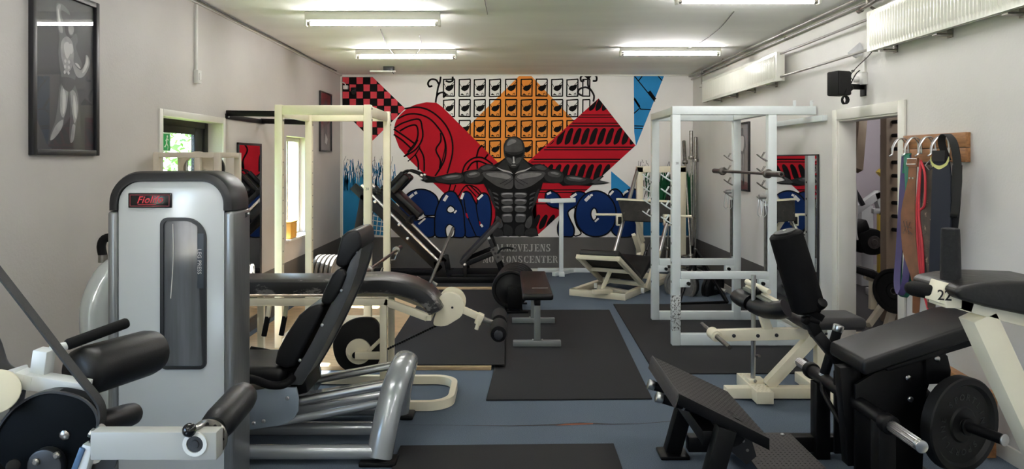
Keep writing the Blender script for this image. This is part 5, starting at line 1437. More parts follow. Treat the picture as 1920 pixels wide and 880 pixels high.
MB().prism([s + n_ * 0.03 for s in S], n_ * 0.075, 0.02, 3).build('back_pad', vinyl, lp)
u_ = (C - B).normalized()
Q = [S[3] + V((0, 0, 0.03)), S[2] + V((0, 0, 0.03)), S[2] + u_ * 0.42 + V((0, 0, 0.23)), S[3] + u_ * 0.42 + V((0, 0, 0.23))]
MB().prism(Q, V((0, 0, 0.07)), 0.018, 3).build('seat_pad', vinyl, lp)
m0 = (S[0] + S[1] + S[2] + S[3]) / 4
MB().beam(m0 + V((0, 0, -0.01)), G(1128, 545, 0.08), 0.05, 0.05, up=(1, 0, 0)).build('seat_prop', cream, lp)
MB().beam(G(1112, 548, 0.09), G(1146, 546, 0.09), 0.09, 0.05).build('prop_block', cream, lp)
MB().beam(G(1122, 538, 0.06), G(1182, 550, 0.06), 0.06, 0.05).build('cross_rail', cream, lp)
MB().beam(G(1126, 528, 0.06), W(1127, 505, 9.05), 0.04, 0.04).build('side_strut', cream, lp)
MB().beam(G(1212, 541, 0.06), W(1236, 470, 8.9), 0.045, 0.045).build('side_strut', cream, lp)
for q in (G(1117, 536, 0.12), G(1205, 545, 0.12)):
    MB().cyl(q + V((0, 0, -0.03)), q + V((0, 0, 0.03)), 0.022, seg=10, bev=0.006).build('pivot_knob', plastic, lp)
# rails, carriage, foot plate
Lb, Lt = W(1141, 512, 9.3), W(1196, 316, 10.15)
Rb, Rt = W(1226, 518, 8.75), W(1268, 345, 9.6)
for a, b in ((Lb, Lt), (Rb, Rt)):
    MB().cyl(a, b, 0.026, seg=14).build('guide_rod', chrome, lp)
FPc = [W(1157.5, 374, 9.75), W(1263, 379, 9.32), W(1252, 417, 9.22), W(1170, 414, 9.58)]
nf = (FPc[1] - FPc[0]).cross(FPc[3] - FPc[0]).normalized()
if nf.y > 0: nf = -nf
tread = mat('worn_tread_plate', srgb(50, 49, 47), 0.8, spec=0.12, metal=0.0, noise=0.25, nscale=12, chips=srgb(150, 142, 130), chip_amt=0.66, chip_scale=16)
fpo = MB().prism(FPc, nf * -0.03, 0.004).build('foot_plate', tread, lp)
tr_ = MB()
ex_ = (FPc[1] - FPc[0]); ey_ = (FPc[3] - FPc[0])
for i in range(14):
    for j in range(5):
        cc = FPc[0] + ex_ * (0.06 + i * 0.064 + (0.03 if j % 2 else 0)) + (FPc[3] - FPc[0]) * (0.12 + j * 0.18) + nf * 0.002
        if 0.13 * (j * 0.2) < i * 0.07 + 0.05 < 1.0 - 0.12 * (j * 0.2):
            dd = (ex_.normalized() + ey_.normalized() * (1 if (i + j) % 2 else -1)).normalized() * 0.014
            tr_.tube([cc - dd, cc + dd], 0.004, 5)
tr_.build('tread_pattern', tread, fpo)
MB().beam(FPc[0] + V((0, 0.03, 0.0)), FPc[1] + V((0, 0.03, 0)), 0.06, 0.03).build('plate_edge', cream, lp)
MB().beam(FPc[0] + V((0.10, 0.10, -0.17)), FPc[1] + V((0, 0.10, -0.17)), 0.05, 0.05).build('carriage_beam', cream, lp)
MB().cyl(W(1117, 402.5, 9.95), W(1170, 403, 9.66), 0.017, seg=12).cyl(W(1250, 405, 9.25), W(1297, 406, 9.1), 0.017, seg=12).build('weight_horn', cream_clean, lp)
for q in (W(1161, 413, 9.72), W(1250, 413, 9.25)):
    MB().obox(q, (0.085, 0.10, 0.15), None, 0.01).build('roller_block', cream, lp)
    MB().obox(q + V((0.0, -0.052, 0.0)), (0.05, 0.012, 0.10), None, 0.01).build('roller', black_metal, lp)
MB().obox(W(1256, 366, 9.5), (0.09, 0.1, 0.16), None, 0.02).build('roller', black_metal, lp)
MB().box((W(1199, 320, 10.15).x - 0.045, 10.1, 0.0), (W(1199, 320, 10.15).x + 0.045, 10.19, 1.55), 0.005).build('upright', cream_clean, lp)
MB().box((W(1279, 320, 10.15).x - 0.045, 10.1, 0.0), (W(1279, 320, 10.15).x + 0.045, 10.19, 1.55), 0.005).build('upright', cream_clean, lp)
MB().box((W(1199, 320, 10.15).x - 0.045, 10.1, 1.47), (W(1279, 320, 10.15).x + 0.045, 10.19, 1.56), 0.005).build('top_beam', cream_clean, lp)
MB().beam(W(1205, 452, 9.75), W(1193, 408, 9.55), 0.055, 0.055, up=(0, 1, 0)).beam(W(1205, 456, 9.75), W(1204, 492, 9.8), 0.05, 0.06, up=(0, 1, 0)).build('stop_bracket', cream, lp)
MB().beam(W(1198, 472, 9.6), W(1188, 440, 9.4), 0.05, 0.05, up=(0, 1, 0)).beam(W(1198, 472, 9.6), W(1192, 494, 9.6), 0.05, 0.05, up=(0, 1, 0)).build('stop_bracket', cream, lp)
MB().cyl(W(1212, 470, 9.4), W(1221, 450, 9.5), 0.018, seg=10).beam(W(1211, 473, 9.4), W(1207, 488, 9.35), 0.03, 0.05).build('stop_pin', dark_metal, lp)
MB().tube([W(1240, 400, 9.4), W(1262, 330, 9.9)], 0.014, 8).build('gas_strut', black_metal, lp)
# ------------------------------------------------------------------ silver selectorised leg press (tower, sled, seat)
tp = thing('leg_press_machine', (-1.4, 3.9, 0), 'silver seated leg press machine with a tall shrouded weight tower', 'gym machine')
Y0 = 3.30
txl, txr, ttop, tdep = -1.866, -1.277, 1.597, 0.226
cxt, wt = (txl + txr) / 2, (txr - txl)
def arch(w, top, r, zb, n=10):
    """Open arch outline from lower left, over the top, to lower right: list of (x, z)."""
    out = [(-w / 2, zb)]
    for k in range(n + 1):
        a = math.radians(180 - 90 * k / n); out.append((-w / 2 + r + r * math.cos(a), top - r + r * math.sin(a)))
    for k in range(n + 1):
        a = math.radians(90 - 90 * k / n); out.append((w / 2 - r + r * math.cos(a), top - r + r * math.sin(a)))
    out.append((w / 2, zb))
    return out
ZC = 1.414
def arch_solid(w0, w1, top0, top1, r0, r1, zb, y, dep, rnd):
    o = arch(w0, top0, r0, zb); i = arch(w1, top1, r1, zb)
    mb = MB(); bm = mb.bm
    prof = [(0.0, rnd), (rnd * 0.3, rnd * 0.3), (rnd, 0.0), (dep - rnd, 0.0), (dep - rnd * 0.3, rnd * 0.3), (dep, rnd)]
    loops = []
    for (dy, inset) in prof:          # outer skin, rounded over the edges
        oo = arch(w0 - 2 * inset, top0 - inset, r0 - inset, zb)
        loops.append([bm.verts.new((cxt + a, y + dy, b)) for a, b in oo])
    for (dy) in (dep, 0.0):
        loops.append([bm.verts.new((cxt + a, y + dy, b)) for a, b in i])
    loops.append(loops[0])
    for l0, l1 in zip(loops, loops[1:]):
        for k in range(len(l0) - 1):
            bm.faces.new((l0[k], l0[k + 1], l1[k + 1], l1[k]))
    return mb
arch_solid(wt, wt - 0.09, ttop, ttop - 0.045, 0.15, 0.11, ZC, Y0, tdep, 0.03).build('top_cap', mat('charcoal_plastic', srgb(20, 21, 23), 0.4), tp)
for s in (-1, 1):
    x0 = cxt + s * wt / 2
    MB().box((min(x0, x0 - s * 0.045), Y0 + 0.004, 0.0), (max(x0, x0 - s * 0.045), Y0 + tdep, ZC - 0.002), 0.016, 4).build('side_column', brushed, tp)
shr = arch(wt - 0.094, ttop - 0.047, 0.108, 0.06)
MB().prism([V((cxt + a, Y0 + 0.016, b)) for a, b in shr], (0, 0.03, 0), 0.003).build('front_shroud', silver, tp)
MB().prism([V((cxt + a, Y0 + tdep - 0.03, b)) for a, b in shr], (0, 0.02, 0), 0.003).build('rear_shroud', silver, tp)
MB().box((txl + 0.02, Y0 + 0.03, 0.0), (txr - 0.02, Y0 + tdep - 0.02, 0.08), 0.01).build('tower_base', silver_tube, tp)
ys = Y0 + 0.016
def TP(px, py, y): return W(px, py, y)
# logo plate
def px_box(mb, x0, x1, y0, y1, y, th, bev=0.003):
    a, b = W(x0, y1, y), W(x1, y0, y)
    return mb.box((a.x, y - th, a.z), (b.x, y, b.z), bev)
lg = px_box(MB(), 242, 323, 362, 390, ys, 0.010, 0.004).build('logo_plate', mat('gloss_black', srgb(14, 14, 16), 0.2), tp)
red_l = mat('logo_red', srgb(196, 32, 48), 0.4)
a, b = W(245.5, 387, ys), W(319.5, 365, ys)
fm = MB(); yl = ys - 0.0102
for q in (((a.x, a.z), (b.x, a.z + .003)), ((a.x, b.z - .003), (b.x, b.z)), ((a.x, a.z), (a.x + .003, b.z)), ((b.x - .003, a.z), (b.x, b.z))):
    fm.box((q[0][0], yl - 0.0004, q[0][1]), (q[1][0], yl, q[1][1]))
fm.build('logo_border', mat('logo_dull_red', srgb(122, 30, 44), 0.4), lg, smooth=False)
cl_ = (a + b) / 2
text_mb('Fiolifo', 0.046, (cl_.x, yl - 0.0006, cl_.z + 0.003), (1, 0, 0.03), (0, 0, 1), 0.0005, shear=0.35, bold=0.0006, space=1.05).build('logo_script', red_l, lg, smooth=False)
MB().box((cl_.x - 0.055, yl - 0.001, cl_.z - 0.0185), (cl_.x + 0.03, yl - 0.0004, cl_.z - 0.017)).build('logo_underline', red_l, lg, smooth=False)
# weight window
a, b = W(302, 692, ys), W(388, 408, ys)
w, h = b.x - a.x, b.z - a.z
cw_ = V(((a.x + b.x) / 2, 0, (a.z + b.z) / 2))
out = rrect(w, h, (0.10, 0.035, 0.03, 0.03), 8)
inn = rrect(w - 0.032, h - 0.032, (0.085, 0.02, 0.015, 0.015), 8)
inn = [(min(x, (w / 2 - 0.016) - max(0.0, min(0.024, (z + h * 0.02) * 0.5))), z) for x, z in inn]
wf = MB()
wf.frame([V((cw_.x + x, ys - 0.012, cw_.z + z)) for x, z in out], [V((cw_.x + x, ys - 0.012, cw_.z + z)) for x, z in inn], (0, 0.012, 0))
wf.build('window_bezel', mat('bezel_black', srgb(26, 28, 31), 0.35), tp)
MB().prism([V((cw_.x + x, ys - 0.004, cw_.z + z)) for x, z in inn], (0, 0.003, 0)).build('window_pane', mat('smoked_window', srgb(74, 79, 84), 0.12, noise=0.5, nscale=2.2, stretch=(6, 1, 0.5), coat=0.5), tp, smooth=False)
st = px_box(MB(), 370, 382, 438, 541, ys - 0.012, 0.0012, 0.0005).build('name_strip', mat('strip_grey', srgb(56, 64, 72), 0.4), tp)
text_mb('LEG PRESS', 0.026, (W(376, 490, ys).x, ys - 0.0140, W(376, 490, ys).z), (0, 0, -1), (1, 0, 0), 0.0004).build('name_lettering', mat('print_white', srgb(200, 198, 196), 0.6), st, smooth=False)
text_mb('30', 0.034, (txr + 0.0008, Y0 + tdep * 0.72, W(458, 404, 3.46).z), (0, 1, 0), (0, 0, 1), 0.0004).build('number_mark', print_black, tp, smooth=False)
bolt(tp, (txr, Y0 + tdep * 0.85, 1.385), (1, 0, 0), 0.008)
MB().tube([W(324, 420, ys - 0.006), W(325, 480, ys - 0.006), W(320, 560, ys - 0.006)], 0.002, 6, smooth=4).build('pin_cord', plastic, tp)

# rear frame: silver arch, base tubes, rails
def arc_path(): return [V((-0.700, 3.86, 0.03)), V((-0.672, 3.91, 0.20)), V((-0.64, 3.99, 0.36)), V((-0.617, 4.10, 0.435)), V((-0.61, 4.21, 0.45)), V((-0.617, 4.32, 0.435)), V((-0.64, 4.42, 0.36)), V((-0.68, 4.50, 0.20)), V((-0.705, 4.55, 0.03))]
MB().tube(arc_path(), 0.072, 20, smooth=5, flat=0.72, up=(1, 0, 0)).build('end_arch', silver_tube, tp)
for y in (3.86, 4.555):
    MB().obox((-0.70, y, 0.014), (0.20, 0.13, 0.026), None, 0.01).build('foot_cap', black_metal, tp)
for (y, x0) in ((3.86, -1.95), (4.20, -1.95), (4.52, -1.95)):
    MB().beam((x0, y, 0.06), (-0.69, y, 0.06), 0.07, 0.075, bev=0.03, seg=4).build('base_tube', silver_tube, tp)
dz = 0.0
for y in (4.02, 4.42):
    MB().cyl(V((-1.60, y, 0.205)), V((-0.635, y, 0.385)), 0.026, seg=16).build('sled_rail', chrome, tp)
MB().beam(V((-1.55, 4.22, 0.15)), V((-0.64, 4.22, 0.30)), 0.30, 0.05, bev=0.012).build('rail_bed', silver_tube, tp)
MB().cyl(V((-1.30, 3.99, 0.17)), V((-0.65, 3.99, 0.295)), 0.022, seg=14).build('rail_cover', silver_tube, tp)
# left arch and its handle behind the tower
MB().tube([V((-1.92, 3.74, 0.03)), V((-2.05, 3.74, 0.35)), V((-2.16, 3.76, 0.62)), V((-2.195, 3.80, 0.85)), V((-2.15, 3.86, 1.02)), V((-2.02, 3.92, 1.10)), V((-1.85, 3.96, 1.12))], 0.085, 18, smooth=5, flat=0.8, radii=[.055, .065, .085, .10, .10, .085, .07]).build('front_arch', mat('gloss_silver_cover', srgb(206, 212, 212), 0.12, metal=0.2, coat=0.6), tp)
MB().cyl(W(193, 492, 3.9), W(193, 478, 3.9), 0.024, seg=14).build('handle_collar', steel, tp)
MB().tube([W(193, 480, 3.9), W(190, 462, 3.9), W(196, 448, 3.9), W(215, 444, 3.9)], 0.023, 12, smooth=4).build('hand_grip', foam, tp)
# side plate
pts = [(475, 733), (515, 726), (555, 727), (559, 745), (559, 772), (552, 784), (540, 793), (525, 799), (475, 806), (430, 808), (430, 733)]
MB().prism([W(px, py, 3.96) for px, py in pts], (0, 0.02, 0), 0.004).build('side_plate', silver_blue, tp)
MB().prism([W(px, py, 3.96) + V((0, 0.48, 0)) for px, py in pts], (0, 0.02, 0), 0.004).build('side_plate', silver_blue, tp)
for px, py in ((539, 747), (494.5, 790), (476, 794)):
    bolt(tp, W(px, py, 3.96), (0, -1, 0), 0.011)
MB().box((-1.75, 3.985, 0.20), (-1.20, 4.43, 0.33), 0.01).build('carriage', silver_tube, tp)
MB().obox(W(560, 712, 4.05) + V((0, 0.12, 0)), (0.09, 0.30, 0.16), Matrix.Rotation(math.radians(-12), 3, 'Y'), 0.01).build('adjuster_block', black_metal, tp)
MB().cyl(W(575, 692, 4.0), W(592, 672, 4.0), 0.011, seg=8).build('adjuster_lever', black_metal, tp)
# seat and backrest
def BP(px, py): return W(px, py, 3.93)
MB().box((-1.72, 3.92, 0.40), (-1.24, 4.34, 0.50), 0.04, 4).build('seat_pad', vinyl, tp)
BW = 0.40
def cushion(poly, name='backrest_pad'):
    pts = [W(px, py, 3.93) for px, py in poly]
    o = MB().prism(pts, (0, BW, 0), 0.022, 4).build(name, vinyl, tp)
    return o
cushion([(514, 684), (519, 660), (536, 628), (560, 592), (578, 577), (600, 570), (606, 580), (592, 612), (570, 652), (552, 688), (535, 692)])
cushion([(600, 568), (606, 548), (622, 516), (632, 505), (645, 503), (650, 516), (638, 546), (622, 570), (610, 573)])
cushion([(628, 496), (632, 474), (640, 444), (650, 435), (668, 431), (676, 440), (678, 464), (664, 480), (648, 500), (636, 503)])
fp_ = [(672, 464), (678, 468), (672, 500), (656, 548), (632, 600), (606, 652), (584, 692), (566, 722), (545, 722), (552, 700), (566, 676), (586, 640), (606, 600), (626, 560), (646, 520), (656, 492)]
frame_grey = mat('backrest_grey', srgb(66, 68, 71), 0.4, metal=0.2)
MB().prism([W(px, py, 3.945) for px, py in fp_], (0, 0.02, 0), 0.003).build('backrest_frame', frame_grey, tp)
MB().prism([W(px, py, 3.945) + V((0, BW - 0.04, 0)) for px, py in fp_], (0, 0.02, 0), 0.003).build('backrest_frame', dark_metal, tp)
bk = [(664, 470), (676, 468), (668, 502), (652, 550), (628, 602), (602, 654), (580, 694), (562, 722)]
mb = MB()
for p, q in zip(bk, bk[1:]):
    a, b = W(*p, 3.95), W(*q, 3.95)
    mb.prism([a, b, b + V((0, BW - 0.05, 0)), a + V((0, BW - 0.05, 0))], V((-0.012, 0, -0.004)))
mb.build('backrest_shell', frame_grey, tp)
for px, py in ((668, 472), (640, 545), (604, 610), (562, 676)):
    bolt(tp, W(px, py, 3.944), (0, -1, 0), 0.010)
MB().tube([W(440, 706, 3.84), W(475, 712, 3.84), (W(505, 722, 3.84)), W(530, 722, 3.86), W(546, 712, 3.92), W(548, 706, 4.0)], 0.022, 12, smooth=5).build('side_handle', foam, tp)
MB().tube([W(470, 655, 4.36), W(490, 658, 4.36), W(520, 664, 4.36), W(530, 668, 4.36)], 0.018, 10, smooth=3).build('side_handle', foam, tp)

# ------------------------------------------------------------------ cream lying leg curl bench
lc = thing('leg_curl_bench', (-0.9, 4.95, 0), 'cream lying leg curl bench with worn black pad and chain drive', 'gym machine')
YA, YBk = 4.80, 5.12
zf = 0.69
path = [(-1.95, zf + 0.09), (-1.74, zf + 0.092), (-1.4, zf + 0.092), (-1.1, zf + 0.096), (-0.92, zf + 0.105), (-0.80, zf + 0.10), (-0.68, zf + 0.075), (-0.58, zf + 0.03), (-0.52, zf - 0.03), (-0.49, zf - 0.08)]
pp = MB()
P3 = cr([V((x, (YA + YBk) / 2, z)) for x, z in path], 4)
bm = pp.bm; rows = []
nprof = 16
for i, p in enumerate(P3):
    t = (P3[min(i + 1, len(P3) - 1)] - P3[max(i - 1, 0)]).normalized()
    n = V((-t.z, 0, t.x))
    ring = []
    ef = 1.0 if 0 < i < len(P3) - 1 else 0.86
    for k in range(nprof):
        a = 2 * math.pi * k / nprof
        ca, sa = math.cos(a), math.sin(a)
        e = 0.45
        ring.append(bm.verts.new(p + V((0, 1, 0)) * 0.17 * ef * math.copysign(abs(ca) ** e, ca) + n * 0.060 * ef * math.copysign(abs(sa) ** e, sa)))
    rows.append(ring)
for r0, r1 in zip(rows, rows[1:]):
    for k in range(nprof):
        bm.faces.new((r0[k], r0[(k + 1) % nprof], r1[(k + 1) % nprof], r1[k]))
bm.faces.new(list(reversed(rows[0]))); bm.faces.new(rows[-1])
pp.build('pad', vinyl_worn, lc)
for y in (YA, YBk):
    MB().chain([(-1.95, y, zf), (-0.82, y, zf), (-0.555, y, zf - 0.10)], 0.04, 0.05).build('pad_rail', cream, lc)
    MB().box((-0.862, y - 0.022, 0.05), (-0.818, y + 0.022, zf - 0.02), 0.004).build('post', cream, lc)
    MB().box((-1.80, y - 0.022, 0.05), (-1.756, y + 0.022, zf - 0.02), 0.004).build('post', cream, lc)
MB().box((-0.555, YA - 0.02, zf - 0.125), (-0.515, YBk + 0.02, zf - 0.09), 0.004).build('end_bar', cream, lc)
# base loop with round nose
nose = [V((-1.9, 4.665, 0.035)), V((-0.60, 4.665, 0.035))]
for k in range(9):
    a = math.radians(-90 + 90 * k / 8); nose.append(V((-0.53 + 0.15 * math.cos(a), 4.815 + 0.15 * math.sin(a), 0.035)))
for k in range(9):
    a = math.radians(90 * k / 8); nose.append(V((-0.53 + 0.15 * math.cos(a), 5.07 + 0.15 * math.sin(a), 0.035)))
nose += [V((-0.60, 5.22, 0.035)), V((-1.9, 5.22, 0.035))]
MB().ribbon(nose, 0.058, 0.042, (0, 0, 1)).build('base_loop', cream_clean, lc)
MB().box((-0.87, 4.69, 0.012), (-0.81, 5.195, 0.055), 0.004).build('base_cross', cream_clean, lc)
# cam wheel
cc = W(668, 655, 4.92)
egg = [(690, 597), (704, 602), (712, 620), (713, 660), (706, 688), (690, 699), (670, 701), (648, 695), (632, 680), (624, 655), (627, 630), (643, 610), (665, 599)]
pe = cr([W(px, py, 4.90) for px, py in egg], 4, True)
MB().prism(pe, (0, 0.05, 0), 0.006).build('cam_wheel', mat('cam_black', srgb(10, 10, 11), 0.5, spec=0.3), lc)
wc_ = W(672, 660, 4.885)
MB().cyl(wc_, wc_ + V((0, 0.016, 0)), 0.088, seg=28, bev=0.003).build('cam_hub', cream, lc)
MB().cyl(W(666, 667, 4.862), W(666, 667, 4.862) + V((0, 0.01, 0)), 0.022, seg=16).build('cam_axle', black_metal, lc)
MB().beam(W(666, 667, 4.87), V((-0.84, 4.87, W(0, 667, 4.87).z)), 0.03, 0.05).build('cam_arm', cream, lc)
MB().beam(W(690, 660, 4.875), W(719, 632, 4.875), 0.02, 0.025).build('cam_brace', cream, lc)
def chain_mesh(a, b, r=0.0075):
    mb = MB(); a, b = V(a), V(b); n = int((b - a).length / 0.018); d = (b - a) / n
    for k in range(n):
        mb.beam(a + d * k, a + d * (k + 0.8), 0.010, 0.016, bev=0.002, seg=1)
    mb.tube([a, b], 0.004, 6)
    return mb
chain_mesh(W(668, 701, 4.93), W(470, 748, 4.93)).build('drive_chain', black_metal, lc)
chain_mesh(W(722, 657, 4.96), W(818, 611, 4.96)).build('drive_chain', black_metal, lc)
# lever cam, arm and rollers
lv = [(842, 549), (860, 555), (870, 572), (866, 592), (850, 604), (834, 612), (815, 611), (813, 602), (818, 585), (820, 565), (830, 553)]
MB().prism(cr([W(px, py, 4.90) for px, py in lv], 3, True), (0, 0.05, 0), 0.004).build('lever_cam', cream_clean, lc)
MB().prism(cr([W(px, py, 4.90) + V((0, 0.20, 0)) for px, py in lv], 3, True), (0, 0.03, 0), 0.004).build('lever_cam', cream_clean, lc)
bolt(lc, W(848, 577, 4.90), (0, -1, 0), 0.008, black_metal)
MB().beam(W(866, 580, 4.93), W(904, 597, 4.93), 0.045, 0.045).build('lever_arm', cream, lc)
MB().obox(W(899, 598, 4.93), (0.045, 0.07, 0.075), Matrix.Rotation(math.radians(25), 3, 'Y'), 0.006).cyl(W(898, 602, 4.9), W(893, 618, 4.9), 0.014, seg=10).build('adjuster_clamp', cream, lc)
MB().beam(W(902, 597, 4.95), W(938, 612, 4.95), 0.03, 0.035).build('slide_bar', steel, lc)
ax0, ax1 = W(935, 626, 4.66), W(937, 596, 5.22)
MB().cyl(V((ax0.x, 4.63, ax0.z)), V((ax0.x, 5.24, ax0.z)), 0.012, seg=10).build('roller_axle', steel, lc)
for y0_, y1_ in ((4.64, 4.90), (4.98, 5.24)):
    MB().lathe((ax0.x, y0_, ax0.z), (0, 1, 0), [(0, 0.030), (0.004, 0.052), (0.03, 0.057), (y1_ - y0_ - 0.03, 0.057), (y1_ - y0_ - 0.004, 0.052), (y1_ - y0_, 0.030)], 22).build('foam_roller', foam, lc)
MB().cyl((ax0.x, 4.615, ax0.z), (ax0.x, 4.64, ax0.z), 0.03, seg=16, bev=0.003).build('roller_cap', dark_metal, lc)
# handles and lever rod
for px, y in ((505, 4.78), (537, 4.9)):
    a = W(px, 574, y)
    MB().beam(a, a + V((-0.01, 0, -0.08)), 0.025, 0.03).build('handle_bracket', cream, lc)
    MB().cyl(a + V((-0.01, 0, -0.07)), a + V((-0.03, -0.02, -0.20)), 0.018, seg=12, bev=0.005).build('hand_grip', foam, lc)
MB().cyl(W(806, 532, 5.1), W(850, 427, 5.3), 0.012, seg=12).build('lever_rod', dark_steel, lc)
for px, py in ((785, 525), (813, 533), (762, 521)):
    MB().obox(W(px, py, 5.2), (0.05, 0.03, 0.035), Matrix.Rotation(math.radians(30), 3, 'Y'), 0.003).build('pad_clip', chrome, lc)

# cream weight stack frame by the exit door
ws_ = thing('weight_stack_frame', (-2.22, 5.05, 0), 'old beige weight stack frame with pulley wheel by the exit door', 'gym machine')
beige = mat('beige_paint', srgb(206, 194, 176), 0.4, noise=0.05, nscale=5)
xa, xb, ya, yb, zt = -2.40, -1.985, 4.86, 5.22, 1.702
for x in (xa, xb):
    for y in (ya, yb):
        MB().box((x - 0.02, y - 0.02, 0), (x + 0.02, y + 0.02, zt), 0.003).build('post', beige, ws_)
for y in (ya, yb):
    MB().box((xa + 0.02, y - 0.018, zt - 0.036), (xb - 0.02, y + 0.018, zt), 0.003).build('top_rail', beige, ws_)
    MB().box((xa + 0.02, y - 0.018, 0.001), (xb - 0.02, y + 0.018, 0.04), 0.003).build('bottom_rail', beige, ws_)
for x in (xa, xb):
    MB().box((x - 0.018, ya + 0.02, zt - 0.036), (x + 0.018, yb - 0.02, zt), 0.003).build('top_rail', beige, ws_)
MB().box((-2.14, ya - 0.018, 0), (-2.10, ya + 0.018, zt - 0.036), 0.003).build('post', beige, ws_)
pc = V((-2.20, 5.02, 1.585))
MB().ring(pc, (0, 1, 0), 0.125, 0.095, 0.04, 36).build('pulley_guard', beige, ws_)
MB().ring(pc + V((0.05, 0.09, 0)), (0, 1, 0), 0.11, 0.02, 0.02, 32).build('pulley_wheel', dark_metal, ws_)
MB().box((-2.16, 4.96, 1.50), (-2.06, 4.99, 1.69), 0.003).build('pulley_bracket', beige, ws_)
bolt(ws_, (-2.12, 4.96, 1.57), (0, -1, 0), 0.012, steel)
for k in range(10):
    MB().box((-2.36, 4.93, 0.05 + k * 0.052), (-2.02, 5.15, 0.098 + k * 0.052), 0.004).build('weight_block', plate_iron, ws_)
for x in (-2.28, -2.10):
    MB().cyl((x, 5.04, 0.04), (x, 5.04, zt - 0.03), 0.010, seg=10).build('guide_rod', chrome, ws_)

# ------------------------------------------------------------------ leg extension machine, lower left corner
le = thing('leg_extension_machine', (-1.2, 2.0, 0), 'white leg extension machine with black rollers, lower left corner', 'gym machine')
white_m = mat('white_machine_paint', srgb(214, 216, 216), 0.35, chips=srgb(60, 58, 56), chip_amt=0.74, chip_scale=20)
def L(px, py, y): return W(px, py, y)
egg = [(100, 733), (150, 742), (178, 762), (188, 790), (178, 820), (160, 850), (145, 880), (120, 915), (80, 925), (30, 900), (0, 870), (-12, 840), (0, 805), (25, 770), (60, 744)]
MB().prism(cr([L(px, py, 1.95) for px, py in egg], 4, True), (0, 0.035, 0), 0.004).build('cam_plate', mat('cam_navy_black', srgb(4, 7, 10), 0.6, spec=0.08), le)
rim = cr([L(px, py, 1.958) for px, py in egg], 4, True)
MB().ribbon(rim + rim[:1], 0.028, 0.006, (0, 1, 0)).build('cam_rim', dark_metal, le)
strapm = mat('grey_strap', srgb(30, 31, 33), 0.7, bump=0.2, bscale=400)
MB().ribbon(cr([L(-20, 487, 1.93), L(60, 590, 1.93), L(140, 695, 1.93), L(180, 745, 1.935), L(191, 768, 1.94), L(190, 792, 1.94), L(182, 808, 1.945)], 4), 0.032, 0.006, (0, 1, 0)).build('drive_belt', strapm, le)
hubp = L(95, 868, 1.95)
MB().cyl(hubp + V((0, -0.03, 0)), hubp, 0.048, seg=26, bev=0.006).build('hub_cover', dark_metal, le)
for px, py in ((68, 866), (107, 854)):
    bolt(le, L(px, py, 1.92), (0, -1, 0), 0.010, steel)
bolt(le, L(122, 816, 1.95), (0, -1, 0), 0.014, steel)
MB().cyl(L(25, 874, 1.93), L(25, 874, 1.90), 0.018, seg=12, bev=0.004).build('end_plug', black_metal, le)
# pivot frame and handle
MB().cyl(L(-8, 735, 1.90), L(-8, 735, 1.94), 0.058, seg=28, bev=0.006).build('pivot_disc', cream_clean, le)
MB().beam(L(-10, 725, 2.0), L(45, 708, 2.0), 0.06, 0.062).chain([L(40, 708, 2.0), L(60, 713, 2.0), L(155, 728, 2.02)], 0.055, 0.042).build('frame_arm', white_m, le)
MB().beam(L(76, 712, 2.02), L(84, 655, 2.02), 0.045, 0.042, up=(1, 0, 0)).build('handle_post', white_m, le)
MB().cyl(L(96, 655, 2.03), L(130, 647, 2.07), 0.012, seg=12).build('handle_tube', white_m, le)
MB().cyl(L(123, 648, 2.06), L(240, 605, 2.22), 0.0165, seg=14, bev=0.008).build('hand_grip', foam, le)
# rollers
def roller(a, b, r, name='foam_roller', m=vinyl):
    a, b = V(a), V(b); ln_ = (b - a).length
    MB().lathe(a, b - a, [(0, r * 0.45), (0.004, r * 0.72), (0.02, r * 0.94), (0.05, r), (ln_ - 0.05, r), (ln_ - 0.018, r * 0.92), (ln_ - 0.004, r * 0.7), (ln_, r * 0.4)], 26).build(name, m, le)
roller(L(142, 702, 2.06), L(292, 657, 2.38), 0.074)
roller(L(400, 806, 1.925), L(460, 738, 2.17), 0.046)
roller(L(170, 800, 2.08), L(255, 775, 2.30), 0.037)
MB().box((L(185, 0, 1.9).x, 1.86, L(0, 864, 1.86).z), (L(406, 0, 1.86).x, 1.905, L(0, 811, 1.86).z), 0.004).build('lever_arm', mat('grey_white_paint', srgb(168, 167, 162), 0.4), le)
e0 = L(389, 824, 1.908)
MB().ring(e0, (0, 1, 0), 0.052, 0.02, 0.008, 32).build('index_disc', steel, le)
hm_ = MB()
for k in range(12):
    a = k * math.pi / 6
    q = e0 + V((0.041 * math.cos(a), -0.0006, 0.041 * math.sin(a)))
    hm_.cyl(q, q + V((0, 0.002, 0)), 0.0045, seg=8)
hm_.build('index_holes', print_black, le)
bq = L(366, 833, 1.86)
MB().ring(bq + V((0, -0.004, 0)), (0, 1, 0), 0.032, 0.022, 0.006, 26).build('bearing_ring', plastic, le)
MB().lathe(bq + V((0, 0.002, 0)), (0, -1, 0), [(0, 0.022), (0.004, 0.021), (0.005, 0.012), (0.008, 0.011), (0.009, 0.003)], 22).build('bearing_cap', dark_metal, le)
MB().cyl(L(388, 795, 1.92), L(362, 805, 1.86), 0.006, seg=10).build('pin_stem', chrome, le)
MB().sphere(L(355, 807, 1.85), 0.018, 14, (1, 1, 1)).build('pin_knob', mat('gloss_black', None), le)
MB().cyl(L(178, 815, 1.92), L(193, 801, 1.92), 0.011, seg=12).cyl(L(170, 811, 1.915), L(174, 813, 1.915), 0.013, seg=8).build('belt_clamp', chrome, le)
MB().ring(L(172, 852, 1.965), (0, 1, 0), 0.072, 0.03, 0.008, 30).build('range_disc', dark_metal, le)
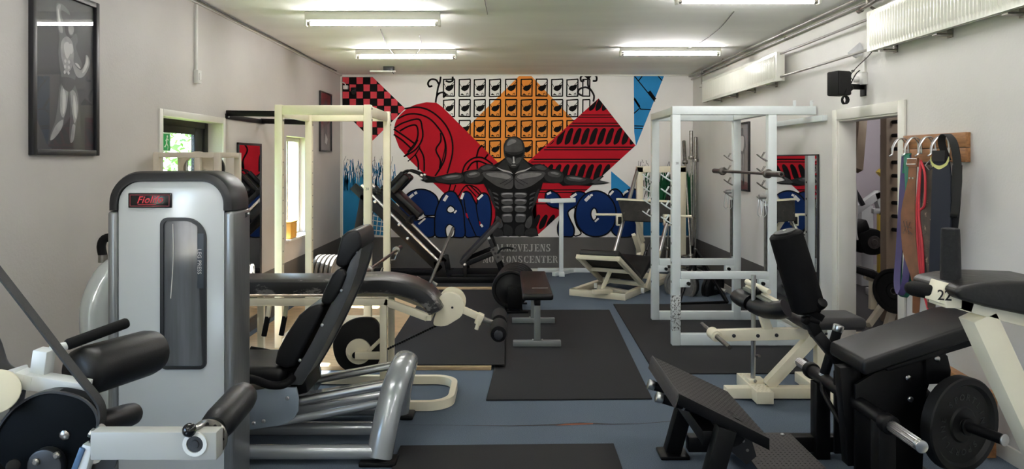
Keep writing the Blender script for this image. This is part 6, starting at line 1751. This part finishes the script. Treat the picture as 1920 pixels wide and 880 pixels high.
MB().beam(L(158, 838, 1.93), L(132, 905, 1.93), 0.016, 0.022, up=(0, 1, 0)).build('damper_strut', mat('steel_blue', srgb(78, 104, 134), 0.4, metal=0.3), le)
MB().beam(L(170, 832, 1.94), L(150, 905, 1.94), 0.03, 0.03, up=(0, 1, 0)).build('frame_upright', white_m, le)
MB().box((L(150, 0, 2.05).x, 2.0, 0.0), (L(190, 0, 2.05).x, 2.06, 0.85), 0.005).build('main_post', white_m, le)
MB().box((-1.75, 1.96, 0.0), (-1.0, 2.04, 0.06), 0.005).box((-1.75, 2.4, 0.0), (-1.0, 2.48, 0.06), 0.005).build('base_rail', white_m, le)
MB().beam((-1.62, 2.0, 0.06), (-1.45, 2.02, 1.02), 0.06, 0.06, up=(0, 1, 0)).build('main_post', white_m, le)
# seat back at the frame edge
sb_ = [(-200, 480), (-110, 540), (-62, 610), (-40, 660), (-28, 700), (2, 715), (8, 750), (0, 800), (-30, 820), (-200, 820)]
MB().prism([L(px, py, 2.16) for px, py in sb_], (0, 0.12, 0), 0.03, 4).build('seat_back', mat('seat_navy_black', srgb(22, 24, 30), 0.4), le)

# ------------------------------------------------------------------ cream seated calf raise
cr_ = thing('calf_raise_machine', (1.9, 4.9, 0), 'cream seated calf raise with black knee pads and grey seat', 'gym machine')
YC = 4.92
fbk = MB().box((1.668, 4.75, 0.012), (1.782, 5.18, 0.095), 0.005).build('foot_block', cream_clean, cr_)
tr_ = MB()
for i in range(4):
    for j in range(14):
        c_ = V((1.682 + i * 0.028 + (0.012 if j % 2 else 0), 4.77 + j * 0.03, 0.0955))
        dd = V((0.006, 0.006 if (i + j) % 2 else -0.006, 0))
        tr_.tube([c_ - dd, c_ + dd], 0.002, 5)
tr_.build('tread_marks', cream, fbk)
MB().box((1.50, 4.86, 0.012), (2.14, 4.94, 0.085), 0.005).build('base_rail', cream, cr_)
MB().box((2.12, 4.55, 0.012), (2.20, 5.25, 0.085), 0.005).build('rear_foot', cream, cr_)
MB().beam((1.80, YC, 0.085), (2.16, YC, 0.47), 0.07, 0.075).build('strut', cream, cr_)
MB().box((2.13, YC - 0.035, 0.085), (2.20, YC + 0.035, 0.56), 0.005).build('seat_post', cream, cr_)
MB().beam(V((1.44, YC, W(0, 629, YC).z)), V((2.16, YC, W(0, 624, YC).z)), 0.055, 0.078).build('lever_beam', cream, cr_)
for px, py in ((1376, 630), (1421, 630), (1456, 629), (1548, 626)):
    bolt(cr_, W(px, py, YC - 0.028), (0, -1, 0), 0.013, dark_metal)
MB().cyl(W(1413, 516, 4.98), W(1412, 712, 4.98), 0.016, seg=14).build('support_rod', chrome, cr_)
MB().box(W(1405, 723, 4.93), W(1425, 705, 5.03), 0.005).build('rod_bracket', cream_clean, cr_)
bolt(cr_, W(1416, 715, 4.93), (0, -1, 0), 0.012, steel)
MB().cyl(W(1419, 668, 4.96), W(1424, 668, 4.90), 0.012, seg=10).build('stop_pin', dark_steel, cr_)
wc0, wc1 = W(1316, 608, 5.12), W(1368, 652, 4.66)
MB().cyl(wc0, wc1, 0.0155, seg=14).build('weight_horn', dark_steel, cr_)
mid = W(1339, 627, 4.92); dd = (wc1 - wc0).normalized()
MB().cyl(mid - dd * 0.045, mid + dd * 0.045, 0.040, seg=20, bev=0.006).cyl(mid - dd * 0.06, mid + dd * 0.06, 0.028, seg=16).build('horn_collar', cream, cr_)
MB().beam(W(1440, 620, YC), W(1430, 590, YC), 0.05, 0.06, up=(1, 0, 0)).build('knee_post', cream, cr_)
# knee pads
kp = thing('x', (0, 0, 0), None, None); bpy.data.objects.remove(kp)
def kpad(p, q, r1, r2):
    MB().tube([W(*k) for k in p], r1, 16, smooth=5, flat=r2, up=(0, 0, 1)).build('knee_pad', vinyl, cr_)
kpad([(1388, 556, 5.20), (1396, 562, 5.12), (1410, 568, 5.04)], None, 0.058, 1.3)
kpad([(1418, 572, 5.02), (1436, 580, 4.92), (1458, 582, 4.82), (1474, 578, 4.78)], None, 0.062, 1.35)
MB().beam(W(1402, 540, 5.14), W(1455, 570, 4.84), 0.09, 0.02).build('pad_plate', mat('grey_green_plate', srgb(112, 114, 104), 0.5), cr_)
MB().beam(W(1400, 538, 5.15), W(1458, 568, 4.84), 0.03, 0.035).build('pad_bracket', cream_clean, cr_)
MB().cyl(W(1400, 528, 5.15), W(1442, 548, 4.90), 0.020, seg=14, bev=0.003).build('hand_roll', cream_clean, cr_)
MB().cyl(W(1418, 545, 5.02), W(1426, 552, 4.98), 0.035, seg=14).build('clamp_knob', black_metal, cr_)
MB().box(W(1489, 611, 4.90) + V((0, -0.16, 0)), W(1606, 588, 4.90) + V((0, 0.14, 0)), 0.035, 4).build('seat_pad', vinyl_grey, cr_)
MB().box(W(1500, 616, 4.90), W(1590, 610, 4.90) + V((0, 0.14, 0)), 0.003).build('seat_board', cream, cr_)

# ------------------------------------------------------------------ black hip thrust machine
ht = thing('hip_thrust_machine', (1.6, 3.7, 0), 'black hip thrust machine with tilted foot plate and angled back pad', 'gym machine')
YFp, YNp = 3.92, 3.30
tread_b = mat('black_tread_rubber', srgb(60, 57, 57), 0.65, spec=0.3, noise=0.1, nscale=60)
FA, FB_ = W(1222, 667, YFp), W(1365, 735, YFp)
FC, FD = W(1443, 823, YNp), W(1272, 738, YNp)
fn = (FB_ - FA).cross(FD - FA).normalized()
if fn.z < 0: fn = -fn
fpl = MB().prism([FA, FB_, FC, FD], fn * -0.022, 0.004).build('foot_plate', tread_b, ht)
MB().prism([FA, FD, FD + V((-0.02, 0, -0.07)), FA + V((-0.02, 0, -0.07))], V((0.008, 0, 0.0)), 0.002).build('foot_plate_lip', tread_b, ht)
MB().prism([FD, FC, FC + V((0.0, 0, -0.055)), FD + V((0.0, 0, -0.055))], V((0, 0.008, 0.0)), 0.002).build('foot_plate_skirt', black_metal, ht)
tm = MB()
e1, e2 = (FB_ - FA), (FD - FA)
for i in range(22):
    for j in range(30):
        s, t_ = (i + 0.5 + (0.25 if j % 2 else 0)) / 22.5, (j + 0.5) / 30
        c_ = FA + e1 * s + e2 * t_ + fn * 0.0005
        d_ = (e1.normalized() * 0.0085 + e2.normalized() * (0.006 if j % 2 else -0.006))
        n2 = fn.cross(d_.normalized()) * 0.0022
        tm.bm.faces.new([tm.bm.verts.new(c_ + d_), tm.bm.verts.new(c_ + n2 + fn * 0.0012), tm.bm.verts.new(c_ - d_), tm.bm.verts.new(c_ - n2 + fn * 0.0012)])
tm.build('tread_pattern', mat('tread_raised', srgb(24, 23, 24), 0.6, spec=0.2), fpl, smooth=False)
for y in (YFp + 0.04, YNp + 0.02):
    MB().beam((0.915, y, 0.02), (1.02, y, 0.40), 0.075, 0.085, up=(1, 0, 0)).build('plate_leg', black_metal, ht)
    MB().box((0.84, y - 0.07, 0.001), (1.00, y + 0.07, 0.022), 0.006).build('foot_cap', black_metal, ht)
    MB().box((1.0, y - 0.035, 0.03), (2.20, y + 0.035, 0.115), 0.006).build('base_beam', black_metal, ht)
MB().box((0.92, YNp + 0.05, 0.30), (1.01, YFp, 0.37), 0.005).build('plate_cross', black_metal, ht)
MB().beam((1.02, 3.6, 0.36), (1.10, 3.6, 0.30), 0.3, 0.05).build('plate_cross', black_metal, ht)
for y in (3.72, 3.52):
    a = FA + e1 * 0.30; 
    g0, g1 = V((1.03, y, 0.385)), V((0.735, y + 0.0, 0.475))
    MB().cyl(g0, g1 + (g0 - g1).normalized() * 0.03, 0.023, seg=14).build('hand_grip', foam, ht)
    MB().cyl(g1, g1 + (g0 - g1).normalized() * 0.035, 0.026, seg=14, bev=0.004).build('grip_cap', chrome, ht)
    MB().cyl(g1 + (g0 - g1) * 0.45, g1 + (g0 - g1) * 0.48, 0.026, seg=14).build('grip_ring', chrome, ht)
# angle adjuster under the plate
MB().prism([V((1.00, 3.42, 0.36)), V((1.08, 3.42, 0.40)), V((1.17, 3.42, 0.32)), V((1.20, 3.42, 0.22)), V((1.15, 3.42, 0.18)), V((1.08, 3.42, 0.24))], (0, 0.014, 0), 0.002).build('angle_sector', dark_metal, ht)
MB().cyl((1.06, 3.36, 0.36), (1.06, 3.46, 0.36), 0.07, seg=24).build('pivot_boss', black_metal, ht)
for (x, z) in ((1.11, 0.335), (1.135, 0.295), (1.155, 0.25)):
    MB().cyl((x, 3.419, z), (x, 3.421, z), 0.008, seg=8).build('adjust_hole', steel, ht)
# floor step plate
SP = [G(1370, 814, 0.12), G(1480, 814, 0.12)]
stp = MB().prism([SP[0], SP[1], V((SP[1].x + 0.0, 3.26, 0.12)), V((SP[0].x - 0.02, 3.26, 0.12))], (0, 0, 0.008), 0.002).build('step_plate', tread_b, ht)
tm = MB()
for i in range(14):
    for j in range(26):
        c_ = V((SP[0].x + 0.01 + i * 0.0235, SP[0].y - 0.03 - j * 0.027, 0.1285))
        if c_.y < 3.28: continue
        k = 1 if (i + j) % 2 else -1
        tm.bm.faces.new([tm.bm.verts.new(c_ + V((0.007, 0.005 * k, 0))), tm.bm.verts.new(c_ + V((-0.0016 * k, 0.002, 0.0012))), tm.bm.verts.new(c_ + V((-0.007, -0.005 * k, 0))), tm.bm.verts.new(c_ + V((0.0016 * k, -0.002, 0.0012)))])
tm.build('tread_pattern', mat('tread_raised', None), stp, smooth=False)
for px in (1376, 1467): bolt(ht, G(px, 816, 0.128), (0, 0, 1), 0.012)
# back pad, board, carcass
p0, p1 = V((1.70, 0, 0.615)), V((2.35, 0, 0.835))
du = (p1 - p0).normalized(); dn = V((-du.z, 0, du.x))
y0p, y1p = 3.38, 3.74
prof = [p0 + dn * 0.03, p0 + du * 0.02 + dn * 0.075, p1 - du * 0.10 + dn * 0.075, p1 - du * 0.0 + dn * 0.055, p1 + dn * 0.0, p1 - du * 0.06, p0 + du * 0.02, p0 + dn * 0.005]
MB().prism([q + V((0, y0p, 0)) for q in prof], (0, y1p - y0p, 0), 0.018, 4).build('back_pad', vinyl, ht)
MB().prism([q + V((0, y0p + 0.02, 0)) for q in (p0 + du * 0.12 - dn * 0.002, p1 - du * 0.08 - dn * 0.002, p1 - du * 0.08 - dn * 0.035, p0 + du * 0.12 - dn * 0.02)], (0, y1p - y0p - 0.04, 0), 0.004).build('pad_board', black_metal, ht)
car = [(W(px, py, 3.48).x, max(0.115, W(px, py, 3.48).z)) for px, py in ((1604, 722), (1640, 700), (1772, 648), (1778, 690), (1750, 702), (1738, 735), (1730, 905), (1604, 905))]
for y in (3.48, 3.70):
    MB().prism([V((x, y, z)) for x, z in car], (0, 0.02, 0), 0.004).build('side_panel', black_metal, ht)
MB().prism([W(1735, 668, 3.46), W(1757, 655, 3.46), W(1778, 668, 3.46), W(1784, 695, 3.46), W(1782, 720, 3.46), W(1738, 722, 3.46)], (0, 0.26, 0), 0.006).build('pivot_housing', black_metal, ht)
for px, py, yy in ((1757, 673, 3.459), (1703, 709, 3.479), (1707, 749, 3.479)):
    bolt(ht, W(px, py, yy), (0, -1, 0), 0.014)
MB().box((1.695, 3.24, 0.0), (1.775, 3.32, 0.44), 0.006).build('upright', black_metal, ht)
MB().box((1.695, 3.90, 0.0), (1.775, 3.98, 0.42), 0.006).build('upright', black_metal, ht)
MB().beam((1.74, 3.56, 0.13), (1.70, 3.56, 0.62), 0.10, 0.07, up=(0, 1, 0)).build('pad_post', black_metal, ht)
MB().box((2.05, 3.30, 0.001), (2.30, 3.36, 0.06), 0.005).box((2.08, 3.36, 0.001), (2.16, 3.96, 0.06), 0.005).build('rear_foot', black_metal, ht)
MB().box((1.66, 3.2, 0.001), (1.80, 3.34, 0.022), 0.006).build('foot_cap', black_metal, ht)
# loading bar across
MB().cyl((1.73, 3.22, 0.450), (1.73, 4.05, 0.450), 0.035, seg=20, bev=0.004).build('cross_tube', black_metal, ht)
MB().cyl((1.73, 3.20, 0.45), (1.73, 3.26, 0.45), 0.044, seg=22, bev=0.008).build('end_collar', black_metal, ht)
MB().cyl((1.73, 4.02, 0.45), (1.73, 4.07, 0.45), 0.046, seg=22, bev=0.008).build('end_collar', black_metal, ht)
slv = []
for (ya_, yb_) in ((2.97, 3.20), (4.07, 4.22)):
    mb = MB(); mb.cyl((1.73, ya_, 0.45), (1.73, yb_, 0.45), 0.0235, seg=18, bev=0.004)
    for k in range(18):
        a = k * 2 * math.pi / 18
        q = V((1.73 + 0.0235 * math.cos(a), 0, 0.45 + 0.0235 * math.sin(a)))
        mb.cyl(V((q.x, ya_ + 0.02, q.z)), V((q.x, yb_ - 0.001, q.z)), 0.0022, seg=5)
    mb.build('loading_sleeve', chrome, ht)
MB().cyl((1.73, 2.962, 0.45), (1.73, 2.972, 0.45), 0.027, seg=20, bev=0.003).build('sleeve_cap', chrome, ht)
# hand lever and bent tube
h0, h1 = V((1.725, 3.88, 0.46)), W(1573, 610, 3.86)
MB().cyl(h0 + (h1 - h0) * 0.06, h1 - (h1 - h0).normalized() * 0.03, 0.025, seg=16).build('lever_grip', foam, ht)
MB().cyl(h1 - (h1 - h0).normalized() * 0.035, h1, 0.028, seg=16, bev=0.004).build('grip_cap', chrome, ht)
MB().cyl(h0 + (h1 - h0) * 0.03, h0 + (h1 - h0) * 0.07, 0.029, seg=16).build('grip_ring', chrome, ht)
MB().tube([h0 + V((-0.01, -0.03, 0.0)), h0 + V((-0.03, -0.06, -0.05)), V((1.70, 3.70, 0.34)), V((1.72, 3.60, 0.27)), V((1.735, 3.52, 0.24))], 0.013, 10, smooth=5).build('bent_tube', black_metal, ht)
# hip roller on its arm
ra, rb_ = W(1472, 436, 3.85), W(1517, 584, 3.85)
dr = (rb_ - ra)
MB().lathe(ra, dr, [(0, 0.060), (0.004, 0.078), (0.015, 0.088), (dr.length * 0.5, 0.090), (dr.length - 0.02, 0.088), (dr.length - 0.004, 0.07), (dr.length, 0.04)], 32).build('hip_roller', mat('roller_cover', srgb(6, 6, 7), 0.7, spec=0.12, bump=0.1, bscale=60), ht)
MB().lathe(ra - dr.normalized() * 0.002, -dr, [(0, 0.062), (0.006, 0.058), (0.008, 0.02), (0.0085, 0.002)], 24).build('roller_cap', black_metal, ht)
MB().cyl(ra - dr.normalized() * 0.010, ra - dr.normalized() * 0.014, 0.010, seg=10).build('cap_bolt', chrome, ht)
MB().cyl(rb_ - dr.normalized() * 0.01, rb_ + dr.normalized() * 0.06, 0.022, seg=14).build('roller_axle', chrome, ht)
cl0 = W(1520, 585, 3.84)
MB().obox(cl0, (0.13, 0.07, 0.04), Matrix.Rotation(math.radians(30), 3, 'Y'), 0.006).cyl(cl0 + V((0.03, -0.02, 0)), W(1541, 570, 3.78), 0.012, seg=10).build('roller_clamp', black_metal, ht)
MB().cyl(W(1536, 574, 3.79), W(1543, 567, 3.76), 0.028, seg=12, bev=0.004).build('clamp_knob', black_metal, ht)
MB().cyl(W(1507, 600, 3.83), W(1514, 603, 3.80), 0.022, seg=12, bev=0.004).build('clamp_knob', black_metal, ht)
MB().chain([W(1517, 598, 3.84), W(1530, 625, 3.84), W(1583, 690, 3.80), V((1.76, 3.72, 0.50))], 0.055, 0.065, up=(0, 1, 0)).build('roller_arm', black_metal, ht)
MB().cyl(W(1507, 597, 3.82), W(1535, 604, 3.82), 0.018, seg=12).build('arm_joint', black_metal, ht)
# weight plate on its peg
pn = V((0.342, -0.94, 0.0)).normalized()
pc_ = W(1800, 795, 3.37)
MB().cyl(pc_ - pn * 0.16, pc_ + pn * 0.21, 0.0245, seg=18).build('weight_peg', black_metal, ht)
MB().cyl(pc_ + pn * 0.206, pc_ + pn * 0.216, 0.027, seg=20, bev=0.003).build('peg_cap', chrome, ht)
MB().cyl(pc_ + pn * 0.033, pc_ + pn * 0.048, 0.042, seg=20, bev=0.004).build('peg_stop', black_metal, ht)
MB().chain([pc_ - pn * 0.05, pc_ - pn * 0.14 + V((0.0, 0, 0.02)), W(1700, 715, 3.66)], 0.05, 0.09).build('lever_arm', black_metal, ht)
wp = plate('weight_plate', pc_, pn, 0.225, 0.062, 'large black bumper plate loaded on the hip thrust machine', None)
xa_ = V((0, 0, 1)).cross(pn).normalized()
txt_ = 'SPORTLINE '
for k, ch in enumerate(txt_ + txt_):
    if ch == ' ': continue
    a = math.radians(128 - k * 18)
    up_ = xa_ * math.cos(a) + V((0, 0, 1)) * math.sin(a)
    rt_ = up_.cross(pn)
    text_mb(ch, 0.042, pc_ + pn * 0.0142 + up_ * 0.128, -rt_ if False else up_.cross(pn), up_, 0.0016, bold=0.0004).build('raised_letter', mat('plate_letter', srgb(30, 31, 32), 0.45), wp)

# ------------------------------------------------------------------ cream bench machine, right edge
bm22 = thing('back_extension_bench', (2.0, 2.8, 0), 'cream bench marked 22 with black pad at the right edge', 'gym machine')
YM = 2.85
lead = mat('creased_black_leather', srgb(18, 17, 17), 0.4, noise=0.2, nscale=10, bump=0.25, bscale=22)
MB().prism([W(px, py, YM - 0.12) for px, py in ((1790, 548), (1800, 537), (1840, 530), (1890, 527), (1990, 530), (2040, 545), (2040, 620), (1990, 612), (1925, 592), (1850, 577), (1800, 562))], (0, 0.30, 0), 0.022, 4).build('pad', lead, bm22)
MB().chain([W(1766, 549, YM), W(1800, 560, YM), W(1930, 594, YM), W(2040, 622, YM)], 0.10, 0.085).build('pad_rail', cream_clean, bm22)
MB().beam(W(1757, 555, YM), W(1787, 556, YM), 0.115, 0.075).build('head_block', cream_clean, bm22)
text_mb('22', 0.058, W(1771, 555, YM - 0.0585) + V((0, 0, 0)), (1, 0, -0.06), (0, 0, 1), 0.0005, bold=0.0006).build('number_mark', print_black, bm22, smooth=False)
MB().beam(W(1832, 590, YM), W(1975, 900, YM) , 0.10, 0.10, up=(1, 0, 0.4)).build('diagonal_leg', cream_clean, bm22)
lf = W(1975, 900, YM)
MB().box((lf.x - 0.05, YM - 0.4, 0.0), (lf.x + 0.35, YM + 0.3, 0.07), 0.006).build('base_rail', cream_clean, bm22)
MB().beam(lf, V((lf.x + 0.12, YM, 0.05)), 0.10, 0.10, up=(1, 0, 0.4)).build('diagonal_leg', cream_clean, bm22)
MB().cyl(W(1782, 548, YM + 0.02), W(1782, 524, YM + 0.02), 0.034, seg=20, bev=0.004).cyl(W(1782, 540, YM + .02), W(1782, 536, YM + .02), 0.046, seg=20).build('grip_socket', chrome, bm22)
q0, q1 = W(1782.5, 532, YM + 0.02), W(1782, 428, YM + 0.02)
MB().lathe(q0, q1 - q0, [(0, 0.030), (0.003, 0.038), ((q1 - q0).length * 0.9, 0.034), ((q1 - q0).length - 0.003, 0.033), ((q1 - q0).length, 0.028)], 20).build('upright_grip', mat('wrapped_foam', srgb(16, 17, 19), 0.85, bump=0.5, bscale=45), bm22)
MB().lathe(W(1757, 549, YM + 0.02), W(1712, 541, YM + 0.15) - W(1757, 549, YM + 0.02), [(0, 0.028), (0.01, 0.032), (0.13, 0.032), (0.155, 0.024), (0.165, 0.012)], 18).build('side_grip', foam, bm22)
wd = thing('wooden_trestle', (2.63, 4.0, 0), 'rough wooden beam by the right wall behind the loaded plate', 'wood beam')
MB().beam((2.63, 4.28, 0.36), (2.565, 3.76, 0.36), 0.06, 0.11, bev=0.006).build('plank', wood_board, wd)
for y in (3.95, 4.2):
    MB().box((2.60, y - 0.03, 0.001), (2.70, y + 0.03, 0.304), 0.004).build('leg', wood_board, wd)

# ------------------------------------------------------------------ side room seen through the doorway
tan = mat('tan_rack_paint', srgb(150, 132, 112), 0.45, noise=0.08, nscale=6)
sr = thing('storage_rack', W(1667, 640, 7.2), 'tan steel rack post with black pegs in the side room', 'rack')
a = W(1667, 640, 7.2)
MB().box((a.x - 0.06, 7.14, 0.006), (a.x + 0.06, 7.26, H - 0.2), 0.006).build('post', tan, sr)
for k in range(9):
    MB().cyl((a.x + 0.0, 7.13, 0.95 + k * 0.135), (a.x + 0.02, 7.04, 0.95 + k * 0.135), 0.020, seg=10).build('peg', black_metal, sr)
MB().beam(W(1606, 320, 8.3), W(1616, 205, 8.6), 0.10, 0.11, up=(0, 1, 0)).build('diagonal_brace', tan, sr)
MB().box((W(1610, 0, 8.6).x - 0.05, 7.26, H - 0.3), (a.x + 0.05, 8.7, H - 0.2), 0.006).build('top_beam', tan, sr)
sm_ = thing('chest_press_machine', W(1625, 560, 9.2), 'white plate loaded machine with lever arm in the side room', 'gym machine')
wm2 = mat('white_machine_paint', None)
MB().chain([W(1597, 400, 9.0), W(1644, 365, 9.0), W(1653, 392, 9.0)], 0.09, 0.11, up=(0, 1, 0)).build('lever_arm', wm2, sm_)
MB().beam(W(1636, 396, 8.9), W(1656, 396, 8.9), 0.07, 0.06).build('lever_foot', wm2, sm_)
MB().cyl(W(1650, 400, 8.85), W(1672, 405, 8.8), 0.022, seg=10).build('hand_grip', foam, sm_)
MB().box((W(1612, 0, 9.3).x, 9.25, 0.006), (W(1634, 0, 9.3).x, 9.40, 1.05), 0.006).build('post', wm2, sm_)
MB().box((W(1600, 0, 9.0).x, 8.6, 0.006), (W(1655, 0, 9.0).x, 8.7, 0.09), 0.006).build('base_rail', wm2, sm_)
for c_, r in ((W(1632, 453, 8.9), 0.165), (W(1614, 450, 9.0), 0.16)):
    MB().lathe(c_, (-0.1, -1, 0), [(-0.11, r * 0.8), (-0.10, r * 0.96), (-0.05, r), (0.05, r), (0.10, r * 0.96), (0.11, r * 0.78)], 30).build('weight_drum', foam, sm_)
    MB().lathe(c_ + V((-0.01, -0.11, 0)), (-0.1, -1, 0), [(0, r * 0.5), (0.012, r * 0.48), (0.013, r * 0.25), (0.02, r * 0.22), (0.021, 0.002)], 24).build('drum_hub', dark_steel, sm_)
MB().obox(W(1608, 425, 8.7), (0.20, 0.2, 0.14), Matrix.Rotation(math.radians(-20), 3, 'Y'), 0.03).build('seat_pad', vinyl, sm_)
MB().tube([W(1604, 345, 8.6), W(1607, 390, 8.6), W(1605, 430, 8.6), W(1608, 450, 8.6)], 0.012, 8, smooth=4).build('hose', plastic, sm_)
MB().beam(W(1601, 355, 8.9), W(1618, 385, 8.9), 0.05, 0.05).build('link_bar', dark_metal, sm_)
ym = thing('yellow_machine', W(1655, 480, 10.0), 'yellow framed gym machine partly hidden in the side room', 'gym machine')
ylw = mat('yellow_machine_paint', srgb(214, 186, 60), 0.4)
MB().chain([W(1650, 322, 9.9), W(1668, 340, 9.9), W(1660, 366, 9.9), W(1650, 372, 9.9)], 0.07, 0.10, up=(0, 1, 0)).beam(W(1652, 372, 9.9), V((W(1652, 372, 9.9).x, 9.9, 0.006)), 0.08, 0.08, up=(0, 1, 0)).build('arm', ylw, ym)
MB().lathe(W(1676, 339, 9.8), (0, -1, 0), [(0, 0.08), (0.04, 0.08), (0.05, 0.03)], 18).build('yellow_disc', ylw, ym)
pm_dark = mat('poster_print_dark', None)
t = thing('framed_poster', (5.75, YB, 0.85), 'dark framed poster on the far wall of the side room', 'picture')
x0_, x1_ = W(1650, 0, YB).x, W(1650, 0, YB).x + 0.62
MB().box((x0_, YB - 0.03, 0.62), (x1_, YB - 0.001, 2.02), 0.004).build('frame', mat('black_frame', None), t)
MB().box((x0_ + 0.02, YB - 0.034, 0.64), (x1_ - 0.02, YB - 0.03, 1.99)).build('print', grey_print, t, smooth=False)
fg = MB()
for pts in (blob2([(.15, .1), (.1, .35), (.2, .5), (.12, .6), (.3, .7), (.5, .62), (.62, .45), (.7, .2), (.6, .05)]), blob2([(.5, .3), (.45, .6), (.6, .75), (.85, .7), (.9, .3), (.7, .2)])):
    fg.face([V((x0_ + 0.02 + (x1_ - x0_ - 0.04) * u, YB - 0.0352 - 0.0004 * (u > 0.5), 0.64 + 1.33 * v)) for u, v in pts])
fg.build('printed_figure', fig_d, t, smooth=False, fix=False)
sbn = thing('incline_bench', W(1640, 620, 6.6), 'cream framed incline bench with black pad in the side room', 'bench')
MB().prism([W(px, py, 6.5) for px, py in ((1601, 502), (1606, 498), (1640, 507), (1664, 522), (1664, 534), (1640, 524), (1604, 511))], (0, 0.28, 0), 0.015, 3).build('pad', vinyl, sbn)
MB().beam(W(1622, 518, 6.6), W(1660, 536, 6.6), 0.05, 0.05).build('pad_rail', cream, sbn)
MB().beam(W(1637, 528, 6.6), W(1636, 580, 6.6), 0.06, 0.05, up=(0, 1, 0)).build('post', cream, sbn)
MB().beam(W(1628, 610, 6.4), W(1660, 566, 6.6), 0.05, 0.05, up=(0, 1, 0)).build('strut', cream, sbn)
MB().beam(W(1662, 620, 6.5), W(1680, 560, 6.6), 0.06, 0.06, up=(0, 1, 0)).build('leg', cream, sbn)
MB().beam(V((W(1596, 0, 6.5).x, 6.5, 0.04)), V((W(1690, 0, 6.5).x, 6.5, 0.04)), 0.06, 0.06).build('base_rail', cream, sbn)
plate('weight_plate', W(1678, 546, 6.35), (-0.85, -0.5, 0), 0.20, 0.05, 'black plate on the incline bench in the side room, left one', 'plates on the side room bench')
plate('weight_plate', W(1682, 546, 6.45) + V((0.06, 0, 0)), (-0.85, -0.5, 0), 0.20, 0.05, 'black plate behind another one on the side room bench', 'plates on the side room bench')
